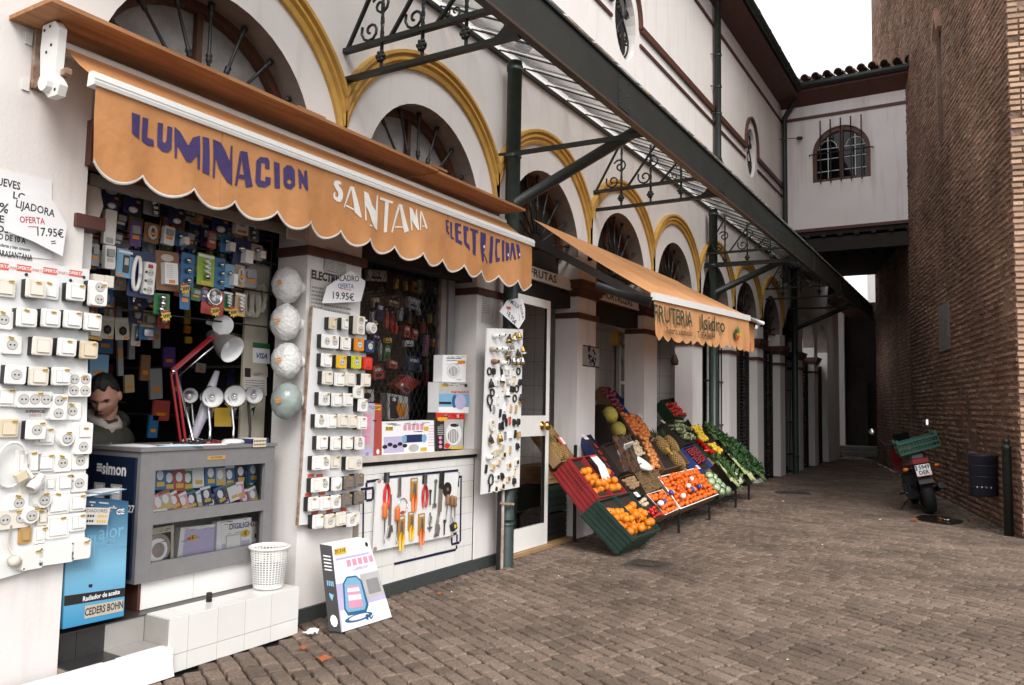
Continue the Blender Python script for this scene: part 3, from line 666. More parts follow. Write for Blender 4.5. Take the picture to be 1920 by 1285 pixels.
# fruit shop: white glazed door leaf standing shut, brass knob
dl = thing('glass_door', 'white framed glass door leaf with brass knob beside the green column', 'door', (-.04,7.4,.04))
dy0, dy1 = 6.98, 7.80
for nm, a in (('stile',(dy0,dy0+.075,.04,2.72)),('stile',(dy1-.075,dy1,.04,2.72)),('top_rail',(dy0+.075,dy1-.075,2.63,2.72)),('mid_rail',(dy0+.075,dy1-.075,1.22,1.44)),('bottom_rail',(dy0+.075,dy1-.075,.04,.27))):
    m = MB('white_gloss'); m.box(-.065,-.02,*a); part(nm, m, dl)
for z0, z1 in ((.27,1.22),(1.44,2.63)):
    m = MB('glass'); m.quad((-.045,dy0+.075,z0),(-.045,dy1-.075,z0),(-.045,dy1-.075,z1),(-.045,dy0+.075,z1)); part('pane', m, dl)
    m = MB('plate_black')
    for a in ((dy0+.075,dy0+.083,z0,z1),(dy1-.083,dy1-.075,z0,z1)): m.box(-.05,-.022,*a)
    part('gasket', m, dl)
pm('brass', (.65,.42,.12), .2, metal=1); m = MB('brass'); m.tf(fac(dy1-.16,1.33,-.02)); m.lathe([(.0,0),(.05,.0),(.05,.008),(.016,.012),(.016,.04),(.045,.05),(.052,.07),(.04,.09),(.0,.095)],14); m.tf(); part('knob', m, dl)
m = MB('crate_wood'); m.box(-.3,.03,6.78,8.42,.0,.035); part('threshold', m, mk)
# white window frames in the tiled bays
for yc, o in ((9.78,0),(11.93,.1)):
    wf = thing('shop_window', 'white framed narrow window in the tiled bay %s' % ('left of the blue crate' if o == 0 else 'behind the fruit awning'), 'window', (-.7,yc-.6,1.2))
    y0 = yc-RA+.05+o; 
    for a in ((y0,y0+.06,1.2,2.6),(y0+.5,y0+.56,1.2,2.6),(y0+.06,y0+.5,2.54,2.6),(y0+.06,y0+.5,1.2,1.27),(y0+.06,y0+.5,1.9,1.95)):
        m = MB('white'); m.box(-.72,-.66,*a); part('frame', m, wf)
    m = MB('glass_dark'); m.quad((-.69,y0+.06,1.27),(-.69,y0+.5,1.27),(-.69,y0+.5,2.54),(-.69,y0+.06,2.54)); part('pane', m, wf)
    m = MB('dark'); m.quad((-.735,y0+.06,1.27),(-.735,y0+.5,1.27),(-.735,y0+.5,2.54),(-.735,y0+.06,2.54)); part('backing', m, wf)
# blue painted tile picture on the pier
tp = thing('tile_picture', 'square tile picture with a dark blue painted figure on the pier', 'tile picture', (.0,8.7,1.75)); q0 = at(1092,647,0,.0); q1 = at(1122,690,0,.0)
m = MB('tile_white'); m.use('tile_grey'); m.box(.002,.012,q0.y,q1.y,q1.z,q0.z); part('panel', m, tp)
m = MB('tile_blue'); rr_ = random.Random(2); yc_, zc_ = (q0.y+q1.y)/2, (q0.z+q1.z)/2
for k in range(26): 
    a = rr_.uniform(0,6.28); r_ = rr_.uniform(0,.17); m.tf(fac(yc_+r_*math.cos(a)*.75,zc_-.02+r_*math.sin(a)*.9,.0125+k*.00004)); m.prism(circ(0,0,rr_.uniform(.008,.03),7),0,.0003,back=False)
for a in ((q0.y,q1.y,q0.z-.012,q0.z),(q0.y,q1.y,q1.z,q1.z+.012)): m.tf(); m.box(.0121,.013,*a)
part('painting', m, tp)
# far bays: louvred shutters, barred gates
for i in range(5, 11):
    yc = BAYS[i]
    if i in (5, 8):
        gt = thing('barred_gate', 'dark barred gate with white panels in the %s bay of the market' % ('sixth' if i == 5 else 'ninth'), 'gate', (-.2,yc,0))
        for k in range(9):
            m = MB('iron'); yy = yc-RA+.05+k*.19; m.tube([(-.12,yy,0),(-.12,yy,2.9)],.012,6); part('bar', m, gt)
        for z in (.45,1.25,2.05,2.8): m = MB('iron'); m.bar((-.12,yc-RA,z),(-.12,yc+RA,z),.03,.03); part('rail', m, gt)
        for a, b in ((-.62,-.38),(-.2,.12),(.4,.7)): m = MB('tile_grid'); m.box(-.3,-.27,yc+a,yc+b,.1,2.8); part('panel', m, gt)
    else:
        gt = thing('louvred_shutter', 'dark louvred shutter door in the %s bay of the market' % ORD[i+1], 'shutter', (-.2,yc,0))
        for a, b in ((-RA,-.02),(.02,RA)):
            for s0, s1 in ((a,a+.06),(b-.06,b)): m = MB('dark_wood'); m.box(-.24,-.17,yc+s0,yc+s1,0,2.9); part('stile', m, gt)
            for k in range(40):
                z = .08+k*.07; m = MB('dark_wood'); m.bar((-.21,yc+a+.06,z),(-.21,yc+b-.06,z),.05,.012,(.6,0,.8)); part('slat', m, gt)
# granite foot of the shop wall
m = MB('granite'); m.box(0,.025,4.02,6.78,0,.10); m.box(0,.03,3.93,4.02,0,.13); part('plinth', m, mk)
# ------------------------------------------------------------------ shop: step, kerb, floor
def cr(s, ox, oy): return lambda x, y: (ox+x/s, oy+y/s)
stp = thing('tiled_step', 'white tiled doorstep with dark and grey tiled notch on its left', 'step', (.08,3.3,0))
m = MB('grout'); m.box(-.3,.160,2.955,3.93,0,.298); m.box(-.3,-.055,2.42,2.955,0,.298); m.box(-.055,.12,2.42,2.955,0,.148); part('core', m, stp)
jy = [2.95]+[at(px,py,0,.17).y for px, py in ((354.6,1152),(410,1140),(461,1127),(510,1116))]+[3.935]
for a, b in zip(jy, jy[1:]):
    for z0, z1 in ((.0,.098),(.101,.303)):
        m = MB('tile_white'); m.box(.160,.170,a+.0015,b-.0015,z0,z1); part('tile', m, stp)
    m = MB('tile_white'); m.box(-.04,.168,a+.0015,b-.0015,.298,.307); part('tile', m, stp)
m = MB('tile_grey'); m.box(-.05,.158,2.945,2.953,.15,.30); part('tile', m, stp)
for a, b, mt in ((2.42,2.54,'tile_dark'),(2.543,2.70,'tile_dark'),(2.703,2.94,'tile_grey')):
    m = MB(mt); m.box(-.055,-.047,a,b,.155,.30); part('tile', m, stp)
for a, b, mt in ((2.42,2.70,'tile_dark'),(2.703,2.94,'tile_grey')):
    m = MB(mt); m.box(-.046,.13,a,b,.148,.155); part('tile', m, stp)
m = MB('floor_dark'); m.box(-.6,-.041,2.42,3.93,.298,.304); part('threshold', m, stp)
kb = MB('plaster'); kb.sm = True; nk = 26
prof = [(.222,0),(.214,.03),(.205,.08),(.200,.130),(.192,.148),(.176,.154),(.12,.156)]
vs = []
for k in range(nk+1):
    yy = 1.4+k*(2.955-1.4)/nk
    for j, (x, z) in enumerate(prof): q = noise.noise(Vector((yy*7,j*.9,1)))*.010; vs.append((x+q, yy, max(0,z+q*.5)))
n = len(prof); kb.add(vs, [(k*n+j,(k+1)*n+j,(k+1)*n+j+1,k*n+j+1) for k in range(nk) for j in range(n-1)])
kb.add([vs[nk*n+j] for j in range(n)]+[(.12,2.955,0)], [tuple(range(n+1))]); part('plaster_kerb', kb, stp)
m = MB('iron'); m.use('dark_wood'); m.tf(Matrix.Translation((.02,3.33,.307))); m.lathe([(.0,0),(.018,0),(.018,.05),(.016,.055),(0,.055)],10); m.tf(); solo('door_stop', m, 'short dark metal stub standing on the tiled step', 'door stop')
# ------------------------------------------------------------------ timber board above the awning and the first awning
bd = thing('timber_board', 'long varnished timber board fixed above the orange shop awning', 'board', (.2,4.2,3.43))
for a, b, dz in ((1.97,5.08,0),(5.09,6.5,-.012)):
    m = MB('board_wood'); m.box(.002,.385,a,b,3.43+dz,3.452+dz); part('plank', m, bd)
m = MB('board_wood'); m.box(.30,.385,3.55,3.80,3.452,3.462); m.box(.30,.39,5.0,5.2,3.4525,3.47); part('patch', m, bd)
for yy in (2.12,4.3,6.3):
    m = MB('rusty'); m.box(.004,.03,yy-.03,yy+.03,3.12,3.428); m.bar((.02,yy,3.14),(.30,yy,3.16),.03,.03); m.use('white'); m.box(.003,.01,yy-.07,yy-.035,3.10,3.16); m.box(.003,.01,yy-.07,yy-.035,3.34,3.40); part('bracket', m, bd)
XB, AY0, AY1, ZV1 = .45, 2.17, 6.52, 3.075
def wav(y, z):
    k = max(0, min(1, (ZV1-z)/.4))
    return XB+.002+k*(.016*math.sin(y*9.3+1)+.012*math.sin(y*4.1)+.010*math.sin(y*21.0+z*3))+.005*noise.noise(Vector((y*6,z*6,0)))+k*.006*noise.noise(Vector((y*15,z*5,3)))
aw = thing('shop_awning', 'orange scalloped awning lettered ILUMINACION SANTANA ELECTRICIDAD', 'awning', (.3,4.3,2.7))
NSC = 15; scal = (AY1-AY0)/NSC
def vbot(y):
    t = ((y-AY0)/scal) % 1; base = 2.70
    return base-.075*math.sin(math.pi*t)**.8+.03*noise.noise(Vector((math.floor((y-AY0)/scal)*1.7,0,3)))*0+ (0.0)
m = MB('awning'); m.sm = True; NY, NZ = NSC*12, 8; vs = []
for i in range(NY+1):
    y = AY0+(AY1-AY0)*i/NY; zb = vbot(y)
    for j in range(NZ+1): z = ZV1+(zb-ZV1)*j/NZ; vs.append((wav(y,z), y, z))
m.add(vs, [(i*(NZ+1)+j,i*(NZ+1)+j+1,(i+1)*(NZ+1)+j+1,(i+1)*(NZ+1)+j) for i in range(NY) for j in range(NZ)]); part('valance', m, aw)
m = MB('white_paint'); m.sm = True; vs = []
for i in range(NY+1):
    y = AY0+(AY1-AY0)*i/NY; zb = vbot(y); vs += [(wav(y,zb)+.003,y,zb+.008),(wav(y,zb)+.004,y,zb-.006),(wav(y,zb)-.004,y,zb-.007)]
m.add(vs, [(i*3+j,i*3+j+1,i*3+j+4,i*3+j+3) for i in range(NY) for j in range(2)]); part('white_trim', m, aw)
m = MB('awning'); m.sm = True; vs = []
for i in range(31):
    y = AY0+(AY1-AY0)*i/30
    for j in range(5): t = j/4; vs.append((.13+(XB-.13)*t, y, 3.36-.245*t-.02*math.sin(math.pi*t)+.006*math.sin(y*3)*math.sin(math.pi*t)))
m.add(vs, [(i*5+j,i*5+j+1,i*5+j+6,i*5+j+5) for i in range(30) for j in range(4)]); part('roof_fabric', m, aw)
m = MB('white_gloss'); m.tf(Matrix(((1,0,0,XB-.01),(0,0,1,0),(0,1,0,3.1),(0,0,0,1)))); 
m.prism([(-.03,-.03),(.03,-.028),(.036,-.01),(.03,-.004),(.036,.004),(.034,.025),(.015,.042),(-.02,.042)][::-1], AY0-.02, AY1+.02); m.tf(); part('front_bar', m, aw)
m = MB('white'); m.tf(Matrix(((1,0,0,0),(0,0,1,2.1),(0,1,0,0),(0,0,0,1)))); m.prism([(.10,3.30),(.12,3.10),(.20,3.03),(.28,3.03),(.30,3.08),(.25,3.14),(.26,3.38),(.22,3.42),(.11,3.42)][::-1],-.02,.02); m.prism(circ(.20,3.10,.045,10),.02,.05); m.prism(circ(.20,3.10,.045,10)[::1],-.05,-.02); m.tf(); part('gear_bracket', m, aw)
m = MB('plate_black'); m.tf(Matrix(((1,0,0,0),(0,0,1,2.078),(0,1,0,0),(0,0,0,1))))
for x, z in ((.13,3.39),(.18,3.40),(.16,3.27),(.2,3.3),(.26,3.06)): m.prism(circ(x,z,.008,7),-.0015,.0)
m.tf(); part('screw', m, aw)
m = MB('white'); m.tube([(.13,AY0-.05,3.34),(.13,AY1,3.34)],.035,10); part('roller', m, aw)
for yy in (2.6,5.9): m = MB('white'); m.tube([(.13,yy,3.3),(.30,yy+.3,3.18),(XB-.03,yy,3.1)],.018,6); part('folding_arm', m, aw)
for yy in (2.92,4.02,5.13,6.02):
    m = MB('awning'); m.tube([(wav(yy,ZV1+(vbot(yy)-ZV1)*t/6)+.0005,yy+.006*noise.noise(Vector((t*.6,yy,0))),ZV1+(vbot(yy)-ZV1)*t/6) for t in range(7)],.0032,5); part('seam', m, aw)
W1 = cr(2.989,0,0); W2 = cr(7.56,600,310); W3 = cr(8.03,810,380)
LET = [('purple_paint', W1, [
 [(742,630),(790,645),(792,778),(747,745)], [(805,655),(838,665),(838,768),(875,782),(878,817),(845,812),(808,787)],
 [(890,685),(918,692),(920,790),(932,802),(940,785),(942,705),(968,715),(966,835),(948,853),(920,847),(895,815)],
 [(980,710),(1012,738),(1057,818),(1085,770),(1125,760),(1125,952),(1113,948),(1108,872),(1070,912),(1045,905),(997,815),(992,888),(982,883)],
 [(1140,765),(1175,775),(1178,982),(1140,965)],
 [(1197,780),(1240,800),(1268,850),(1292,905),(1298,815),(1307,818),(1306,1037),(1275,1020),(1232,950),(1210,880),(1208,998),(1198,995)],
 [(1352,845),(1392,852),(1425,1045),(1390,1050),(1366,915)], [(1350,848),(1360,905),(1338,1040),(1325,1038)], [(1350,975),(1377,980),(1380,1003),(1346,998)],
 [(1440,900),(1460,880),(1500,885),(1510,905),(1508,950),(1485,945),(1485,915),(1465,912),(1462,1010),(1485,1020),(1488,990),(1515,998),(1512,1035),(1485,1052),(1450,1045),(1437,1020)],
 [(1535,905),(1568,915),(1565,1058),(1535,1055)],
 [(1620,926),(1635,930),(1650,955),(1650,1040),(1630,1062),(1620,1060),(1620,1032),(1630,1028),(1632,1012),(1620,1005)], [(1619,926),(1610,925),(1590,945),(1588,1030),(1600,1055),(1619,1060),(1619,1032),(1609,1026),(1608,1012),(1619,1005)],
 [(1670,945),(1683,955),(1702,1000),(1707,955),(1722,958),(1722,1070),(1708,1065),(1685,1015),(1682,1060),(1670,1055)]]),
 ('white_paint', W2, [
 [(278,300),(270,275),(285,262),(300,285),(306,262),(290,230),(250,215),(212,225),(200,268),(225,325),(262,378),(270,420),(257,455),(232,447),(222,412),(235,388),(213,382),(198,420),(205,470),(250,515),(300,520),(328,475),(335,400),(315,345)],
 [(432,300),(490,305),(540,500),(595,740),(575,740),(500,670),(492,612),(456,365)], [(430,308),(446,350),(376,548),(358,602),(345,590)], [(386,560),(490,618),(494,642),(376,580)],
 [(630,365),(690,400),(740,560),(800,640),(815,425),(832,428),(835,920),(780,880),(735,800),(690,660),(645,570),(656,785),(635,780)], [(695,840),(745,850),(740,870),(700,858)],
 [(865,450),(1045,515),(1038,548),(865,488)], [(932,515),(984,532),(975,945),(935,955)],
 [(1122,545),(1170,560),(1270,930),(1215,960),(1190,860),(1148,640)], [(1120,550),(1138,615),(1080,820),(1045,955),(1028,945)], [(1085,862),(1190,866),(1196,885),(1079,885)],
 [(1270,590),(1310,620),(1350,720),(1364,620),(1375,625),(1385,925),(1365,920),(1312,800),(1300,770),(1308,925),(1295,915)],
 [(1426,650),(1450,655),(1520,890),(1490,905),(1440,700)], [(1420,652),(1438,700),(1405,920),(1395,920)], [(1430,860),(1478,855),(1480,870),(1427,874)]]),
 ('purple_paint', W3, [
 [(210,255),(265,275),(262,300),(232,292),(240,350),(265,365),(262,388),(245,380),(255,425),(275,450),(275,490),(225,430)], [(285,290),(315,300),(315,510),(345,535),(345,558),(300,530)],
 [(358,300),(445,325),(440,360),(400,350),(398,420),(440,440),(438,470),(398,455),(398,555),(445,590),(445,640),(365,590)], [(478,345),(555,370),(550,430),(525,420),(515,600),(565,650),(568,720),(495,650),(478,600)],
 [(580,380),(700,420),(695,465),(580,415)], [(615,429),(665,447),(668,805),(625,760)], [(740,440),(820,470),(825,640),(820,700),(797,745),(805,890),(760,880),(742,700)], [(797,768),(806,758),(880,910),(865,910)],
 [(893,500),(935,515),(943,900),(905,915)], [(972,540),(1035,555),(1030,600),(1000,600),(990,650),(1000,830),(1030,830),(1025,880),(985,895),(970,750)], [(1062,560),(1095,575),(1090,880),(1060,885)],
 [(1115,590),(1160,610),(1168,700),(1165,820),(1150,870),(1120,880)], [(1195,605),(1235,610),(1260,860),(1235,865),(1214,700),(1190,870),(1175,870)], [(1270,615),(1315,640),(1330,750),(1320,830),(1290,860)]])]
for mt, W, polys in LET:
    m = MB(mt)
    for q, pl in enumerate(polys):
        loop = []
        for a, b in zip(pl, pl[1:]+pl[:1]):
            for t in (0,.34,.67):
                px, py = W(a[0]+(b[0]-a[0])*t, a[1]+(b[1]-a[1])*t); h = at(px,py,0,XB+.01); loop.append((h.y,h.z))
        P = [(wav(y,z)+.0045+.0003*(q % 3), y, z) for y, z in loop]
        fl = [Vector((0,y,z)) for y, z in loop]; m.add(P, [tuple(t) for t in tessellate_polygon([fl])])
    part('lettering', m, aw)
m = MB('white_paint'); 
for cx, cy, W in ((785,665,W3),(1135,790,W3),(1298,785,W3)):
    h = at(*W(cx,cy),0,XB); m.tf(fac(h.y,h.z,wav(h.y,h.z)+.0062)); m.prism(circ(0,0,.011,8,1.4),0,.0004,back=False)
m.tf(); part('letter_dot', m, aw)
# ------------------------------------------------------------------ switches and sockets
for nm, c in (('p_orange',(.72,.24,.01)),('p_blue',(.02,.045,.12)),('p_yellow',(.78,.46,.02)),('p_lime',(.55,.55,.03)),('p_red',(.62,.03,.015)),('p_cream',(.68,.58,.42)),('p_ivory',(.74,.69,.60)),('p_wood',(.45,.27,.09)),('p_steel',(.18,.15,.13)),('tag_yellow',(.66,.43,.05)),('tag_red',(.65,.10,.07)),('ink',(.02,.018,.02)),('ink_red',(.45,.02,.02)),('ink_blue',(.05,.07,.25)),('sock_in',(.55,.53,.50))): pm(nm, c, .35, var=.05)
pm('panel_white', (.74,.74,.73), .5, var=.06, scale=4)
SWP = {}
def sw_proto(kind, plate, back, tag):
    k = (kind, plate, back, tag)
    if k in SWP: return SWP[k]
    nm = 'socket' if kind.startswith('s') and not kind.startswith('sw') else ('junction_box' if kind == 'jbox' else 'switch')
    nm = {'socket':'wall_socket','switch':'light_switch','junction_box':'junction_box'}[nm]
    r = proto(nm); w_, h_ = {'s2v':(.042,.065),'s3':(.085,.04),'s4':(.06,.06),'swtall':(.045,.08),'s2h':(.075,.046),'sw2h':(.075,.046),'jbox':(.05,.05),'jwide':(.085,.05),'swsm':(.028,.042),'swbig':(.058,.058)}.get(kind, (.045,.045))
    z0 = 0
    if back:
        m = MB('plate_black'); m.box(-w_+.002,w_-.012,-h_+.003,h_-.003,.002,.042); part('back_box', m, r); z0 = .042
    deep = .035 if kind in ('s2v','s3','s4','swtall','jbox','jwide','sround') else .014
    m = MB(plate); m.sm = False
    if kind in ('sround',): m.prism(circ(0,0,.042,16), z0, z0+.032, .006)
    else: m.rrect(-w_,w_,-h_,h_,z0,z0+deep,.010,.005)
    part('plate', m, r); zt = z0+deep
    def sock(cx, cy, rr_=.021):
        m = MB('ink'); m.use('sock_in'); m.tf(Matrix.Translation((cx,cy,zt))); m.prism(circ(0,0,rr_,14),.0,.002); f = part('socket_face', (m.tf(), m)[1], r)
        m = MB('ink'); m.tf(Matrix.Translation((cx,cy,zt+.002)))
        for x in (-.0085,.0085): m.prism(circ(x,0,.0042,8),0,.0008,back=False)
        m.tf(); part('pin_hole', m, f)
        m = MB('ink'); m.tf(Matrix.Translation((cx,cy,zt+.0003)))
        o_, i_ = circ(0,0,rr_+.003,16), circ(0,0,rr_,16)
        for q in range(16): a, b = q, (q+1) % 16; m.add([(*o_[a],0),(*o_[b],0),(*i_[b],0),(*i_[a],0)], [(0,1,2,3)])
        m.tf(); m.mats[0] = 'tile_grey'; part('rim', m, f)
    def rock(x0, x1, y0, y1):
        m = MB(plate); m.mats = []; m.use('tile_grey'); m.box(x0-.0015,x1+.0015,y0-.0015,y1+.0015,zt,zt+.0006); m.use(plate); m.add([(x0,y0,zt+.0007),(x1,y0,zt+.0007),(x1,y1,zt+.0007),(x0,y1,zt+.0007),(x0,y0,zt+.007),(x1,y0,zt+.007),(x1,y1,zt+.0025),(x0,y1,zt+.0025)], [(4,5,6,7),(0,1,5,4),(1,2,6,5),(2,3,7,6),(3,0,4,7)]); part('rocker', m, r)
    if kind in ('s','sround'): sock(0,0)
    elif kind == 's2v': sock(0,.03); sock(0,-.03)
    elif kind == 's2h': sock(-.035,0); sock(.035,0)
    elif kind == 's3': [sock(x,0) for x in (-.05,0,.05)]
    elif kind == 's4': [sock(x,y) for x in (-.027,.027) for y in (-.027,.027)]
    elif kind == 'swtall': rock(-.026,.026,.008,.062); sock(0,-.04)
    elif kind == 'sw2': rock(-.027,-.001,-.027,.027); rock(.001,.027,-.027,.027)
    elif kind == 'sw2h': rock(-.062,-.018,-.03,.03); sock(.038,0)
    elif kind in ('jbox','jwide'):
        m = MB('ink')
        for x, y in ((w_-.012,h_-.012),(-w_+.012,-h_+.012)): m.tf(Matrix.Translation((x,y,zt))); m.prism(circ(0,0,.004,8),0,.0008,back=False)
        m.tf(); part('screw', m, r)
    elif kind == 'dial': 
        m = MB(plate); m.tf(Matrix.Translation((0,0,zt))); m.lathe([(.024,0),(.022,.012),(0,.012)],14); m.tf(); part('dial', m, r)
    elif kind == 'frame':
        rock(-.022,.022,-.024,.024)
    elif kind == 'swsm': rock(-.014,.014,-.02,.02)
    elif kind == 'swbig': rock(-.04,.04,-.04,.038)
    else: rock(-.027,.027,-.028,.028)
    if tag:
        m = MB('tag_yellow'); x = {1:.012,2:-.03,3:-.008}[tag]; y = h_*.62
        m.tf(Matrix.Rotation({1:.12,2:-.3,3:.0}[tag],4,'Z')); m.box(x,x+.024,y-.005,y+.005,zt+.0075,zt+.0080); m.use('ink')
        for q in range(4): m.box(x+q*.0058+.001,x+q*.0058+.004,y-.003,y+.003,zt+.0080,zt+.0083)
        m.tf()
        part('price_tag', m, r)
    done(); SWP[k] = r; return r
def board(name, label, corners, x, th, cat='display board', mat='panel_white'):
    P = [at(px,py,0,x) for px, py in corners]; m = MB(mat); cy = sum(p.y for p in P)/4; cz = min(p.z for p in P); b = thing(name, label, cat, (x,cy,cz))
    m.tf(Matrix(((0,0,1,x-th),(1,0,0,0),(0,1,0,0),(0,0,0,1)))); m.prism([(p.y,p.z) for p in P], 0, th); m.tf(); part('panel', m, b); return b
b1 = board('switch_board', 'large white display board of switches and sockets on the left wall', [(-40,1098),(158,1040),(168,505),(-40,482)], .03, .02)
m = MB('tag_red'); 
for k, px in enumerate((2,45,94,142)):
    h = at(px,496+px*.10+3,0,.031); m.tf(fac(h.y,h.z,.0312)); m.use('tag_red'); m.box(-.035,.035,-.016,.016,0,.0006); m.tf(); text_mb(m,'OFERTA',.022,fac(h.y,h.z,.0322),'white',bold=.0006)
    if k < 3: h = at(px+25,498+(px+25)*.1+3,0,.031); text_mb(m,'OFERTA',.02,fac(h.y,h.z,.0315),'tag_red')
h = at(66,772,0,.031); text_mb(m,'SUPERFICIE',.019,fac(h.y,h.z,.0315),'ink',bold=.0004); text_mb(m,'OFERTA',.017,fac(h.y,h.z-.02,.0315),'tag_red')
part('printed_strip', m, b1, kind='stuff')
m = MB('plate_black')
for px, py in ((49,515),(132,526),(157,520)): h = at(px,py,0,.031); m.tf(fac(h.y,h.z,.031)); m.prism(circ(0,0,.008,8),0,.004)
m.tf(); part('hanging_hole', m, b1)
KW = {'s':'socket','s2v':'double upright socket','s2h':'double socket','s3':'triple socket block','s4':'four-way socket block','sround':'round socket','sw':'light switch','sw2':'two-rocker switch','swtall':'tall switch and socket unit','sw2h':'switch and socket unit','jbox':'square junction box','jwide':'wide junction box','dial':'dial switch','frame':'framed switch','swsm':'small switch','swbig':'big switch','plain':'switch'}
CW = {'white_gloss':'white','p_cream':'cream','p_ivory':'ivory','p_orange':'orange','p_blue':'dark blue','p_yellow':'yellow','p_lime':'lime','p_red':'red','p_wood':'tan','p_steel':'steel framed'}
R1 = [[(8,540,'sw','p_ivory',0),(57,543,'sw','p_ivory',1),(91,545,'sw','white_gloss',0),(132,549,'sw','white_gloss',1),(170,552,'s2v','white_gloss',1)],
 [(4,600,'s','white_gloss',0),(40,597,'sw','white_gloss',1),(85,598,'sw','white_gloss',1),(126,600,'sw','white_gloss',1),(163,605,'sw','white_gloss',1)],
 [(20,647,'s','white_gloss',0),(69,650,'sw','p_ivory',1),(115,652,'sw','white_gloss',1),(156,657,'sw','p_cream',1)],
 [(19,703,'s','white_gloss',1),(62,706,'sw','p_ivory',1),(104,706,'sw2','white_gloss',1),(142,722,'s4','white_gloss',0)],
 [(9,745,'sw','white_gloss',0),(58,749,'s3','white_gloss',0),(103,763,'s2v','white_gloss',0),(133,771,'s','white_gloss',0)],
 [(14,803,'sw','p_cream',0),(57,806,'s','white_gloss',1),(82,818,'sw2','white_gloss',0),(119,822,'sround','white_gloss',0),(150,822,'swtall','white_gloss',0)],
 [(51,866,'swbig','white_gloss',0),(83,867,'sw','white_gloss',0),(115,868,'s','white_gloss',0),(148,864,'s','white_gloss',0)],
 [(54,908,'s','p_ivory',0),(91,907,'swsm','white_gloss',0),(119,904,'sw','white_gloss',0),(146,906,'s','white_gloss',0)],
 [(33,943,'s','white_gloss',0),(76,937,'sround','white_gloss',0),(107,942,'swbig','white_gloss',0),(143,942,'sw','white_gloss',0)],
 [(22,973,'s2h','p_ivory',0),(52,966,'sround','white_gloss',0),(77,970,'swsm','p_ivory',0),(106,987,'swbig','white_gloss',0),(143,979,'sw2','white_gloss',0)],
 [(45,1004,'swsm','p_wood',0),(71,1003,'swsm','white_gloss',0)],
 [(54,1047,'jbox','white_gloss',0),(99,1037,'jwide','white_gloss',0),(145,1029,'jbox','white_gloss',0)]]
def place(rows, x, bname, scale=1.08, jit=.02):
    rg = random.Random(5)
    for i, row in enumerate(rows):
        for j, (px, py, kind, mt, bk_) in enumerate(row):
            M = facp(px, py, x, rot=rg.uniform(-jit,jit)) @ Matrix.Scale(scale, 4)
            tg = rg.choice((0,1,1,2,3)) if kind not in ('jbox',) else 1
            lab = '%s %s, %s from left, %s row of the %s' % (CW[mt], KW[kind], ORD[j+1], ORD[i+1], bname)
            inst(sw_proto(kind, mt, bk_, tg), M, lab, 'socket' if kind in ('s','s2v','s2h','s3','s4','sround') else ('junction box' if kind in ('jbox','jwide') else 'switch'), 'fittings on the '+bname)
place(R1, .031, 'left board')
b2 = board('switch_board', 'tall white display board of switches on the pier between door and window', [(560,985),(672,975),(689,600),(587,577)], .05, .02)
m = MB('tag_red')
for px, py in ((583,892),(599,892),(578,928),(604,925),(590,962),(618,959),(644,956)): h = at(px,py,0,.051); m.tf(fac(h.y,h.z,.0512)); m.box(-.033,.033,-.012,.012,0,.0006)
m.tf(); part('offer_strip', m, b2)
m = MB('crate_wood'); m.use('rusty'); P = [at(*q,0,.05) for q in ((559,986),(586,576))]; m.bar((.045,P[0].y-.006,P[0].z),(.045,P[1].y-.006,P[1].z),.02,.012); part('worn_edge', m, b2)
R2 = [[(613,607,'swsm','p_cream',1),(637,608,'swsm','white_gloss',1),(661,611,'s2v','p_ivory',1),(685,616,'sround','white_gloss',1)],
 [(609,641,'s2h','white_gloss',1),(638,645,'sw','white_gloss',1),(663,647,'s','p_orange',1),(683,650,'s','p_blue',1)],
 [(602,676,'sw','white_gloss',1),(630,679,'s','p_yellow',1),(658,680,'s','p_lime',1),(679,682,'frame','p_red',1)],
 [(604,709,'sw','p_ivory',1),(626,712,'sw','white_gloss',1),(646,712,'sw','p_ivory',1),(676,713,'sw','p_ivory',1)],
 [(598,748,'s','white_gloss',1),(621,750,'sw','white_gloss',1),(642,750,'sw','white_gloss',1),(661,735,'s','white_gloss',1),(670,760,'s','white_gloss',1)],
 [(591,789,'s','white_gloss',1),(611,790,'sw','white_gloss',1),(632,789,'sw','p_ivory',1),(650,790,'sw','p_ivory',1),(669,793,'sw','white_gloss',1)],
 [(594,830,'sw','white_gloss',1),(619,831,'sw','white_gloss',1),(642,830,'sw','white_gloss',1),(664,831,'s','white_gloss',1)],
 [(592,867,'sw2h','white_gloss',1),(626,866,'frame','p_ivory',0),(654,868,'sw2h','p_ivory',1)],
 [(590,908,'sw2h','white_gloss',1),(621,907,'dial','white_gloss',1),(644,905,'frame','p_steel',1),(663,900,'frame','p_steel',1)],
 [(578,944,'sw','white_gloss',1),(599,943,'sw','white_gloss',1),(619,940,'s','white_gloss',1),(640,938,'frame','p_steel',1),(663,933,'frame','p_steel',1)],
 [(586,977,'sw','white_gloss',1),(608,976,'s','p_ivory',1),(629,972,'sw2','p_ivory',1),(649,974,'s','white_gloss',1),(664,972,'sw','white_gloss',0)]]
place(R2, .051, 'middle board', 1.12, .015)
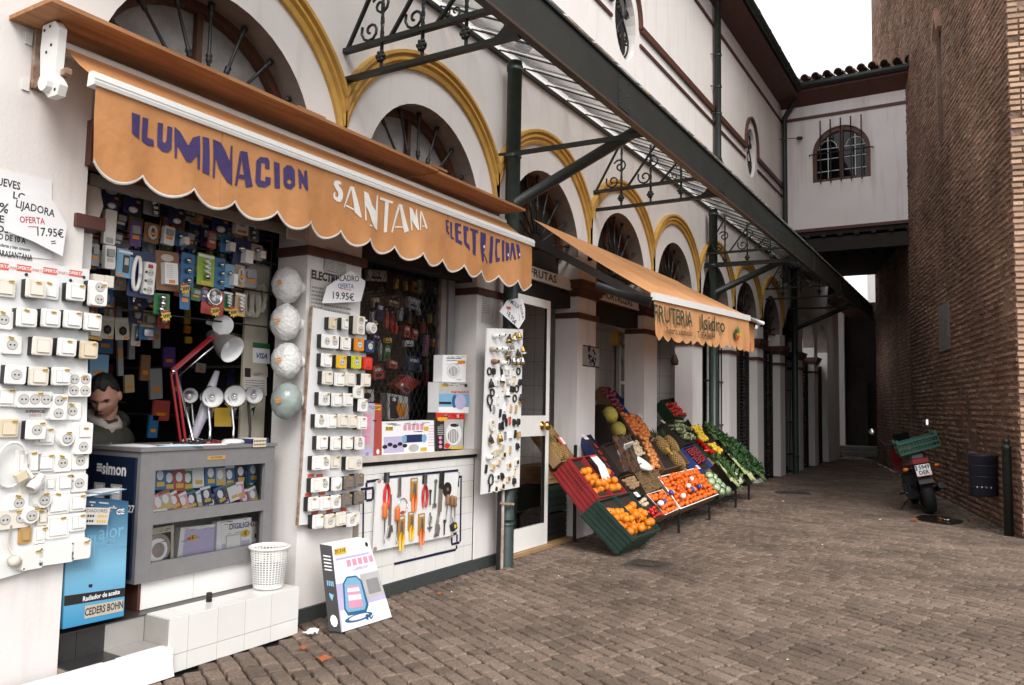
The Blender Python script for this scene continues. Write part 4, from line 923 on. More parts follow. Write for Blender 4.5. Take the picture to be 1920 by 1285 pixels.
# cable coil and plug hanging on the left board
pm('cable_cream', (.66,.60,.50), .5); pm('cable_black', (.015,.015,.015), .5)
m = MB('white_gloss'); c = at(24,872,0,.07); m.tube([(.06+.01*math.sin(a),c.y+.075*math.cos(a),c.z+.11*math.sin(a)) for a in [k*.35 for k in range(19)]],.008,6)
h = at(38,893,0,.08); m.tube([(.07,c.y+.03,c.z-.09),(.08,h.y,h.z+.03)],.008,6); m.use('p_cream'); m.tf(fac(h.y,h.z,.08,.5)); m.box(-.025,.025,-.02,.02,-.01,.02); m.use('brass'); m.box(.025,.05,-.012,-.008,0,.004); m.box(.025,.05,.008,.012,0,.004); m.tf()
h = at(68,906,0,.09); m.use('white_gloss'); m.tube([(.07,c.y+.06,c.z+.05),(.08,h.y-.05,h.z+.08),(.09,h.y-.02,h.z+.03)],.008,6); m.tf(fac(h.y,h.z,.09,-.6) @ Matrix.Rotation(math.pi/2,4,'X')); m.lathe([(.0,-.05),(.018,-.05),(.02,-.02),(.03,.0),(.032,.035),(.026,.036),(.024,.0),(0,0)],12); m.tf(); solo('extension_lead', m, 'white looped lead with plug and lamp socket hanging on the left board', 'cable')
m = MB('cable_cream'); a, b = at(22,985,0,.05), at(25,1060,0,.05); m.tube([(.045,a.y,a.z),(.05,a.y-.01,(a.z+b.z)/2),(.05,b.y,b.z+.05)],.005,6); m.tf(fac(b.y,b.z+.02,.055)); m.lathe([(0,-.02),(.025,-.02),(.025,.02),(.012,.03),(0,.03)],10); m.tf(); solo('cable_plug', m, 'thin cream cable with round plug at the foot of the left board', 'cable')
# ------------------------------------------------------------------ signs and papers
pm('paper', (.80,.80,.81), .8, var=.04); pm('paper_old', (.58,.55,.51), .85, var=.08); pm('print_grey', (.25,.25,.25), .8)
def paper(name, label, cat, corners, x, mat='paper', texts=(), lines=(), th=.002, cen=None):
    P = [at(px,py,0,x) for px, py in corners]; cy = sum(p.y for p in P)/len(P); o = thing(name, label, cat, (x,cy,min(p.z for p in P)))
    ar = sum(a.y*b.z-b.y*a.z for a, b in zip(P, P[1:]+P[:1]))
    if ar < 0: P = P[::-1]
    m = MB(mat); m.tf(Matrix(((0,0,1,x),(1,0,0,0),(0,1,0,0),(0,0,0,1)))); m.prism([(p.y,p.z) for p in P], 0, th); m.tf(); part('sheet', m, o)
    m = MB('ink')
    for tx in texts:
        body, px, py, size, mt, rot = tx[:6]; bold = tx[6] if len(tx) > 6 else .0005; sx = tx[7] if len(tx) > 7 else 1; fw_ = (at(px+tx[8]/2,py,0,x).y-at(px-tx[8]/2,py,0,x).y) if len(tx) > 8 else None
        h = at(px,py,0,x); text_mb(m, body, size, fac(h.y,h.z,x+th+.0008,rot), mt, bold=bold, sx=sx, jitter=.02, fitw=fw_)
    m.use('print_grey')
    for px, py, w_, n_, dz in lines:
        h = at(px,py,0,x); rg = random.Random(int(px*7+py))
        for q in range(n_):
            m.tf(fac(h.y,h.z-q*dz,x+th+.0005)); s_ = 0
            while s_ < w_: l = rg.uniform(.008,.03); m.box(s_,min(s_+l,w_),-dz*.22,dz*.22,0,.0003); s_ += l+.006
    m.tf()
    if texts or lines: part('lettering', m, o)
    return o
paper('poster', 'large printed white notice taped to the wall above the left board', 'poster', [(-60,305),(97,340),(97,487),(-60,470)], .004,
  texts=[('JUEVES',14,345,.055,'ink',0,.001,1,50),('LO',36,369,.05,'ink',0,.001),('%',7,392,.07,'ink',0,.001),('E',2,412,.05,'ink',0,.001),('OS',4,431,.045,'ink',0,.001),('O DE 10 A',22,448,.042,'ink',0,.001,1,52),('n ofertas y bajo consumo',26,464,.022,'ink',0,.0005,1,62),('PARASANTANA',26,479,.042,'ink',0,.001,1,70)])
paper('price_sign', 'white hand-cut price sign reading LIJADORA 17.95 on the left wall', 'sign', [(8,432),(18,380),(45,367),(75,364),(100,378),(125,424),(117,481),(60,452)], .05,
  texts=[('LIJADORA',66,392,.055,'ink',-.05,.0008,1,74),('OFERTA',60,414,.045,'ink_red',.12,.0006,1,48),('17.95€',93,437,.06,'ink',.10,.0008,1,50),('—',62,425,.05,'ink_red',.15),('=',100,456,.05,'ink',.3)])
T2 = cr(4.283,540,460)
paper('price_sign', 'white hand-cut price sign reading TALADRO 19.95 above the middle board', 'sign', [T2(*q) for q in ((272,465),(310,335),(420,255),(505,205),(620,290),(615,330),(585,450),(540,455),(360,465))], .08,
  texts=[('TALADRO',*T2(465,268),.062,'ink',.12,.0008,1,50),('OFERTA',*T2(462,330),.05,'ink_blue',.1,.0006,1,30),('19.95€',*T2(440,412),.075,'ink',.05,.0010,1,40),('—',*T2(460,352),.06,'ink_red',0,.0004,2)])
T3 = cr(6.425,890,540)
paper('price_sign', 'white hand-cut price sign reading AMOLADORA 18.95 on the green column', 'sign', [T3(*q) for q in ((297,285),(390,150),(500,128),(575,135),(605,250),(605,370),(530,495))], .25,
  texts=[('AMOLA',*T3(470,190),.07,'ink',-.25,.0008,1,20),('DORA',*T3(565,290),.06,'ink',-1.15,.0008,1,14),('18.95€',*T3(440,360),.08,'ink',-.55,.001,1,19),('▬',*T3(405,240),.05,'tag_red',0),('|',*T3(535,355),.07,'p_orange',0,.002)])
m = MB('tag_red'); h = at(*T3(405,242),0,.25); m.tf(fac(h.y,h.z,.2535)); m.box(-.04,.04,-.013,.013,0,.0004); m.tf(); solo('offer_sticker', m, 'small red offer sticker on the AMOLADORA price sign', 'sticker')
paper('poster', 'white ELECTRI poster half hidden behind the TALADRO sign', 'poster', [(583,505),(655,516),(652,592),(580,590)], .004, 'paper_old', texts=[('ELECTRI',*T2(290,258),.085,'ink',-.0,.004,1,48)], lines=[(*T2(188,335),.12,6,.028),(*T2(290,480),.28,2,.035)])
paper('poster', 'yellowed newspaper cutting pinned to the middle pier', 'poster', [T2(310,10),T2(470,55),T2(465,240),T2(290,195)], .012, 'paper_old', lines=[(*T2(318,35),.2,4,.014),(*T2(300,105),.1,9,.011),(*T2(390,115),.1,9,.011)])
paper('poster', 'small printed sheet high on the middle pier under the awning', 'poster', [(538,413),(578,418),(576,452),(536,448)], .004, 'paper_old', lines=[(541,420,.16,7,.014)])
paper('poster', 'scribbled old notice on the pier left of the green column', 'poster', [(905,545),(927,550),(924,608),(903,605)], .004, 'paper_old', lines=[(906,556,.12,8,.022)])
# ------------------------------------------------------------------ globes at the door jamb
def globe_mat():
    m = pm('globe', (.72,.71,.69), .16, var=.10, scale=5, bump=.9, bscale=14, bdist=.04); pm('globe_green', (.30,.345,.325), .15, var=.2, scale=4, bump=.4, bscale=9, bdist=.03)
globe_mat()
for k, (px, py) in enumerate(((538,535),(535,605),(537,677),(537,752))):
    h = at(px,py,1,3.92); mt = 'globe' if k < 3 else 'globe_green'; o = thing('globe_lamp', ['white wrapped glass globe lamp, topmost of the four on the door jamb','white wrapped glass globe lamp, second from top on the door jamb','white wrapped glass globe lamp, third from top on the door jamb','greenish glass globe lamp, lowest of the four on the door jamb'][k], 'lamp', (h.x,h.y,h.z-.11), 'globe lamps on the door jamb')
    m = MB(mt); m.sm = True; N1, N2 = 28, 20; vs = []
    for i in range(N2+1):
        for j in range(N1):
            t = math.pi*i/N2; p = 2*math.pi*j/N1; d = Vector((math.sin(t)*math.cos(p), math.sin(t)*math.sin(p), math.cos(t)))
            r_ = .112*(1+.07*noise.noise(d*3+Vector((k*5,0,0)))+.035*noise.noise(d*8+Vector((k*3,0,0))))*(1.08 if i < 2 and k == 1 else 1); vs.append((h.x+d.x*r_*.98, h.y+d.y*r_*.9, h.z+d.z*r_*1.14))
    m.add(vs, [(i*N1+j,(i+1)*N1+j,(i+1)*N1+(j+1) % N1,i*N1+(j+1) % N1) for i in range(N2) for j in range(N1)]); part('globe', m, o)
    m = MB('white'); m.tube([(h.x,h.y+.08,h.z),(h.x,4.058,h.z)],.045,10); part('base', m, o)
    m = MB('p_orange'); 
    for a, b, rt in ((-.02,.0,.3),(.02,-.04,.5)): 
        d = Vector((.35+a,-.9,.1+b*3)).normalized(); q = h+d*.121; xx = Vector((0,0,1)).cross(d).normalized()*-1; yy_ = d.cross(xx); m.bar(q-xx*.016,q+xx*.016+yy_*rt*.02,.002,.011,tuple(yy_))
    part('price_sticker', m, o)
# ------------------------------------------------------------------ counter, cabinet and what is on it
pm('grey_paint', (.19,.185,.185), .55, var=.12, scale=14, bump=.12, bscale=30); pm('navy', (.008,.016,.04), .35); pm('navy_card', (.015,.025,.10), .4); pm('blue_card', (.03,.15,.34), .4); pm('sky_card', (.20,.42,.60), .4)
pm('green_card', (.03,.17,.06), .4); pm('lime_card', (.30,.48,.05), .4); pm('red_card', (.42,.07,.05), .4); pm('tan_card', (.50,.36,.20), .5); pm('brown_card', (.26,.13,.06), .5); pm('purple_card', (.10,.05,.20), .4); pm('pink_card', (.70,.30,.42), .4)
pm('lilac', (.50,.46,.66), .4); pm('clear_grey', (.30,.30,.31), .3); pm('silver', (.62,.62,.63), .22, metal=1); pm('black_card', (.02,.018,.018), .4); pm('grey_card', (.48,.47,.46), .4); pm('teal', (.02,.12,.25), .4); pm('dull_cream', (.5,.45,.36), .5)
CXF, CXB, CY_0, CY_1 = -.10, -.62, 2.90, 3.92
ct = thing('display_counter', 'grey shop counter with two glazed shelves of boxes, standing on white base', 'counter', (-.35,3.4,.31))
for nm, a in (('stile',(CXF-.05,CXF,CY_0,CY_0+.10,.47,1.235)),('stile',(CXF-.05,CXF,CY_1-.08,CY_1,.47,1.235)),('rail',(CXF-.05,CXF+.001,CY_0+.10,CY_1-.08,1.12,1.235)),('rail',(CXF-.05,CXF+.001,CY_0+.10,CY_1-.08,.80,.87)),('rail',(CXF-.05,CXF+.001,CY_0+.10,CY_1-.08,.47,.575)),
   ('shelf',(CXB+.02,CXF-.05,CY_0+.02,CY_1-.02,.80,.82)),('floor',(CXB+.02,CXF-.05,CY_0+.02,CY_1-.02,.50,.52)),('side',(CXB,CXF-.05,CY_0,CY_0+.02,.47,1.235)),('side',(CXB,CXF-.05,CY_1-.02,CY_1,.47,1.235)),('top',(CXB-.02,CXF+.012,CY_0-.012,CY_1+.012,1.235,1.255)),('back',(CXB,CXB+.02,CY_0+.02,CY_1-.02,.47,1.235))):
    m = MB('grey_paint' if nm != 'back' else 'panel_white'); m.box(*a); part(nm, m, ct)
for z0, z1 in ((.575,.80),(.87,1.12)): m = MB('glass'); m.quad((CXF-.03,CY_0+.10,z0),(CXF-.03,CY_1-.08,z0),(CXF-.03,CY_1-.08,z1),(CXF-.03,CY_0+.10,z1)); part('pane', m, ct)
for a, b in ((2.97,3.33),(3.333,3.83)): m = MB('white'); m.box(-.16,-.135,a,b,.307,.47); part('plinth_panel', m, ct)
m = MB('brown_paint'); m.box(-.6,-.136,2.95,2.968,.307,.47); part('plinth_end', m, ct)
m = MB('brass'); m.mats = []; m.use('p_wood'); m.box(CXF+.001,CXF+.004,3.36,3.50,1.165,1.19); m.use('ink'); text_mb(m,'NO FUMAR',.018,fac(3.43,1.178,CXF+.0045),'ink'); part('name_plate', m, ct)
def jam(x, z, y): return Matrix(((1,0,0,x),(0,0,-1,y),(0,1,0,z),(0,0,0,1)))      # facing -y
sp_ = thing('switch_poster', 'dark blue printed switch poster on the end of the counter', 'poster', (-.35,2.89,.55))
m = MB('navy'); m.box(-.60,-.13,2.885,2.899,.50,1.20); part('sheet', m, sp_)
m = MB('grey_card')
for x in (-.47,-.30):
    for z in (.98,.78): m.tf(jam(x,z,2.884)); m.use('grey_card'); m.box(-.055,.055,-.055,.055,0,.001); m.use('paper'); m.box(-.035,.035,-.04,.04,.001,.002); m.use('ink'); m.box(-.037,.037,-.001,.001,.002,.0025)
m.tf(); text_mb(m,'≡simon',.10,jam(-.36,1.12,2.8835),'paper',bold=.003); text_mb(m,'Simon27',.06,jam(-.22,.90,2.8835),'paper',bold=.001); part('print', m, sp_)
# bulb boxes on the upper shelf
CB = cr(3.2125,160,780)
def bulb_box(px, py, w_, h_, d_, mt, rot, x, lab, acc='paper'):
    h = at(px,py,0,x); o = thing('bulb_box', lab, 'box', (x,h.y,h.z-h_/2), 'light bulb boxes in the counter')
    M = fac(h.y,h.z,x,rot,-.15); m = MB(mt); m.tf(M); m.box(-w_/2,w_/2,-h_/2,h_/2,-d_,0); m.tf(); part('carton', m, o)
    m = MB(acc); m.tf(M); m.use('paper'); m.prism(circ(0,h_*.08,w_*.28,10,1.3),0.0003,.0006,back=False); m.use(acc); m.box(-w_*.5,w_*.5,h_*.36,h_*.5,.0003,.0006); m.use('tag_yellow'); m.box(-w_*.25,w_*.35,-h_*.36,-h_*.18,.0003,.0008); m.tf(); part('print', m, o)
U1 = [(450,370,'blue_card','paper'),(505,385,'teal','pink_card'),(565,380,'red_card','pink_card'),(617,385,'green_card','paper'),(680,360,'paper','pink_card'),(755,355,'blue_card','pink_card'),(812,365,'dull_cream','blue_card'),(868,365,'teal','paper'),(935,345,'navy_card','paper'),(1010,335,'blue_card','paper'),(1000,400,'green_card','red_card')]
CN = {'tag_yellow':'yellow','p_orange':'orange','paper_old':'off-white','blue_card':'blue','teal':'dark teal','red_card':'red','green_card':'green','paper':'white','dull_cream':'cream','navy_card':'navy','sky_card':'light blue','pink_card':'pink','lime_card':'lime','tan_card':'tan','brown_card':'brown','purple_card':'purple','clear_grey':'clear grey','white_gloss':'white','panel_white':'white','black_card':'black','navy':'dark navy','grey_card':'grey'}
for k, (x, y, mt, ac) in enumerate(U1): bulb_box(*CB(x,y), .088, .155, .07, mt, random.uniform(-.06,.02), -.24, '%s light bulb box, %s from the left in the back row of the counter' % (CN[mt], ORD[k+1]), ac)
U2 = [(395,545,'pink_card','paper'),(440,530,'paper','pink_card'),(485,510,'dull_cream','red_card'),(535,515,'red_card','paper'),(590,520,'pink_card','paper'),(640,510,'black_card','blue_card'),(690,505,'sky_card','paper'),(730,480,'navy_card','paper'),(760,530,'navy','blue_card'),(815,480,'navy_card','blue_card'),(850,530,'black_card','red_card'),(890,460,'paper','green_card'),(930,450,'pink_card','paper'),(960,500,'red_card','paper'),(1010,480,'clear_grey','paper')]
for k, (x, y, mt, ac) in enumerate(U2): bulb_box(*CB(x,y), .078, .115, .06, mt, random.uniform(.1,.4), -.165, '%s light bulb box, %s from the left in the front row of the counter' % (CN[mt], ORD[k+1]), ac)
m = MB('paper'); h = at(*CB(445,585),0,-.145); 
for px, py, w_ in ((445,583,.11),(545,580,.17)): h = at(*CB(px,py),0,-.148); m.tf(fac(h.y,h.z,-.148,.03,-.4)); m.use('paper'); m.box(-w_/2,w_/2,-.02,.02,0,.002); m.use('ink'); [m.box(-w_/2+.01+q*.014,-w_/2+.019+q*.014,-.006,.006,.002,.0025) for q in range(int(w_/.015))]
m.tf(); solo('price_strip', m, 'handwritten price strips on the upper shelf of the counter', 'label')
def flat_box(name, lab, crn, x, d_, mt, draw=None, cat='box', org=None):
    P = [at(*q,0,x) for q in crn]; o = thing(name, lab, cat, (x-d_/2,sum(p.y for p in P)/4,min(p.z for p in P)))
    m = MB(mt); F_ = [tuple(p) for p in P]; B_ = [(p.x-d_,p.y,p.z) for p in P]; m.add(F_+B_, [(0,1,2,3),(5,4,7,6),(4,5,1,0),(5,6,2,1),(6,7,3,2),(7,4,0,3)]); part('carton', m, o)
    if draw:
        m = MB('ink')
        def uv(u, v, e=.001): a = P[0].lerp(P[1],u); b = P[3].lerp(P[2],u); q = a.lerp(b,v); return (q.x+e,q.y,q.z)      # P: BL,BR,TR,TL
        draw(m, uv); part('print', m, o)
        m = MB('print_grey'); rq = random.Random(len(lab)*3)
        for k in range(16): u = rq.uniform(.05,.8); v = rq.choice((.93,.96,.90,.66))+rq.uniform(-.01,.01); m.use(rq.choice(('print_grey','ink','grey_card'))); w_ = rq.uniform(.03,.16); m.quad(uv(u,v,.0034),uv(min(.97,u+w_),v,.0034),uv(min(.97,u+w_),v+.012,.0034),uv(u,v+.012,.0034))
        part('small_print', m, o, kind='stuff')
    return o
def R_(m, uv, mt, u0, u1, v0, v1, e=.001): m.use(mt); m.quad(uv(u0,v0,e),uv(u1,v0,e),uv(u1,v1,e),uv(u0,v1,e))
def E_(m, uv, mt, cu, cv, ru, rv, e=.0015, n=16): m.use(mt); m.poly([uv(cu+ru*math.cos(2*math.pi*k/n),cv+rv*math.sin(2*math.pi*k/n),e) for k in range(n)])
def T_(m, uv, body, cu, cv, size, mt, bold=.0005, sx=1, e=.002):
    q = uv(cu,cv,e); text_mb(m, body, size, fac(q[1],q[2],q[0]), mt, bold=bold, sx=sx)
def d_ring(m, uv): R_(m,uv,'dull_cream',.02,.98,.02,.98); R_(m,uv,'black_card',.06,.9,.22,.86,.0012); E_(m,uv,'silver',.47,.53,.42,.33,.0018,24); E_(m,uv,'paper',.46,.5,.33,.26,.0022,20); E_(m,uv,'silver',.5,.5,.2,.17,.0026,16); T_(m,uv,'DOWNLIGHT 2x26',.5,.13,.024,'ink'); T_(m,uv,'E CONSUMO',.5,.05,.02,'ink')
flat_box('boxed_downlight', 'boxed round glass downlight at the lower left of the counter', [CB(338,965),CB(530,925),CB(535,655),CB(345,690)], -.17, .06, 'dull_cream', d_ring)
def d_lil(m, uv): R_(m,uv,'lilac',.12,.97,.04,.92); E_(m,uv,'tag_yellow',.35,.72,.12,.08,.0015,9); E_(m,uv,'tag_red',.25,.7,.05,.05,.002,7); T_(m,uv,'— € —',.35,.72,.03,'ink'); E_(m,uv,'tag_yellow',.72,.15,.12,.03)
flat_box('light_carton', 'flat lilac fronted box in the lower shelf of the counter', [CB(545,925),CB(780,880),CB(795,650),CB(575,675)], -.19, .05, 'panel_white', d_lil)
def d_dig(m, uv): R_(m,uv,'purple_card',.15,.95,.04,.42); R_(m,uv,'lilac',.15,.95,.04,.42,.0012); R_(m,uv,'grey_card',.25,.7,.12,.62,.0016); R_(m,uv,'panel_white',.28,.67,.15,.59,.002); T_(m,uv,'DIGILIGHT',.72,.82,.05,'purple_card',.001,.9); E_(m,uv,'tag_yellow',.82,.6,.14,.1,.0024,9); T_(m,uv,'€',.82,.6,.04,'ink',e=.003)
flat_box('light_carton', 'white and purple DIGILIGHT box in the lower shelf of the counter', [CB(785,880),CB(1000,835),CB(1000,612),CB(795,638)], -.17, .05, 'panel_white', d_dig)
def d_rad(m, uv): T_(m,uv,'Radium',.5,.88,.025,'p_orange'); R_(m,uv,'ink',.4,.62,.4,.55); E_(m,uv,'paper',.5,.3,.2,.08)
flat_box('boxed_bulb', 'narrow white box at the lower right of the counter', [CB(1000,800),CB(1050,790),CB(1050,635),CB(1000,640)], -.20, .05, 'panel_white', d_rad)
# things on the counter top
CT = 1.256
def sheet_stack(lab, y, x, w_, l_, rz, mt, z=CT, th=.004, name='paper_stack'):
    m = MB(mt); m.tf(Matrix.Translation((x,y,z)) @ Matrix.Rotation(rz,4,'Z')); m.box(-w_/2,w_/2,-l_/2,l_/2,0,th); m.use('paper'); m.box(-w_/2+.01,w_/2-.01,-l_/2+.01,l_/2-.01,th,th+.002); m.tf(); solo(name, m, lab, 'paper')
sheet_stack('white papers lying on the left end of the counter', 3.02, -.3, .3, .2, .2, 'grey_card')
sheet_stack('blue edged papers lying near the front of the counter', 3.2, -.2, .2, .28, -.3, 'sky_card')
sheet_stack('white magazine lying in the middle of the counter', 3.46, -.3, .22, .3, .1, 'paper')
sheet_stack('pale sheet lying at the front middle of the counter', 3.42, -.17, .12, .2, -.2, 'panel_white')
sheet_stack('dark blue flat box at the right end of the counter', 3.82, -.22, .16, .16, 0, 'navy_card', th=.03)
m = MB('p_cream'); h = at(487,829,0,-.085); m.tf(fac(h.y,h.z-.005,-.085)); m.box(-.055,.055,-.028,.028,0,.002); m.use('ink'); [m.box(-.05+q*.013,-.042+q*.013,r_,r_+.012,.002,.0025) for q in range(8) for r_ in (-.018,.006)]; m.tf(); solo('counter_label', m, 'cream handwritten label clipped to the right corner of the counter', 'label')
pm('red_paint', (.26,.010,.014), .25, var=.1); pm('shade_grey', (.13,.125,.12), .35); pm('shade_white', (.80,.80,.80), .25)
lp = thing('desk_lamp', 'tall red jointed desk lamp with grey shade on the counter', 'lamp', (-.3,3.33,CT))
A0 = at(352,826,0,-.30); A0.z = CT; A1 = at(325,697,0,-.30); A2 = at(400,638,0,-.28); HD = at(412,640,0,-.26)
m = MB('red_paint'); 
for s in (-.025,.025): m.bar((A0.x+s,A0.y-.03,A0.z),(A1.x+s,A1.y,A1.z),.009,.014)
part('lower_arm', m, lp)
m = MB('silver'); m.tube([(A0.x,A0.y+.05,A0.z),(A1.x,A1.y+.03,A1.z-.03)],.009,8); part('spring_rod', m, lp)
m = MB('red_paint'); 
for s in (-.02,.02): m.bar((A1.x+s,A1.y,A1.z+.01),(A2.x+s,A2.y,A2.z+.03),.009,.014)
part('upper_arm', m, lp)
m = MB('silver'); m.tube([(A1.x,A1.y+.03,A1.z-.03),(A2.x,A2.y+.02,A2.z-.03)],.007,8); m.sphere(A1,.018,8,6); part('tie_rod', m, lp)
m = MB('plate_black'); m.tf(Matrix.Translation((A0.x,A0.y,CT))); m.lathe([(0,0),(.09,0),(.09,.015),(0,.02)],20); m.tf(); part('base', m, lp)
ax = Vector((.80,.10,-.42)).normalized(); q = ax.to_track_quat('Z','Y').to_matrix().to_4x4()
m = MB('shade_grey'); m.tf(Matrix.Translation(HD) @ q); m.lathe([(.0,-.10),(.035,-.10),(.038,-.03),(.045,-.01),(.07,.03),(.088,.08),(.095,.13)],22); m.use('shade_white'); m.lathe([(.093,.13),(.086,.08),(.068,.032),(.03,.0),(0,-.005)],22); m.sphere((0,0,.05),.03,10,8); m.tf(); sh = part('shade', m, lp)
m = MB('plate_black'); m.tf(Matrix.Translation(HD) @ q); [m.tf(Matrix.Translation(HD) @ q @ Matrix.Rotation(k*.6,4,'Z')) or m.box(.0355,.0385,-.004,.004,-.085,-.05) for k in range(10)]; m.tf(); part('vent', m, sh)
def small_lamp(lab, px, py, pb, r_, base_mt, x, stem_mt):
    c = at(px,py,0,x); b = at(pb,826,0,x); o = thing('desk_lamp', lab, 'lamp', (b.x,b.y,CT))
    m = MB(base_mt); m.tf(Matrix.Translation((b.x,b.y,CT))); m.lathe([(0,0),(.075,0),(.078,.012),(.06,.026),(.015,.03),(0,.03)],18); m.tf(); part('base', m, o)
    m = MB(stem_mt); m.tube([(b.x,b.y,CT+.03),(b.x,b.y,CT+.10),(b.x-.03,b.y,c.z-.06),(c.x-.06,c.y-.02,c.z)],.009,8); part('stem', m, o)
    d = (CAM-c); d.z *= .6; d = (d.normalized()+Vector((0,.12,0))).normalized(); q = d.to_track_quat('Z','Y').to_matrix().to_4x4(); M = Matrix.Translation(c) @ q
    m = MB('shade_white'); m.tf(M); m.lathe([(0,-.11),(.02,-.11),(.03,-.06),(r_*.8,-.02),(r_,.03)],20); m.lathe([(r_*.97,.03),(r_*.78,-.018),(.03,-.045),(0,-.05)],20); m.use('silver'); m.lathe([(.02,-.045),(.022,-.02),(.015,.0),(0,.004)],10); m.tf(); part('shade', m, o)
    m = MB('cello'); m.tf(M); m.sm = True; vs = []; nn = 18
    for i in range(6):
        for j in range(nn): a = 2*math.pi*j/nn; rr_ = (r_*1.06,r_*1.12,r_*.9,r_*.6,r_*.35,.02)[i]*(1+.10*noise.noise(Vector((j*.9,i*1.3,px)))); vs.append((rr_*math.cos(a), rr_*math.sin(a)-(0,.0,.02,.05,.09,.13)[i], (.034,.0,-.04,-.08,-.11,-.14)[i]))
    m.add(vs, [(i*nn+j,i*nn+(j+1) % nn,(i+1)*nn+(j+1) % nn,(i+1)*nn+j) for i in range(5) for j in range(nn)]); m.tf(); part('wrapping', m, o)
small_lamp('small desk lamp on a red round base, wrapped in film', 398,745,393,.068,'red_paint',-.25,'silver')
small_lamp('small white desk lamp wrapped in film, middle of three on the counter', 440,743,437,.072,'shade_white',-.25,'silver')
small_lamp('small desk lamp with black stem at the right end of the counter', 476,741,468,.060,'plate_black',-.28,'plate_black')
small_lamp('pale lamp half hidden behind the red jointed lamp', 356,742,362,.05,'shade_white',-.45,'silver')
c = at(418,610,0,-.3); d = (CAM-c).normalized(); M = Matrix.Translation(c) @ d.to_track_quat('Z','Y').to_matrix().to_4x4(); m = MB('red_paint'); m.tf(M); m.lathe([(0,-.05),(.05,-.04),(.072,-.005),(.072,.002)],22); m.use('shade_white'); m.lathe([(.070,.002),(.05,.008),(0,.01)],22); m.tube([(-.04,0,-.02),(-.1,.02,-.05)],.02,8); m.tf(); solo('clip_lamp', m, 'white faced clip lamp with thin red rim hanging above the counter', 'lamp')
m = MB('cello'); m.mats = []; pm('bag_lilac', (.55,.52,.60), .3, trans=.4); m.use('bag_lilac'); a, b = at(362,822,0,-.33), at(407,697,0,-.36); m.tube([a,a.lerp(b,.3)+Vector((0,.01,0)),a.lerp(b,.6)+Vector((0,.012,.03)),b],[.028,.034,.034,.018],10); solo('wrapped_tube', m, 'tall lilac plastic-wrapped tube leaning between the counter lamps', 'package')
m = MB('cable_black'); b = at(365,818,0,-.2); rg = random.Random(4); m.tube([(b.x+.05*math.cos(k*.8),b.y+.07*math.sin(k*.8)+k*.006,CT+.02+.015*math.sin(k*1.7)) for k in range(20)],.005,6); solo('lamp_cable', m, 'tangled black lamp cable on the counter', 'cable')
# back-of-jamb notices
nb = thing('notice_panel', 'white notice panel with a blue VISA sticker beside the counter lamps', 'notice board', (-.4,3.95,1.26))
y0n = at(455,700,0,-.42).y; m = MB('dull_cream'); m.box(-.44,-.42,y0n,4.10,1.26,2.55); part('panel', m, nb)
def npap(crn, mt, e): P = [at(*q,0,-.418+e) for q in crn]; m.use(mt); m.quad(*[tuple(p) for p in P])
m = MB('paper'); npap([(474,680),(506,683),(506,655),(474,652)],'paper',.001); npap([(474,652),(506,655),(506,645),(474,642)],'green_card',.001)
h = at(490,668,0,-.416); text_mb(m,'VISA',.055,fac(h.y,h.z,-.4155),'ink_blue',bold=.0015,shear=.25); npap([(458,740),(500,742),(500,700),(458,697)],'paper_old',.001); npap([(459,707),(470,708),(470,691),(459,690)],'ink',.0015)
npap([(472,705),(502,707),(502,688),(472,686)],'dull_cream',.001)
for k in range(7): npap([(460,714+k*4.5),(496,716+k*4.5),(496,714+k*4.5),(460,712+k*4.5)],'print_grey',.002)
npap([(402,800),(434,800),(434,765),(402,765)],'tag_yellow',.0); part('notices', m, nb)
# ------------------------------------------------------------------ hanging packs in the doorway
BP = cr(4.2825,150,310)
packs = [(245,270,140,180,'navy_card','oval'),(420,300,140,190,'navy_card','oval'),(575,335,130,140,'clear_grey','bulbs'),(770,390,120,190,'navy_card','oval'),(1125,460,130,180,'navy_card','oval'),(1280,490,105,140,'white_gloss','knob'),(445,555,95,200,'purple_card','lab'),(575,545,120,160,'brown_card','cable'),(695,570,85,150,'white_gloss','lab'),(805,590,95,130,'teal','box'),(955,430,70,80,'brown_card','lab'),(1060,600,70,140,'red_card','lab'),(1175,630,95,150,'blue_card','box'),(1300,700,140,210,'navy_card','box'),(220,500,95,280,'white_gloss','plain'),(220,740,85,190,'white_gloss','lab'),(360,790,140,230,'sky_card','phone'),(490,880,200,370,'navy_card','strip'),(700,850,190,320,'brown_card','chime'),(862,850,110,290,'blue_card','bulbs'),(1010,840,140,260,'lime_card','cfl'),(1122,870,85,250,'blue_card','bulbs'),(1200,890,80,190,'sky_card','box'),(1285,890,80,180,'tan_card','cable'),(1370,910,100,150,'clear_grey','lab'),(655,1115,130,170,'green_card','bulbs'),(840,1060,80,200,'blue_card','lab'),(1065,1100,180,210,'red_card','led'),(1185,1095,80,160,'green_card','cfl'),(1285,1120,85,190,'tan_card','cfl'),(930,1040,80,100,'green_card','lab'),(1000,1040,60,100,'purple_card','lab'),(120,720,70,180,'clear_grey','lab'),(330,450,100,140,'navy','lab'),(880,600,90,150,'navy','lab'),(290,600,110,130,'navy','lab'),(1390,540,90,150,'clear_grey','bulbs'),(1420,700,90,130,'dull_cream','box')]
IT = {'oval':'white fitting','bulbs':'reflector bulbs','knob':'dial','lab':'label','cable':'coiled cable','box':'white adaptor','plain':'smooth front','phone':'phone picture','strip':'power strip','chime':'door chime','cfl':'spiral bulb','led':'round LED lamp'}
PLC = lambda x, y: ('upper' if y < 450 else ('middle' if y < 760 else 'lower'))+' '+('left' if x < 420 else ('centre' if x < 900 else 'right'))
seen = {}
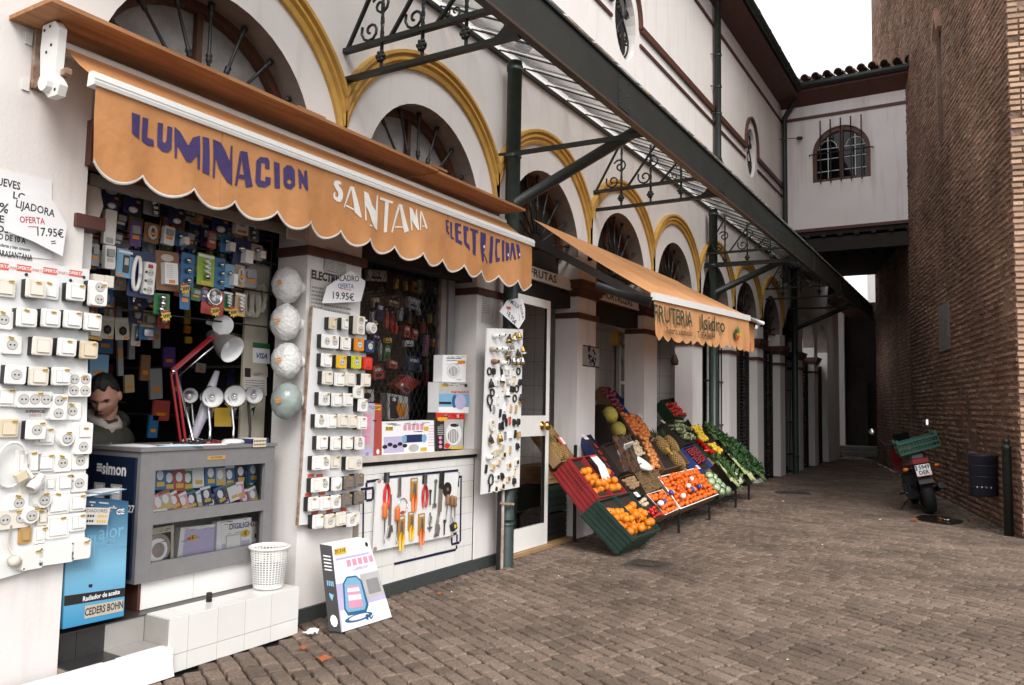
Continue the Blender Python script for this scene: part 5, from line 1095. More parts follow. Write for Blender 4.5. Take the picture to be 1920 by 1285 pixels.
for k, (x, y, w_, h_, mt, it) in enumerate(packs):
    px, py = BP(x,y); X = -.20-.004*(k % 5)-(.03 if k > 32 else 0)-(.05 if y < 640 else 0); c = at(px,py,0,X); a = at(px-w_/2/4.2825,py,0,X); b = at(px+w_/2/4.2825,py,0,X); t = at(px,py-h_/2/4.2825,0,X); d = at(px,py+h_/2/4.2825,0,X)
    W_, H_ = abs(b.y-a.y), abs(t.z-d.z); lab = '%s hanging pack with %s, %s of the doorway display' % (CN[mt], IT[it], PLC(x,y)); seen[lab] = seen.get(lab,0)+1
    if seen[lab] > 1: lab += ', one further right'
    o = thing('hanging_pack', lab, 'pack', (X,c.y,d.z), 'packs hanging in the shop doorway'); M = fac(c.y,c.z,X,random.uniform(-.06,.06),random.uniform(-.05,.05)); f_ = M
    m = MB(mt); m.tf(M); m.rrect(-W_/2,W_/2,-H_/2,H_/2,-.002,.002 if mt != 'white_gloss' else .03,.008,.001); m.tf(); part('card', m, o); z1 = .0025 if mt != 'white_gloss' else .0305
    m = MB('white_gloss'); m.tf(M)
    if it == 'oval': m.use('paper_old'); m.prism(circ(0,H_*.33,W_*.35,14,.45),z1,z1+.001); m.use('white_gloss'); m.sphere((.0,-H_*.32,.015),W_*.25,10,7,(1,.7,.8)); m.use('p_orange'); m.box(W_*.22,W_*.45,H_*.02,H_*.12,z1,z1+.002)
    elif it == 'bulbs': 
        for q in range(3): m.use('silver'); m.sphere((W_*random.uniform(-.15,.15),H_*(.28-.28*q),.02),W_*.2,10,7)
    elif it == 'knob': m.use('grey_card'); m.prism(circ(0,H_*.1,W_*.2,12),z1,z1+.004); m.use('p_orange'); m.box(-W_*.35,W_*.35,-H_*.4,-H_*.25,z1,z1+.002)
    elif it == 'cable': m.use('paper_old'); [m.tube([(W_*.22*math.cos(q*.4),H_*.02+H_*.3*math.sin(q*.4),.012) for q in range(17)],.01,6)]; m.use('p_orange'); m.box(-W_*.2,W_*.2,-H_*.12,0,.023,.025)
    elif it == 'box': m.rrect(-W_*.05,W_*.42,-H_*.42,H_*.1,z1,.05,.006,.003); m.use('silver'); m.sphere((-W_*.1,H_*.1,.02),W_*.2,8,6)
    elif it == 'phone': m.use('ink'); m.rrect(-W_*.12,W_*.22,-H_*.32,H_*.3,z1,.008,.004,.001); m.use('grey_card'); m.box(-W_*.07,W_*.17,-H_*.05,H_*.2,.008,.009); m.use('paper'); m.box(-W_*.4,W_*.4,H_*.36,H_*.44,z1,z1+.001); m.use('p_orange'); m.box(-W_*.45,-W_*.1,-H_*.48,-H_*.4,z1,z1+.002)
    elif it == 'strip':
        m.rrect(W_*.0,W_*.45,-H_*.42,H_*.3,z1,.035,.01,.003); m.tube([(-W_*.25+W_*.14*math.cos(q*.349),.0+H_*.36*math.sin(q*.349),.02) for q in range(19)],.012,6); m.use('ink_red'); m.box(W_*.12,W_*.3,H_*.16,H_*.24,.035,.04)
        for q in range(3): m.use('sock_in'); m.prism(circ(W_*.24,-H_*(.32-.19*q),W_*.13,12),.035,.038); m.use('ink'); m.prism(circ(W_*.19,-H_*(.32-.19*q),.004,6),.038,.039); m.prism(circ(W_*.29,-H_*(.32-.19*q),.004,6),.038,.039); m.use('green_card' if q == 0 else 'ink'); m.box(W_*.02,W_*.09,-H_*(.34-.19*q),-H_*(.29-.19*q),.035,.04)
    elif it == 'chime': m.rrect(-W_*.28,W_*.3,-H_*.36,H_*.2,z1,.04,.006,.003); m.use('tile_grey'); [m.box(-W_*.2,W_*.08,H_*(.12-.05*q),H_*(.13-.05*q),.04,.041) for q in range(7)]; m.use('navy_card'); m.box(W_*.31,W_*.47,-H_*.3,H_*.2,z1,.02); m.use('p_orange'); m.box(-W_*.1,W_*.15,-H_*.32,-H_*.24,.0405,.042); m.use('paper_old'); m.prism(circ(0,H_*.33,W_*.28,12,.5),z1,z1+.002)
    elif it == 'cfl': m.use('paper'); m.tube([(W_*.13*math.cos(q*.9),-H_*.15+q*H_*.022,.02+W_*.1*math.sin(q*.9)) for q in range(22)],.007,6); m.use('silver'); m.tube([(0,-H_*.32,.02),(0,-H_*.15,.02)],W_*.12,8); m.use('paper'); m.box(-W_*.45,W_*.45,H_*.38,H_*.46,z1,z1+.001); m.use('tag_yellow'); m.box(-W_*.3,W_*.3,-H_*.47,-H_*.36,z1,z1+.003)
    elif it == 'led': m.use('silver'); m.tf(M @ Matrix.Translation((0,H_*.2,0))); m.lathe([(W_*.36,0),(W_*.36,.02),(W_*.28,.03),(W_*.26,.02),(0,.02)],20); m.use('paper'); [m.sphere((W_*.13*math.cos(q*2.09),W_*.13*math.sin(q*2.09),.022),W_*.09,8,6) for q in range(3)]; m.tf(M)
    elif it == 'lab': m.use('paper_old' if k % 2 else 'p_orange'); m.box(-W_*.3,W_*.3,-H_*.2,-H_*.05,z1,z1+.002); m.use('clear_grey'); m.rrect(-W_*.35,W_*.35,0,H_*.35,z1,z1+.012,.006,.003)
    else: m.use('grey_card'); m.rrect(-W_*.3,W_*.3,-H_*.45,-H_*.3,z1,z1+.004,.004,.001)
    m.tf(); part('contents', m, o)
for k, (x, y) in enumerate(((845,990),(690,1210),(1085,1170),(1230,1180))):
    c = at(*BP(x,y),0,-.15); st = []
    for q in range(18): r_ = .04 if q % 2 else .026; a = 2*math.pi*q/18; st.append((r_*math.cos(a),r_*math.sin(a)))
    m = MB('tag_yellow'); m.tf(fac(c.y,c.z,-.15,.3)); m.prism(st,0,.002); m.use('ink_red'); m.box(-.022,.02,.02,.032,.002,.003); m.use('ink'); [m.box(-.02+q*.012,-.012+q*.012,-.012,.01,.002,.003) for q in range(4)]; m.tf(); solo('price_star', m, 'yellow starburst price tag, %s from the left under the hanging packs' % ORD[{1:1,0:2,2:3,3:4}[k]], 'price tag', 'starburst price tags')
for k, (x0, y0, x1, y1) in enumerate(((1350,1000,1330,1210),(1440,960,1450,1180),(1400,1010,1395,1220))):
    a, b = at(*BP(x0,y0),0,-.36), at(*BP(x1,y1),0,-.36); m = MB('cable_cream'); m.tube([(-.36+.01*q,a.y+(b.y-a.y)*.5+.035*math.cos(t*.35)+.004*q,(a.z+b.z)/2+abs(a.z-b.z)/2*math.sin(t*.35)) for q in (0,1,2) for t in range(18)],.007,6); solo('power_lead', m, 'hank of cream flex hanging right of the packs, %s from the left' % ORD[(1,3,2)[k]], 'cable', 'hanks of flex by the door')
m = MB('paper_old'); P = [at(*BP(*q),0,-.14) for q in ((20,200),(60,150),(120,130),(160,200),(185,330),(110,540),(20,500))]; m.tf(Matrix(((0,0,1,-.14),(1,0,0,0),(0,1,0,0),(0,0,0,1)))); m.prism([(p.y,p.z) for p in P][::-1],0,.004); m.tf(); solo('blank_sign', m, 'back of a grey cut sign hanging at the left of the doorway', 'sign')
m = MB('white'); a, b = at(*BP(60,545),0,-.1), at(*BP(40,830),0,-.1); m.box(-.13,-.1,a.y-.03,a.y+.03,b.z,a.z); m.use('crate_wood'); m.box(-.13,-.1,a.y-.06,a.y-.031,b.z,a.z-.05); solo('door_post_strip', m, 'white and tan upright strip at the left edge of the doorway', 'strip')
m = MB('p_ivory'); h = at(*BP(165,930),0,-.05); m.tf(fac(h.y,h.z,-.05)); m.box(-.06,.0,-.02,.03,0,.03); m.box(.002,.05,-.035,.03,0,.045); m.tf(); solo('alarm_box', m, 'small cream box mounted at the left edge of the doorway', 'box')
# rack rails and dim shelves full of cartons inside the shop
rk = thing('hanging_rack', 'wire rack across the top of the shop doorway', 'rack', (-.3,3.3,2.1))
for z in (2.08,2.33,2.55,2.75): m = MB('iron'); m.tube([(-.30,2.44,z),(-.30,4.04,z)],.006,6); part('rail', m, rk)
for yy in (2.6,3.1,3.6,4.0): m = MB('iron'); m.tube([(-.31,yy,2.05),(-.31,yy,2.9)],.006,6); part('upright', m, rk)
m = MB('panel_white'); m.mats = []; m.use('ceil'); a, b = at(170,335,0,-.1), at(530,418,0,-.1); m.box(-.14,-.1,a.y,4.05,a.z-.03,a.z+.09); part('top_board', m, rk)
rg = random.Random(21); sv = thing('shop_shelves', 'dark shelves along the back of the electrical shop', 'shelf', (-2.5,3.2,.31))
for z in (.7,1.1,1.5,1.9,2.3): m = MB('room'); m.box(-2.95,-2.5,2.15,4.35,z,z+.02); part('shelf', m, sv)
for z in (.6,1.0,1.4,1.8,2.2): m = MB('room'); m.box(-2.4,-.75,4.2,4.38,z,z+.02); part('shelf', m, sv)
kinds = ['navy_card','blue_card','red_card','paper_old','brown_card','green_card','purple_card','tan_card','clear_grey','teal']
for i, z in enumerate((.72,1.12,1.52,1.92,2.32)):
    yy = 2.2; j = 0
    while yy < 4.2:
        w_ = rg.uniform(.08,.2); mt = rg.choice(kinds); m = MB(mt); h_ = rg.uniform(.15,.33); m.box(-2.75,-2.52,yy,yy+w_,z,z+h_); m.use('paper_old'); m.box(-2.52,-2.518,yy+w_*.2,yy+w_*.8,z+h_*.3,z+h_*.6); solo('carton', m, '%s carton, %s along the %s shelf at the back of the shop' % (CN.get(mt,'old white'), ORD[min(j+1,15)], ORD[i+1]), 'box', 'cartons on the back shelves'); yy += w_+.02; j += 1
hang = 0
for px, py, w_, h_, mt in ((200,560,30,60,'blue_card'),(195,640,34,46,'teal'),(183,690,40,50,'sky_card'),(245,600,14,150,'clear_grey'),(222,640,12,130,'clear_grey'),(262,560,26,40,'brown_card'),(292,620,16,70,'grey_card'),(350,560,14,40,'tag_yellow'),(350,590,14,40,'tag_yellow'),(350,618,16,16,'p_orange'),(352,638,16,14,'tag_yellow'),(290,720,30,60,'clear_grey'),(300,770,40,40,'red_card'),(285,800,22,44,'blue_card'),(240,720,22,34,'tan_card'),(175,410,20,60,'brown_card'),(375,690,24,20,'dull_cream'),(430,720,14,50,'purple_card'),(440,705,18,46,'blue_card'),(315,670,30,40,'purple_card'),(270,690,22,50,'brown_card'),(330,720,22,60,'navy_card'),(205,600,20,30,'red_card')):
    X = -1.15; c = at(px,py,0,X); W_ = w_/290; H_ = h_/260; m = MB(mt); m.tf(fac(c.y,c.z,X,rg.uniform(-.1,.1))); m.rrect(-W_/2,W_/2,-H_/2,H_/2,0,.02,.006,.003); m.use('p_orange'); m.box(-W_*.3,W_*.25,-H_*.25,-H_*.1,.021,.022); m.tf(); hang += 1
    solo('hanging_stock', m, '%s %s packet in the dim shop, %s, %s' % (CN.get(mt,'yellow'), 'tall' if h_ > 45 else 'small', 'near the left edge' if px < 230 else ('above the man' if px < 280 else 'left of the red lamp'), 'high up' if py < 600 else ('halfway up' if py < 700 else 'low down')), 'pack', 'packets hanging inside the shop')

rg = random.Random(77); cols = ['navy_card','blue_card','teal','red_card','green_card','brown_card','tan_card','paper_old','clear_grey','purple_card','dull_cream','p_orange','tag_yellow','sky_card','grey_card']
PK = {}
def pkp_(mt, v):
    if (mt, v) not in PK:
        r_ = random.Random(v*31+len(mt)); m = MB(mt); W_, H_ = (.10,.15) if v == 0 else ((.07,.17) if v == 1 else (.12,.11)); m.rrect(-W_/2,W_/2,-H_/2,H_/2,0,.004,.006,.001)
        m.use(r_.choice(('paper_old','sky_card','tag_yellow','paper'))); m.box(-W_*.4,W_*.4,H_*.3,H_*.42,.0042,.005)
        m.use(r_.choice(('silver','white_gloss','dull_cream','plate_black')))
        if v == 0: m.sphere((0,-H_*.1,.014),W_*.26,8,6,(1,1.2,.7))
        elif v == 1: m.tube([(0,-H_*.3,.014),(0,H_*.15,.014)],W_*.2,8)
        else: m.rrect(-W_*.3,W_*.3,-H_*.3,H_*.15,.004,.03,.006,.004)
        m.use('p_orange'); m.box(W_*.1,W_*.42,-H_*.46,-H_*.36,.0042,.006); PK[(mt,v)] = proto_solo('stock_pack', m)
    return PK[(mt,v)]
for r_ in range(9):
    for c_ in range(13):
        px = 172+c_*27+rg.uniform(-6,6); py = 352+r_*33+c_*2.2+rg.uniform(-6,6)
        if rg.random() < (.12 if r_ < 6 else .45) or px > 515 or (py > 640 and 300 < px < 450): continue
        X = -.48-.10*rg.random()-(.25 if r_ > 6 else 0); mt = rg.choice(cols); v = rg.randrange(3); c = at(px,py,0,X)
        inst(pkp_(mt,v), fac(c.y,c.z,X,rg.uniform(-.12,.12)), '%s packet in the shop behind the doorway packs, row %s, %s from left' % (CN.get(mt,'off-white' if mt == 'paper_old' else mt.split('_')[-1]), ORD[r_+1], ORD[c_+1]), 'pack', 'packets crowding the shop wall')
# ------------------------------------------------------------------ radiator box, basket, heater box
def gradmat(name, c0, c1, z0, z1):
    m = pm(name, c0, .3, var=.02); t = m.node_tree; N = t.nodes; L = t.links; b = N['Principled BSDF']; g = N.new('ShaderNodeNewGeometry'); s = N.new('ShaderNodeSeparateXYZ'); L.new(g.outputs['Position'], s.inputs[0])
    mr = N.new('ShaderNodeMapRange'); mr.inputs[1].default_value = z0; mr.inputs[2].default_value = z1; L.new(s.outputs[2], mr.inputs[0]); rp = N.new('ShaderNodeValToRGB'); rp.color_ramp.elements[0].color = (*c0,1); rp.color_ramp.elements[1].color = (*c1,1)
    e = rp.color_ramp.elements.new(.45); e.color = (.20,.46,.64,1); L.new(mr.outputs[0], rp.inputs[0]); L.new(rp.outputs[0], b.inputs['Base Color'])
gradmat('radiator_print', (.03,.24,.46), (.012,.06,.13), .31, 1.0)
def d_radi(m, uv):
    R_(m,uv,'black_card',.0,1,.17,.245,.0015); T_(m,uv,'Radiador de aceite',.60,.207,.036,'paper',.0008,.78); T_(m,uv,'alor',.72,.73,.115,'sky_card',.0006,.8); T_(m,uv,'heat',.68,.655,.045,'sky_card',.0005); T_(m,uv,'chaud',.56,.625,.045,'sky_card',.0004); T_(m,uv,'Wärme',.82,.605,.036,'sky_card',.0004)
    T_(m,uv,'CE',.86,.90,.04,'paper',.001); T_(m,uv,'911',.88,.28,.028,'sky_card')
    for k in range(6): R_(m,uv,'sky_card',.16+k*.055,.185+k*.055,.42-.02*k*0,.70,.0012)
    R_(m,uv,'ink',.38,.44,.285,.31,.0018); R_(m,uv,'dull_cream',.33,.98,.045,.145,.002); T_(m,uv,'CEDERS BOHN',.655,.095,.055,'ink',.0012,.60,.0026)
rb_ = flat_box('radiator_carton', 'tall blue printed oil radiator carton beside the counter', [(118,1180),(232,1155),(241,940),(128,928)], -.01, .2, 'radiator_print', d_radi)
m = MB('paper_old'); h = at(176,968,0,.03); m.tf(fac(h.y,h.z,.03,-.12)); m.box(-.085,.085,-.045,.045,0,.002); text_mb(m,'RADIADORES',.025,fac(h.y,h.z+.028,.0325,-.12),'ink'); m.use('ink'); m.tf(fac(h.y,h.z,.0322,-.12)); [m.box(-.08+q*.014,-.07+q*.014,z_,z_+.012,0,.0004) for q in range(6) for z_ in (-.005,-.032)]; m.use('tag_yellow'); [m.box(.02+q*.014,.03+q*.014,z_,z_+.014,0,.0004) for q in range(4) for z_ in (-.007,-.034)]; m.tf(); solo('price_card', m, 'handwritten radiator price card on the blue carton', 'price tag')
for k, (dx, dy, mt) in enumerate(((-.1,2.56,'sky_card'),(-.08,2.60,'paper'),(-.09,2.66,'sky_card'))): sheet_stack(['blue leaflet, lowest on the radiator carton','white leaflet in the middle of the pile on the radiator carton','blue leaflet on top of the pile on the radiator carton'][k], dy, dx, .16, .22, .2*k, mt, z=1.012+k*.008)
bk_ = thing('waste_basket', 'white perforated plastic waste basket standing on the tiled step', 'basket', (.03,3.79,.308)); NB, NR = 34, 15
bc = Vector((.03,3.79,.308)); RB = lambda t: .098+.026*t
m = MB('white'); m.tf(Matrix.Translation(bc)); m.lathe([(0,.004),(.096,.004),(.099,.03),(.096,.03),(.09,.008),(0,.008)],NB); m.lathe([(RB(.92),.255),(RB(1)+.012,.262),(RB(1)+.013,.275),(RB(1),.278),(RB(.95)-.003,.255)],NB); m.tf(); part('rim', m, bk_)
m = MB('white'); m.tf(Matrix.Translation(bc))
for k in range(NB*1):
    for th in (.0,):
        a0, a1 = 2*math.pi*(k-.18)/NB, 2*math.pi*(k+.18)/NB
        m.quad((RB(.1)*math.cos(a0),RB(.1)*math.sin(a0),.028),(RB(.1)*math.cos(a1),RB(.1)*math.sin(a1),.028),(RB(.93)*math.cos(a1),RB(.93)*math.sin(a1),.257),(RB(.93)*math.cos(a0),RB(.93)*math.sin(a0),.257))
for j in range(NR):
    z = .035+j*.0152; t = z/.278; m.lathe([(RB(t)+.0012,z-.0028),(RB(t)+.0012,z+.0028),(RB(t)-.0018,z+.0028),(RB(t)-.0018,z-.0028),(RB(t)+.0012,z-.0028)],NB,smooth=False)
m.tf(); part('mesh_wall', m, bk_)
m = MB('cello'); m.mats = []; m.use('bag_lilac'); m.sm = True; m.tf(Matrix.Translation(bc)); m.lathe([(0,.012),(.085,.014),(.093,.06),(.1,.15),(.0,.14)],16); m.tf(); part('liner', m, bk_)
hb = thing('heater_carton', 'tall white and black heater carton leaning on the shop wall', 'box', (.4,4.35,0))
F4 = [Vector((.42,4.10,.005)),Vector((.42,4.62,.0)),Vector((.29,4.47,.60)),Vector((.29,4.04,.615))]
tmp = [at(640,1186,0,.42),at(734,1160,0,.42),at(691,1011,0,.29),at(622,1024,0,.29)]; F4 = [Vector((q.x,q.y,max(q.z,.0))) for q in tmp]; dv = Vector((-.06,-.055,.015))
m = MB('paper'); m.add([tuple(q) for q in F4]+[tuple(q+dv) for q in F4], [(0,1,2,3),(5,4,7,6),(1,5,6,2),(2,6,7,3),(4,5,1,0)]); m.use('black_card'); m.add([tuple(F4[0]),tuple(F4[3]),tuple(F4[3]+dv),tuple(F4[0]+dv)], [(0,1,2,3)]); part('carton', m, hb)
fn = (F4[1]-F4[0]).cross(F4[3]-F4[0]).normalized()
def hu(u, v, e=.0015): return tuple(F4[0].lerp(F4[1],u).lerp(F4[3].lerp(F4[2],u),v)+fn*e)
m = MB('paper'); R_(m,hu,'lilac',.0,1,.0,.55); R_(m,hu,'grey_card',.55,1,.30,.60,.002); R_(m,hu,'print_grey',.66,.94,.34,.52,.0024); R_(m,hu,'paper',.02,1,.0,.24,.0026)
def hpoly(mt, pts, e): m.use(mt); m.poly([hu(u,v,e) for u, v in pts])
hpoly('teal',[(.16,.16),(.52,.14),(.60,.22),(.57,.52),(.46,.60),(.24,.61),(.14,.54),(.10,.24)],.0032); hpoly('sky_card',[(.17,.20),(.50,.18),(.55,.24),(.53,.52),(.45,.58),(.25,.59),(.17,.53),(.13,.25)],.0038); hpoly('pink_card',[(.20,.24),(.48,.22),(.47,.48),(.22,.50)],.0044); hpoly('paper',[(.21,.33),(.48,.31),(.475,.37),(.215,.39)],.005); hpoly('paper',[(.21,.43),(.47,.41),(.465,.455),(.22,.47)],.005)
E_(m,hu,'teal',.36,.11,.28,.045,.0034); E_(m,hu,'paper',.36,.115,.20,.028,.004); R_(m,hu,'tag_yellow',.05,.34,.88,.96,.002); [R_(m,hu,'pink_card',.3+k*.14,.40+k*.14,.72,.80,.002) for k in range(5)]; R_(m,hu,'lilac',.05,.9,.82,.845,.002); E_(m,hu,'ink',.9,.94,.04,.03,.002)
q = hu(.55,.06,.004); Mh = Matrix.Translation(q) @ Matrix(((0,0,1,0),(1,0,0,0),(0,1,0,0),(0,0,0,1))); text_mb(m,'3x',.09,Mh,'teal',bold=.002); q = hu(.6,.68,.004); text_mb(m,'Calefactor',.04,Matrix.Translation(q) @ Matrix(((0,0,1,0),(1,0,0,0),(0,1,0,0),(0,0,0,1))),'lilac',bold=.0005); q = hu(.18,.92,.0045); text_mb(m,'20.31€',.04,Matrix.Translation(q) @ Matrix(((0,0,1,0),(1,0,0,0),(0,1,0,0),(0,0,0,1))),'ink'); part('print', m, hb)
sn = (F4[3]-F4[0]).cross(dv).normalized()
def sd_(u, v, e=.0015): return tuple(F4[0].lerp(F4[3],v)+dv*u+sn*(-e if sn.y > 0 else e))
m = MB('sky_card'); 
for cv, cu, s_ in ((.40,.5,.25),): m.poly([sd_(cu+s_*math.cos(k*.9)*(1 if k % 2 else .55),cv+.05*math.sin(k*.9)*(1 if k % 2 else .55),.002) for k in range(7)])
m.use('paper'); m.poly([sd_(.5+.3*math.cos(k*.7),.12+.07*math.sin(k*.7),.002) for k in range(9)]); [m.quad(sd_(.2,.70+k*.04,.002),sd_(.8,.70+k*.04,.002),sd_(.8,.715+k*.04,.002),sd_(.2,.715+k*.04,.002)) for k in range(5)]; m.use('sky_card'); [m.quad(sd_(.2+k*.15,.52,.002),sd_(.29+k*.15,.52,.002),sd_(.29+k*.15,.58,.002),sd_(.2+k*.15,.58,.002)) for k in range(4)]; part('side_print', m, hb)
# ------------------------------------------------------------------ shop window with lattice and dim stock
ww = thing('shop_window', 'dark display window behind diamond iron lattice, under the orange awning', 'window', (-.2,5.4,1.1))
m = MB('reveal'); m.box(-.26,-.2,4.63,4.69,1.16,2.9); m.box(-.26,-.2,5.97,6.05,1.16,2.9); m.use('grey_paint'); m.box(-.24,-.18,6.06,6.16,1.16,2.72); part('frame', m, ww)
m = MB('stone_grey'); m.mats = []; pm('sill_stone', (.55,.50,.44), .5, var=.15); m.use('sill_stone'); m.box(-.30,.045,4.60,6.32,1.085,1.13); part('sill', m, ww)
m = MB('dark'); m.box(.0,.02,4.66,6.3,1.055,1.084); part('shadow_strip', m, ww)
m = MB('iron'); sp2 = .075
for s in (-1,1):
    for k in range(-20,42):
        a = 4.68+k*sp2; pts = []
        for z in (1.14,2.72):
            pts.append((a+s*(z-1.14)*.58, z))
        (y0_, z0_), (y1_, z1_) = pts; lo, hi = 4.68, 5.98
        def clip(y, z, yb): t = (yb-y0_)/(y1_-y0_); return (yb, z0_+t*(z1_-z0_))
        P = []
        for (y, z) in pts:
            if y < lo: P.append(clip(y,z,lo))
            elif y > hi: P.append(clip(y,z,hi))
            else: P.append((y,z))
        if max(y0_,y1_) <= lo or min(y0_,y1_) >= hi: continue
        m.bar((-.215+.002*s,*P[0]),(-.215+.002*s,*P[1]),.003,.003)
part('lattice', m, ww, kind='stuff')
m = MB('glass'); m.quad((-.23,4.69,1.14),(-.23,5.97,1.14),(-.23,5.97,2.8),(-.23,4.69,2.8)); part('pane', m, ww)
WV = cr(5.354,660,480)
stock = [(230,200,180,120,'paper_old'),(430,280,30,120,'tag_yellow'),(525,300,26,110,'tag_yellow'),(620,310,70,120,'p_orange'),(815,350,50,80,'blue_card'),(680,330,40,90,'green_card'),(220,470,60,110,'tan_card'),(400,480,110,70,'brown_card'),(600,480,130,130,'clear_grey'),(260,560,60,200,'navy_card'),(330,640,30,190,'red_card'),(385,680,30,200,'p_red'),(425,740,26,110,'p_red'),(530,760,60,140,'red_card'),(610,790,60,130,'red_card'),(700,720,40,140,'red_card'),(770,630,24,110,'tag_yellow'),(830,650,60,140,'brown_card'),(730,900,40,260,'pink_card'),(815,870,70,90,'p_orange'),(345,850,60,60,'tag_yellow'),(330,980,60,190,'green_card'),(270,960,20,200,'paper_old'),(245,1170,110,150,'red_card'),(550,880,90,70,'grey_card'),(600,1080,130,160,'navy_card'),(660,1130,40,90,'paper_old'),(735,1100,24,160,'tan_card'),(390,1090,90,90,'red_card'),(730,1230,36,160,'p_red'),(200,620,50,120,'grey_card'),(220,830,60,90,'purple_card'),(470,600,40,120,'clear_grey'),(560,620,30,150,'silver'),(640,560,60,90,'silver')]
CN.update({'tag_yellow':'yellow','p_orange':'orange','p_red':'bright red','silver':'silver','paper_old':'off-white','dull_cream':'cream'})
scn = {}
for k, (x, y, w_, h_, mt) in enumerate(stock):
    X = -.42-.03*(k % 4); c = at(*WV(x,y),0,X); W_ = w_/5.354/128; H_ = h_/5.354/225; rg2 = random.Random(k); m = MB(mt); M = fac(c.y,c.z,X,rg2.uniform(-.15,.15)); m.tf(M); m.rrect(-W_/2,W_/2,-H_/2,H_/2,0,.03,.008,.005)
    if w_ > 50: m.use('paper_old'); m.box(-W_*.35,W_*.35,H_*.1,H_*.3,.031,.032); m.use('ink'); m.box(-W_*.3,W_*.2,-H_*.3,-H_*.1,.031,.032)
    else: m.use('silver'); m.tube([(0,H_*.4,.02),(0,H_*.75,.02)],.006,6)
    m.tf(); lab = '%s packed tool hanging behind the window lattice, %s %s' % (CN[mt], 'upper' if y < 450 else ('middle' if y < 850 else 'lower'), 'left' if x < 380 else ('centre' if x < 620 else 'right')); scn[lab] = scn.get(lab,0)+1
    solo('hanging_tool', m, lab if scn[lab] == 1 else lab+', %s of its kind' % ORD[scn[lab]], 'tool', 'tools in the shop window')
WV2 = cr(5.354,660,640)
def d_photo(m, uv): R_(m,uv,'ink',.1,.5,.05,.9); E_(m,uv,'p_orange',.65,.4,.25,.3); E_(m,uv,'paper',.3,.8,.1,.08,.002)
flat_box('tool_carton', 'white carton with an orange tool picture behind the lattice', [WV2(360,790),WV2(570,785),WV2(560,560),WV2(355,520)], -.30, .08, 'paper_old', d_photo)
def d_saw(m, uv): R_(m,uv,'p_red',.1,.9,.55,.75); E_(m,uv,'paper',.3,.3,.1,.1); R_(m,uv,'ink',.5,.9,.1,.3)
flat_box('tool_carton', 'dark red power tool carton tilted behind the lattice', [WV2(430,440),WV2(550,540),WV2(700,410),WV2(560,340)], -.34, .1, 'red_card', d_saw)
def d_hand(m, uv): E_(m,uv,'ink',.5,.5,.3,.25); R_(m,uv,'tag_yellow',.1,.5,.7,.85)
flat_box('tool_carton', 'small white carton at the lower left behind the lattice', [WV2(80,610),WV2(220,610),WV2(220,485),WV2(85,485)], -.28, .05, 'paper_old', d_hand)
# cartons on the window sill
def d_pink(m, uv): R_(m,uv,'lilac',.0,.66,.0,1); R_(m,uv,'grey_card',.08,.62,.14,.86,.0015); [R_(m,uv,'pink_card',.14,.52,v,v+.17,.002) for v in (.22,.42,.62)]; R_(m,uv,'tag_yellow',.64,.95,.88,.97,.002); E_(m,uv,'paper',.84,.08,.06,.05,.002); T_(m,uv,'CE',.42,.04,.03,'ink'); T_(m,uv,'20.31€',.8,.925,.025,'ink',e=.0025)
flat_box('heater_carton', 'pink and maroon heater carton on the left of the window sill', [WV2(35,1160),WV2(298,1150),WV2(298,630),WV2(90,615)], .0, .12, 'red_card', d_pink)
def d_wide(m, uv):
    R_(m,uv,'lilac',.03,.40,.05,.55); [R_(m,uv,'pink_card',.38+k*.08,.44+k*.08,.72,.90) for k in range(5)]; R_(m,uv,'navy_card',.40,.74,.34,.58,.002); R_(m,uv,'sky_card',.36,.44,.36,.56,.0025); E_(m,uv,'sky_card',.78,.45,.05,.13,.0025); E_(m,uv,'grey_card',.58,.16,.1,.12,.0025); [E_(m,uv,'ink',.05+k*.09,.25+.06*(k % 2),.045,.06,.002) for k in range(5)]; R_(m,uv,'tag_yellow',.06,.19,.74,.86,.002); R_(m,uv,'tag_yellow',.77,.86,.68,.82,.002); R_(m,uv,'tag_yellow',.71,.84,.04,.16,.002); [R_(m,uv,'pink_card',.86,.98,.2+k*.09,.215+k*.09,.0012) for k in range(8)]; T_(m,uv,'29.95€',.125,.80,.032,'ink',e=.0026)
flat_box('heater_carton', 'wide white oven carton with blue pictures on the window sill', [WV2(300,1145),WV2(828,1110),WV2(838,795),WV2(300,815)], -.02, .14, 'paper', d_wide)
def d_fan(m, uv):
    R_(m,uv,'p_red',.0,1,.83,1); R_(m,uv,'grey_card',.28,.97,.02,.82); E_(m,uv,'panel_white',.62,.42,.29,.31,.002,20); E_(m,uv,'ink',.64,.66,.16,.05,.0024); E_(m,uv,'print_grey',.60,.36,.20,.19,.0024,18); [R_(m,uv,'panel_white',.46+k*.06,.48+k*.06,.2,.52,.0028) for k in range(6)]; E_(m,uv,'p_red',.16,.85,.13,.1,.003); R_(m,uv,'tag_yellow',.05,.38,.78,.87,.0034); R_(m,uv,'tag_yellow',.5,.98,.0,.07,.0034); [R_(m,uv,'grey_card',.05,.25,.40+k*.05,.42+k*.05,.002) for k in range(5)]; [E_(m,uv,'pink_card',.14,.08+k*.12,.06,.045,.003) for k in range(3)]; E_(m,uv,'p_red',.38,.10,.1,.07,.003); T_(m,uv,'CE',.75,.91,.035,'paper',.001,e=.003)
flat_box('heater_carton', 'black and red fan heater carton on the right of the window sill', [WV2(845,1090),WV2(1120,1080),WV2(1130,722),WV2(840,715)], .0, .1, 'black_card', d_fan)
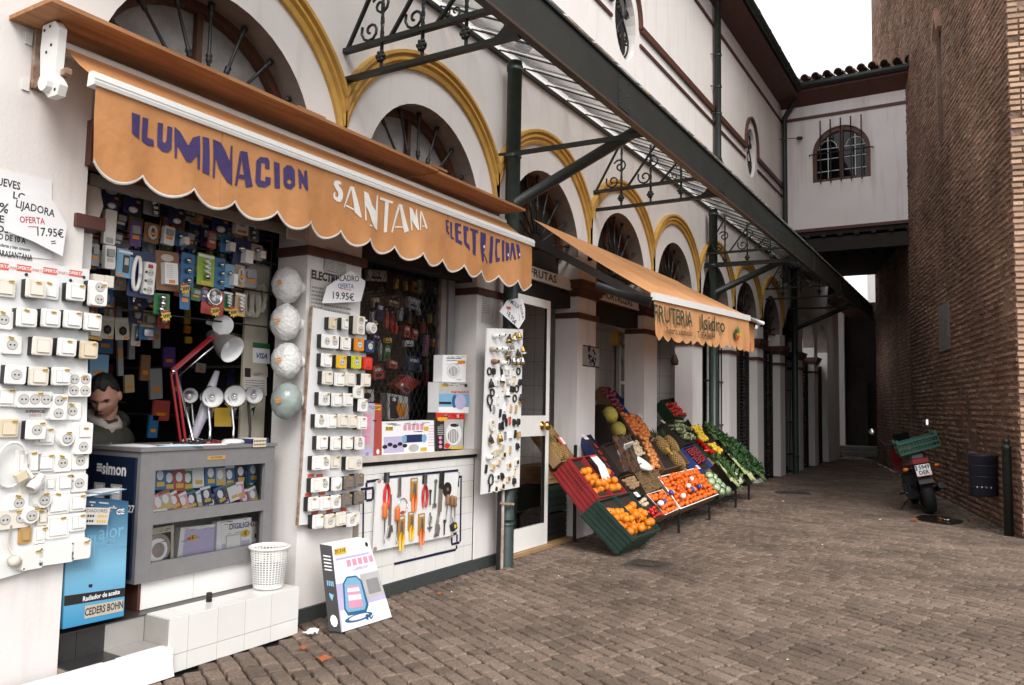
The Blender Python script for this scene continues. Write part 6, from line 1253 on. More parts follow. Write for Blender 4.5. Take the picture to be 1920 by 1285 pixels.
def d_cool(m, uv): R_(m,uv,'grey_card',.0,1,.62,1); R_(m,uv,'sky_card',.0,1,.2,.62); E_(m,uv,'lilac',.70,.36,.19,.25,.002,18); E_(m,uv,'teal',.5,.38,.08,.22,.0018); R_(m,uv,'ink',.0,.4,.28,.36,.002); R_(m,uv,'tag_yellow',.06,.32,.85,.95,.002); [R_(m,uv,'tag_red',.4+k*.1,.47+k*.1,.66,.72,.002) for k in range(6)]; E_(m,uv,'ink',.87,.9,.05,.06,.002); T_(m,uv,'19.95€',.19,.90,.03,'ink',e=.003)
flat_box('heater_carton', 'grey carton with a sky blue appliance picture, stacked second from top on the sill', [WV2(870,718),WV2(1172,722),WV2(1180,415),WV2(872,412)], -.01, .12, 'paper', d_cool)
def d_small(m, uv): E_(m,uv,'grey_card',.45,.42,.28,.27,.0015,18); E_(m,uv,'panel_white',.45,.42,.26,.25,.002,18); E_(m,uv,'print_grey',.45,.40,.2,.18,.0024,18); [R_(m,uv,'panel_white',.3+k*.06,.325+k*.06,.24,.56,.0028) for k in range(6)]; R_(m,uv,'ink',.15,.78,.86,.88); R_(m,uv,'ink',.15,.6,.79,.81); R_(m,uv,'p_orange',.62,.95,.68,.80,.002); R_(m,uv,'ink',.6,.8,.08,.095)
flat_box('heater_carton', 'small white fan heater carton, topmost of the stack on the sill', [WV2(905,408),WV2(1140,412),WV2(1148,140),WV2(912,138)], -.02, .1, 'paper', d_small)
# ------------------------------------------------------------------ tiled wall under the window and the tool board
tw = thing('tiled_dado', 'white tiled wall with dark blue key border below the shop window', 'tiled wall', (0,5.45,.1))
m = MB('grout'); m.box(-.3,.003,4.631,6.268,0,1.084); part('backing', m, tw)
for i in range(11):
    for j in range(7):
        a = 4.69+i*.1435; z = .105+j*.147; z1 = min(z+.144,1.05)
        if z1-z < .02: continue
        m = MB('tile_white'); m.box(.003,.009,a+.0012,min(a+.1423,6.262),z,z1); part('tile', m, tw)
TB = cr(6.427,680,860)
def key(pts, w_=.02):
    for (x0, y0), (x1, y1) in zip(pts, pts[1:]):
        a, b = at(*TB(x0,y0),0,.01), at(*TB(x1,y1),0,.01); m = MB('tile_blue'); m.bar((.0108,a.y,a.z),(.0108,b.y,b.z),w_,.0055,(1,0,0)); part('border_tile', m, tw)
key([(45,280),(200,255)]); key([(300,225),(1150,142)]); key([(45,290),(45,345)]); key([(-20,372),(130,352)]); key([(35,385),(35,500)]); key([(125,370),(120,495)]); key([(45,505),(110,497)]); key([(1155,165),(1150,340)]); key([(1163,222),(1195,218)]); key([(1185,240),(1175,1000)]); key([(1070,1035),(1165,1010)]); key([(1072,925),(1072,1020)]); key([(1085,915),(1130,900)]); key([(1135,915),(1135,1000)]); key([(1130,1045),(1130,1090)]); key([(380,1270),(1120,1098)]); key([(8,400),(0,1200)],.015)
m = MB('tile_blue'); m.box(.003,.012,6.264,6.272,.1,1.05); m.box(.009,.0115,4.69,6.26,.093,.103); part('edge_strip', m, tw)
b3 = board('tool_board', 'white hanging board of hand tools on the tiled wall', [TB(130,1118),TB(1090,925),TB(1160,170),TB(172,268)], .045, .012)
m = MB('rusty'); 
for q in ((150,1090),(200,272),(1070,935)): h = at(*TB(*q),0,.046); m.tf(fac(h.y,h.z,.046)); m.prism(circ(0,0,.022,7,.8),0,.001)
m.tf(); part('rust_patch', m, b3)
pm('tool_orange', (.70,.16,.03), .35); pm('tool_red', (.60,.02,.02), .35); pm('tool_yellow', (.75,.42,.02), .35); pm('amber', (.42,.22,.05), .5); pm('steel', (.30,.29,.28), .35, metal=.8)
def tl(px, py, rot=0, s=1): h = at(*TB(px,py),0,.048); return fac(h.y,h.z,.048,rot) @ Matrix.Diagonal((s,s,1,1))
def hand(lab, name, fn, px, py, rot=0, s=1):
    m = MB('steel'); m.tf(tl(px,py,rot,s)); fn(m); m.tf(); solo(name, m, lab, 'tool', 'hand tools on the board')
def driver(mt):
    def f(m): m.use(mt); m.lathe([(0,0),(.012,.002),(.02,.02),(.017,.05),(.02,.08),(.014,.1),(0,.105)],10,Matrix.Translation((0,-.02,.02)) @ Matrix.Rotation(-math.pi/2,4,'X')); m.use('steel'); m.tube([(0,-.02,.02),(0,-.17,.02)],.005,6)
    return f
def pliers(mt):
    def f(m):
        m.use('plate_black'); m.box(-.03,.03,.04,.11,0,.002); m.use('steel'); m.prism([(-.012,.02),(.012,.02),(.010,.06),(.003,.11),(-.003,.11),(-.010,.06)],.002,.014); m.use(mt)
        for s in (-1,1): m.tube([(s*.006,.03,.01),(s*.022,-.01,.01),(s*.026,-.06,.01),(s*.016,-.13,.01)],[.008,.012,.012,.009],7)
    return f
def pack(mt, hm):
    def f(m):
        m.use('amber'); m.rrect(-.042,.042,-.06,.10,0,.004,.006,.001); m.use('paper_old'); m.box(-.03,.03,.075,.09,.0042,.005); m.use('steel'); m.prism([(-.012,-.02),(.012,-.02),(.004,.06),(-.004,.06)],.004,.016); m.use(hm)
        for s in (-1,1): m.tube([(s*.006,-.015,.012),(s*.02,-.05,.012),(s*.014,-.14,.012)],[.008,.012,.009],7)
    return f
def wrench(m): m.use('steel'); m.box(-.008,.008,-.1,.08,.002,.01); m.prism(circ(0,.09,.018,8)+[(0,.09)][:0],.002,.012); m.prism([(-.02,-.1),(-.022,-.14),(-.008,-.125),(.008,-.125),(.022,-.14),(.02,-.1)][::-1][::-1],.002,.012)
def adj(m): m.use('p_steel'); m.box(-.011,.011,-.05,.17,.002,.012); m.use('silver'); m.prism([(-.03,-.13),(-.012,-.05),(.022,-.05),(.032,-.10),(.010,-.10),(.0,-.14)],.002,.016)
def disc(m): m.use('plate_black'); m.prism(circ(0,0,.062,24),.002,.008); m.use('brown_card'); m.prism(circ(0,0,.016,12),.008,.01)
def clampring(m): m.use('silver'); m.tube([(.058*math.cos(k*.4),.062*math.sin(k*.4),.008) for k in range(16)],.004,6); m.use('p_red'); m.box(-.015,.015,-.06,-.04,.006,.014)
def pipew(m): m.use('p_steel'); m.box(-.014,.014,.0,.22,.003,.02); m.use('plate_black'); m.prism(rr(-.018,.018,.15,.27,.012),.003,.024); m.use('p_steel'); m.tube([(0,.02,.01),(-.02,-.08,.01)],.01,6); m.prism([(-.03,-.14),(-.03,-.08),(.0,-.08),(.012,-.11),(.0,-.16)],.003,.018)
def tape(m): m.use('plate_black'); m.rrect(-.034,.034,-.03,.03,.0,.03,.008,.004); m.use('tag_yellow'); m.prism(circ(.004,.004,.017,12),.03,.031); m.use('plate_black'); m.tube([(0,.03,.015),(.004,.07,.015),(-.004,.10,.01)],.003,5)
def caliper(m): m.use('steel'); m.box(-.006,.006,-.07,.09,.002,.008); m.box(-.03,.03,-.045,-.03,.002,.01); m.tube([(-.02,.0,.01),(-.016,.05,.01),(.0,.07,.01),(.016,.05,.01),(.02,.0,.01)],.004,6)
def knife(m): m.use('steel'); m.rrect(-.016,.016,-.01,.10,.002,.012,.008,.003); m.use('p_steel'); m.prism([(-.022,-.06),(.022,-.06),(.018,.0),(-.012,.0)],.002,.01)
def bit(m): m.use('plate_black'); m.tube([(0,.06,.01),(0,-.07,.01)],.006,6); m.tube([(0,.06,.01),(0,.03,.01)],.01,6)
hand('red handled pliers at the upper left of the tool board','pliers',pliers('tool_red'),285,360,0,1.15); hand('adjustable wrench with grey handle left on the tool board','wrench',adj,320,720,0,1.1)
hand('orange screwdriver at the far left of the tool board','screwdriver',driver('tool_orange'),245,690,0,1.25); hand('orange and blue screwdriver beside the adjustable wrench','screwdriver',driver('tool_orange'),395,720,0,1.2)
hand('grey clip near the top left of the tool board','clip',knife,437,370,0,1.0); hand('round metal clamp ring in the middle of the tool board','clamp',clampring,475,570)
hand('amber packed yellow handled pliers at the top of the tool board','pliers',pack('amber','tool_orange'),615,400,0,1.15); hand('dark red cutters with black sheath on the tool board','pliers',pliers('ink_red'),745,370,.0,1.15)
hand('amber packed yellow handled cutters, lower left of the tool board','pliers',pack('amber','tool_yellow'),460,860,0,1.15); hand('clear packed yellow knife in the lower middle of the tool board','knife',pack('amber','tool_yellow'),580,780,0,.95); hand('amber packed orange handled pliers, lower middle of the tool board','pliers',pack('amber','tool_orange'),705,820,0,1.1)
hand('thin black drill bit near the top middle of the tool board','drill bit',bit,805,460); hand('open ended wrench near the top middle of the tool board','wrench',wrench,868,400,-.05); hand('small steel clamp right of the orange handled pliers','clamp',caliper,805,780)
hand('long pipe wrench with black grip on the tool board','wrench',pipew,915,640,-.06,1.3); hand('black grinding disc at the upper right of the tool board','grinding disc',disc,1015,370); hand('black tape measure at the lower right of the tool board','tape measure',tape,1080,820,.35,1.1)
for k, x in enumerate((1000,1050,1090)): hand('slim brown handled screwdriver below the grinding disc, %s from left' % ORD[k+1],'screwdriver',driver('brown_card'),x,540+10*k,-.1+.05*k,.95)
hand('thin black drill bit left of the tape measure','drill bit',bit,975,820); hand('small steel wrench below the long pipe wrench','wrench',wrench,885,830,-.3,.6)
# ------------------------------------------------------------------ narrow board of lampholders on the column
b4 = board('lampholder_board', 'narrow white board of lampholders and plugs fixed to the green column', [T3(80,2490),T3(540,2400),T3(582,500),T3(150,485)], .235, .012)
def it_holder(m, a, b, tilt=0): m.use(a); m.lathe([(0,0),(.024,0),(.026,.03),(.02,.045),(.018,.07),(.013,.07),(.011,.05),(0,.05)],12); m.use('ink'); m.lathe([(.0125,.066),(0,.066)],10)
def it_bell(m, a, b): m.use(a); m.lathe([(0,.05),(.008,.05),(.010,.03),(.02,.012),(.024,-.03),(.018,-.032),(0,-.02)],12,Matrix.Translation((0,0,.025)) @ Matrix.Rotation(-math.pi/2,4,'X')); m.use(b); m.lathe([(.0245,-.012),(.027,-.03),(.0,-.03)],12,Matrix.Translation((0,0,.025)) @ Matrix.Rotation(-math.pi/2,4,'X'))
def it_block(m, a, b): m.use(a); m.rrect(-.026,.026,-.03,.03,0,.02,.004,.002); m.use(b); m.box(-.015,.015,-.018,.018,.02,.023)
def it_ring(m, a, b): m.use(a); m.tube([(.025*math.cos(k*.42),.032*math.sin(k*.42),.008) for k in range(15)],.007,6,closed=True)
def it_plug(m, a, b): m.use(a); m.prism([(-.02,-.025),(.02,-.025),(.016,.02),(.006,.035),(-.006,.035),(-.016,.02)],.0,.025,.004); m.use(b); m.tube([(-.008,-.025,.012),(-.008,-.045,.012)],.003,5); m.tube([(.008,-.025,.012),(.008,-.045,.012)],.003,5)
def it_coil(m, a, b): m.use(a); m.tube([((.03+.004*math.sin(k))*math.cos(k*.5),.05*math.sin(k*.5),.008+.0006*k) for k in range(26)],.005,6); m.tube([(.0,-.05,.01),(.005,-.11,.01)],.008,6)
def it_bar(m, a, b): m.use(a); m.rrect(-.010,.010,-.04,.04,0,.016,.004,.002); m.use(b); m.box(-.006,.006,.02,.035,.016,.018)
IP = {}
def ip(fn, a, b, nm):
    if (fn, a, b) not in IP: m = MB(a); m.mats = []; fn(m, a, b); IP[(fn,a,b)] = proto_solo(nm, m)
    return IP[(fn,a,b)]
L3 = [(225,580,it_holder,'white','ink','lampholder'),(390,620,it_bell,'plate_black','brass','lampholder'),(455,600,it_bell,'brass','white','lampholder'),(515,590,it_bell,'brass','dull_cream','lampholder'),(300,570,it_holder,'white','ink','lampholder'),(195,740,it_holder,'dull_cream','ink','lampholder'),(260,740,it_holder,'white','ink','lampholder'),(335,740,it_holder,'white','ink','lampholder'),(375,800,it_bell,'p_steel','brass','lampholder'),(500,800,it_bell,'plate_black','brass','lampholder'),(560,760,it_bell,'brass','white','lampholder'),(425,730,it_bell,'p_steel','white','lampholder'),(215,890,it_holder,'brown_card','ink','lampholder'),(320,905,it_holder,'white','ink','lampholder'),(405,880,it_ring,'plate_black','ink','cable ring'),(450,890,it_bell,'silver','brass','lampholder'),(500,890,it_bell,'silver','brass','lampholder'),(555,890,it_bell,'silver','brass','lampholder'),
 (170,1005,it_ring,'plate_black','ink','cable ring'),(215,1010,it_plug,'plate_black','steel','plug'),(315,1000,it_bar,'plate_black','white','connector'),(385,1010,it_block,'white','dull_cream','terminal block'),(450,1020,it_bar,'white','ink','connector'),(520,1005,it_ring,'plate_black','ink','cable ring'),(175,1160,it_bell,'plate_black','plate_black','lampholder'),(260,1140,it_block,'white','dull_cream','terminal block'),(310,1110,it_bell,'white','ink','lampholder'),(400,1130,it_block,'dull_cream','white','terminal block'),(465,1110,it_bar,'p_cream','ink','connector'),(535,1140,it_plug,'plate_black','plate_black','plug'),(340,1200,it_bar,'p_cream','white','connector'),(445,1220,it_block,'plate_black','brass','terminal block'),(500,1215,it_ring,'plate_black','ink','cable ring')]
L4 = [(205,40,it_ring,'plate_black','ink','cable ring'),(165,130,it_coil,'cable_black','ink','cable coil'),(370,60,it_bell,'white','ink','lampholder'),(475,110,it_ring,'plate_black','ink','cable ring'),(535,120,it_bell,'plate_black','brass','lampholder'),(270,130,it_bar,'white','clear_grey','connector'),(225,240,it_bar,'clear_grey','white','connector'),(360,220,it_bar,'white','clear_grey','connector'),(430,230,it_bar,'tan_card','white','connector'),(490,240,it_bar,'p_wood','p_orange','connector'),(300,290,it_bar,'plate_black','ink','connector'),(345,340,it_plug,'plate_black','ink','plug'),(300,450,it_plug,'plate_black','ink','plug'),(330,440,it_bar,'plate_black','ink','connector'),(375,400,it_bar,'plate_black','tag_red','connector'),(415,380,it_bar,'tag_red','plate_black','connector'),(465,400,it_plug,'plate_black','ink','plug'),(515,395,it_plug,'plate_black','ink','plug'),(195,440,it_coil,'cable_cream','ink','cable coil'),(170,610,it_bell,'plate_black','brass','lampholder'),(280,590,it_bell,'brass','brass','lampholder'),(360,560,it_bar,'clear_grey','ink','connector'),(425,560,it_plug,'white','steel','plug'),(480,540,it_bar,'plate_black','ink','connector'),(518,550,it_block,'p_wood','tan_card','terminal block'),(320,700,it_block,'p_cream','dull_cream','terminal block'),(275,750,it_block,'p_cream','dull_cream','terminal block'),(225,785,it_block,'dull_cream','p_cream','terminal block'),(340,790,it_block,'p_cream','ink','terminal block'),(420,730,it_bar,'tan_card','dull_cream','connector'),(505,690,it_plug,'plate_black','steel','plug'),(150,820,it_holder,'white','ink','lampholder'),(130,960,it_bar,'plate_black','ink','connector'),(210,940,it_block,'p_cream','tan_card','terminal block'),(280,880,it_block,'p_cream','dull_cream','terminal block'),(405,920,it_block,'p_cream','brown_card','terminal block'),(500,880,it_block,'p_ivory','ink','terminal block'),(180,1090,it_coil,'cable_black','ink','cable coil'),(265,1060,it_block,'white','ink','terminal block'),(320,1050,it_plug,'plate_black','ink','plug'),(395,1080,it_block,'p_cream','brown_card','terminal block'),(470,1000,it_bar,'p_cream','ink','connector'),(465,1110,it_plug,'plate_black','ink','plug'),(325,1170,it_block,'p_cream','ink','terminal block'),(240,1200,it_block,'p_ivory','ink','terminal block')]
NC = {'white':'white','plate_black':'black','brass':'brass','dull_cream':'off-white','p_steel':'bronze','brown_card':'brown','silver':'silver','p_cream':'cream','clear_grey':'grey','tan_card':'tan','p_wood':'wooden','tag_red':'red','cable_black':'black','cable_cream':'cream','p_ivory':'ivory'}
cnt = {}
for oy, LL in ((540,L3),(730,L4)):
    for (x, y, fn, a, b, nm) in LL:
        px, py = 890+x/6.425, oy+y/6.425; h = at(px,py,0,.236); key_ = (NC[a], nm, 'top' if py < 650 else ('upper middle' if py < 760 else ('lower middle' if py < 850 else 'foot'))); cnt[key_] = cnt.get(key_,0)+1
        inst(ip(fn,a,b,nm.replace(' ','_')), fac(h.y,h.z,.236,random.uniform(-.3,.3)) @ Matrix.Diagonal((1.25,1.0,1,1)), '%s %s, number %s from the left at the %s of the narrow board' % (key_[0], nm, ORD[cnt[key_]], key_[2]), nm, 'small fittings on the narrow board')
# ------------------------------------------------------------------ the shopkeeper
pm('skin', (.56,.30,.215), .55, col2=(.42,.20,.14), scale=16, detail=6, bump=.25, bscale=90, bdist=.004); pm('hair', (.014,.010,.009), .6, bump=.6, bscale=120); pm('jacket', (.050,.047,.034), .7, var=.2, scale=6, bump=.5, bscale=18, bdist=.03); pm('scarf', (.50,.43,.39), .9, var=.15, scale=30, bump=.4); pm('eye', (.03,.02,.02), .3); pm('lip', (.33,.13,.10), .5)
HC = at(196,742,0,-.84); mn = thing('person', 'man in dark olive padded jacket and pale scarf looking down behind the counter', 'person', (HC.x-.03,HC.y,.31))
fwd = Vector((.66,-.74,-.52)).normalized(); upv = (Vector((0,0,1))-fwd*fwd.z).normalized(); upv = (upv+Vector((0,-.10,0))).normalized(); rt_ = fwd.cross(upv).normalized(); upv = rt_.cross(fwd)
HM = Matrix(((rt_.x,fwd.x,upv.x,HC.x),(rt_.y,fwd.y,upv.y,HC.y),(rt_.z,fwd.z,upv.z,HC.z),(0,0,0,1))) @ Matrix.Scale(1.10,4)
def g_(x, s): return math.exp(-(x/s)**2)
def headpt(u, v):
    """unit-sphere point -> face surface in head frame (x right, y forward, z up), metres"""
    d = Vector((math.sin(v)*math.cos(u), math.sin(v)*math.sin(u), math.cos(v)))
    x, y, z = d.x*.078, d.y*.098, d.z*.128
    if z < 0: k = 1-.30*(-z/.128)**1.6; x *= k; y *= (1-.12*(-z/.128)**2)
    if y > 0:
        f = y/.098
        y += .034*g_(x,.013)*g_(z+.024,.020)*f+.016*g_(x,.016)*g_(z+.038,.012)*f           # nose
        y += .015*g_(z-.020,.011)*g_(x,.055)*f                                              # brow
        y -= .020*(g_(x-.032,.017)+g_(x+.032,.017))*g_(z+.002,.013)*f                       # eye sockets
        y += .009*g_(x,.022)*g_(z+.070,.008)*f+.012*g_(x,.022)*g_(z+.105,.016)*f             # lips, chin
        y += .006*(g_(x-.042,.02)+g_(x+.042,.02))*g_(z+.03,.02)*f
    return Vector((x, y, z))
m = MB('skin'); m.sm = True; NU, NV = 56, 44; vs = [HM @ headpt(2*math.pi*i/NU, math.pi*(j+.001)/NV*(.999)) for j in range(NV+1) for i in range(NU)]
m.add(vs, [(j*NU+i,(j+1)*NU+i,(j+1)*NU+(i+1) % NU,j*NU+(i+1) % NU) for j in range(NV) for i in range(NU)])
CH_ = Vector((HC.x-.10,HC.y+.06,1.35)); m.tube([HM @ Vector((0,-.03,-.03)), HM @ Vector((0,-.04,-.10)), CH_, CH_+Vector((-.01,.01,-.10))],[.055,.055,.062,.09],14)
for s in (-1,1): m.tf(HM @ Matrix.Translation((s*.080,-.012,-.010)) @ Matrix.Rotation(s*.35,4,'Z')); m.sphere((0,0,0),.03,10,8,(.35,.75,1.05)); m.tf()
body = part('body', m, mn)
m = MB('eye'); 
for s in (-1,1): m.tube([HM @ Vector((s*.032+t*.012,.078-abs(t)*.004,-.004-.003*abs(t))) for t in (-1,0,1)],.0035,6); m.tube([HM @ Vector((s*.033+t*.017,.096-.008*abs(t),.018+.003*s*t*-1)) for t in (-1,-.3,.4,1)],.0045,6)
part('eyes_and_brows', m, body)
m = MB('lip'); m.tube([HM @ Vector((t*.022,.101-.012*t*t,-.069)) for t in (-1,-.5,0,.5,1)],[.002,.004,.0045,.004,.002],6); part('mouth', m, body)
m = MB('hair'); [m.tube([HM @ (headpt(math.pi/2+s*u,1.50+.02*u)+Vector((0,.001,0))) for u in (.18,.35,.55,.75)],[.003,.0055,.005,.002],6) for s in (-1,1)]; part('brows', m, body)
m = MB('hair'); m.sm = True; hv = []; rg = random.Random(6)
for j in range(13):
    for i in range(NU):
        u = 2*math.pi*i/NU; side = math.sin(u); lim = 1.10-.0*side+(.62 if side < -.1 else (.32*max(0,1-side*2.2) if side < .45 else -.10+.10*math.sin(u*7))); q = headpt(u, lim*j/12+.001); nrm = Vector((q.x,q.y,q.z)).normalized(); hv.append(HM @ (q+nrm*(.013*(1-(j/12)**6)+.010*noise.noise(q*45)+.006*noise.noise(q*120))+Vector((0,.0,.004))))
m.add(hv, [(j*NU+i,(j+1)*NU+i,(j+1)*NU+(i+1) % NU,j*NU+(i+1) % NU) for j in range(12) for i in range(NU)]); part('hair', m, mn)
# jacket: lofted torso with sleeves and hood roll
def loft(m, rings, n=22):
    vs = []
    for c, rx, ry, rz in rings:
        for k in range(n): a = 2*math.pi*k/n; q = Vector((rx*math.cos(a), ry*math.sin(a), 0)); q.rotate(Matrix.Rotation(rz,3,'Z')); q += Vector(c); q += Vector((math.cos(a+rz),math.sin(a+rz),0))*.006*noise.noise(q*14); vs.append(q)
    b = m.sm; m.sm = True; m.add(vs, [(i*n+k,i*n+(k+1) % n,(i+1)*n+(k+1) % n,(i+1)*n+k) for i in range(len(rings)-1) for k in range(n)]); m.sm = b
tx, ty = CH_.x-.03, CH_.y+.02; rz = .55
m = MB('jacket'); rings = []; JZ = .10
for z, a, b in ((.85,.20,.16),(.885,.225,.175),(.92,.205,.16),(.955,.235,.18),(.99,.215,.165),(1.025,.245,.185),(1.06,.225,.17),(1.095,.255,.185),(1.13,.235,.172),(1.165,.255,.178),(1.20,.245,.165),(1.235,.22,.145),(1.265,.165,.125),(1.285,.12,.11),(1.31,.105,.10)): rings.append(((tx,ty,z+JZ),b,a,.45))
loft(m, rings, 28)
sh_d = Vector((math.cos(.45+math.pi/2),math.sin(.45+math.pi/2),0))
for s in (-1,1):
    S = Vector((tx,ty,1.16+JZ))+sh_d*s*.17; E = S+Vector((.03,-.02,-.30))+sh_d*s*.09; Wt = E+Vector((.24,-.05,.02))-sh_d*s*.12; pts = []; rs = []
    for k in range(25):
        t = k/24; p_ = S.lerp(E,t*2) if t < .5 else E.lerp(Wt,(t-.5)*2); pts.append(p_+Vector((0,0,.03*math.sin(math.pi*min(1,t*3))))); rs.append((.10-.045*t)*(1+.09*math.sin(k*1.9)))
    m.tube(pts, rs, 16)
part('jacket', m, mn)
m = MB('jacket'); m.tube([(tx-.02+.135*math.cos(a),ty+.135*math.sin(a),1.375+.05*math.sin((a-.9)*.62)) for a in [.75+k*.30 for k in range(15)]],[.028+.045*math.sin(math.pi*k/14)**.7+.006*math.sin(k*3) for k in range(15)],12); part('hood', m, mn)
m = MB('iron'); m.tube([(tx+.135,ty-.055,1.36),(tx+.175,ty-.075,1.25),(tx+.185,ty-.08,1.0)],.005,5); part('zip', m, mn)
m = MB('scarf'); m.tube([(CH_.x+.015+.088*math.cos(a),CH_.y+.085*math.sin(a),1.40-.05*math.cos(a-.2)+.012*math.sin(a*5)) for a in [k*.42 for k in range(15)]],.030,9,closed=True); a0 = Vector((CH_.x+.10,CH_.y-.01,1.34)); m.tube([a0,a0+Vector((.03,-.02,-.08)),a0+Vector((.035,-.03,-.2))],[.032,.03,.026],9); part('scarf', m, mn)
m = MB('skin'); hx = Vector((tx,ty,1.16+JZ))+Vector((.27,-.07,-.23))
for s in (-1,1):
    b0 = hx+sh_d*s*.09; pl = [b0,b0+Vector((.05,-.02,.0))]; m.tube(pl,[.028,.034],10); 
    for f_ in range(4): o_ = sh_d*(f_-1.5)*.016; m.tube([pl[1]+o_,pl[1]+o_+Vector((.03,-.012,-.004)),pl[1]+o_+Vector((.05+.006*(f_ in (1,2)),-.02,-.02))],[.009,.0085,.007],7)
    m.tube([b0+Vector((.02,0,.0))-sh_d*s*.02,b0+Vector((.045,-.01,.0))-sh_d*s*.045,b0+Vector((.07,-.02,-.005))-sh_d*s*.05],[.011,.010,.008],7)
part('hands', m, body)
# ------------------------------------------------------------------ fruit shop awning
fa = thing('fruit_awning', 'second orange awning lettered FRUTERIA Isidro, over the fruit stand', 'awning', (.8,9.5,2.3))
FX = 1.35
q0 = at(1226,560,0,FX); q1 = at(1404,600,0,FX); q2 = at(1226,632,0,FX); q3 = at(1404,655,0,FX)
fy0, fy1 = q0.y, q1.y
zt = lambda y: q0.z+(q1.z-q0.z)*(y-fy0)/(fy1-fy0)
zb_ = lambda y: q2.z+(q3.z-q2.z)*(y-fy0)/(fy1-fy0)
NSC2 = 13; sc2 = (fy1-fy0)/NSC2
fw = lambda y, z: FX+.012*math.sin(y*7)*max(0,(zt(y)-z)/.4)+.010*math.sin(y*17+1)*max(0,(zt(y)-z)/.4)
m = MB('awning2'); m.sm = True; NY, NZ = NSC2*12, 6; vs = []
for i in range(NY+1):
    y = fy0+(fy1-fy0)*i/NY; t = ((y-fy0)/sc2) % 1; zb = zb_(y)+.03-.06*math.sin(math.pi*t)**.8
    for j in range(NZ+1): z = zt(y)+(zb-zt(y))*j/NZ; vs.append((fw(y,z),y,z))
m.add(vs, [(i*(NZ+1)+j,i*(NZ+1)+j+1,(i+1)*(NZ+1)+j+1,(i+1)*(NZ+1)+j) for i in range(NY) for j in range(NZ)]); part('valance', m, fa)
ye2 = fy1+.70
m = MB('awning'); vs = []
for i in range(13):
    y = fy1+.02+(ye2-fy1-.02)*i/12; t = (i/4) % 1; vs += [(FX-.10,y,zt(y)-.02),(FX-.10,y,zb_(y)+.02-.05*math.sin(math.pi*t))]
m.add(vs, [(i*2,i*2+1,i*2+3,i*2+2) for i in range(12)]); m.use('p_red')
for dy, dz in ((.12,-.30),(.30,-.20),(.42,-.32)): m.tf(fac(fy1+dy,zt(fy1)+dz,FX-.096) @ Matrix.Scale(1.6,4)); m.use(('p_red','tag_yellow','green_card')[int(dy*30) % 3]); m.prism(circ(0,0,.035,9),0,.002)
m.tf(); part('side_flap', m, fa)
m = MB('awning2'); m.sm = True; vs = []; NR2 = 24
for i in range(NR2+1):
    y = fy0+(ye2-fy0)*i/NR2
    for j in range(9): t = j/8; zz = 3.52+(zt(min(y,fy1))+.04-3.52)*t-.05*math.sin(math.pi*t)*(.5+.5*math.sin(i*1.1)); vs.append((.08+(FX-.08)*t, y-.22*(1-t)*(1-i/NR2), zz))
m.add(vs, [(i*9+j,i*9+j+1,i*9+j+10,i*9+j+9) for i in range(NR2) for j in range(8)]); part('roof_fabric', m, fa)
m = MB('white_gloss'); a = Vector((FX,fy0-.02,zt(fy0)+.02)); b = Vector((FX,fy1,zt(fy1)+.02)); c = Vector((FX,ye2+.1,zt(fy1)+.03)); m.bar(a,b,.05,.075); m.tube([b,c],.03,8); part('front_bar', m, fa)
m = MB('dark_wood'); m.bar((.06,fy0-.12,3.30),(FX-.04,fy0-.02,zt(fy0)-.03),.05,.08); m.use('plate_black'); m.tube([(.75,fy0-.03,zt(fy0)+.17),(FX-.02,fy0-.01,zt(fy0)-.04)],.055,10); part('folding_arm', m, fa)
m = MB('dark_wood'); m.bar((.06,ye2+.2,3.1),(FX-.1,ye2+.05,zt(fy1)),.05,.07); m.use('white'); m.tube([(FX-.1,ye2+.12,zt(fy1)-.02),(.5,ye2+1.0,2.75)],.03,8); part('folding_arm', m, fa)
F3 = cr(8.348,1210,540)
def ftext(body, x0, x1, y, size, mt, rot=0, bold=.002):
    h = at(*F3((x0+x1)/2,y),0,FX+.016); a = at(*F3(x0,y),0,FX+.016); b = at(*F3(x1,y),0,FX+.016); m = MB(mt); text_mb(m, body, size, fac((a.y+b.y)/2,h.z,FX+.03,rot), mt, bold=bold, fitw=b.y-a.y); part('lettering', m, fa)
pm('sign_green', (.02,.045,.025), .8)
ftext('FRUTERIA',110,715,455,.235,'sign_green',.04,.003); ftext('Isidro',855,1225,572,.25,'sign_green',.045,.003); ftext('Reparto a domicilio',310,715,690,.10,'black_paint',.05,.001); ftext('T. 95438694',795,1070,750,.11,'black_paint',.05,.001)
m = MB('green_card')
for k in range(16):
    h = at(*F3(1440+50*math.cos(k*2.4)*(k/16)**.5,720+75*math.sin(k*2.4)*(k/16)**.5),0,FX+.03); m.use(('green_card','p_red','sign_green','tag_yellow','green_card')[k % 5]); m.tf(fac(h.y,h.z,FX+.030+.0004*k,k*.9)); m.prism(circ(0,0,.06,8,.4) if k % 2 else circ(0,0,.03,8),0,.0003,back=False)
m.tf(); part('fruit_motif', m, fa)
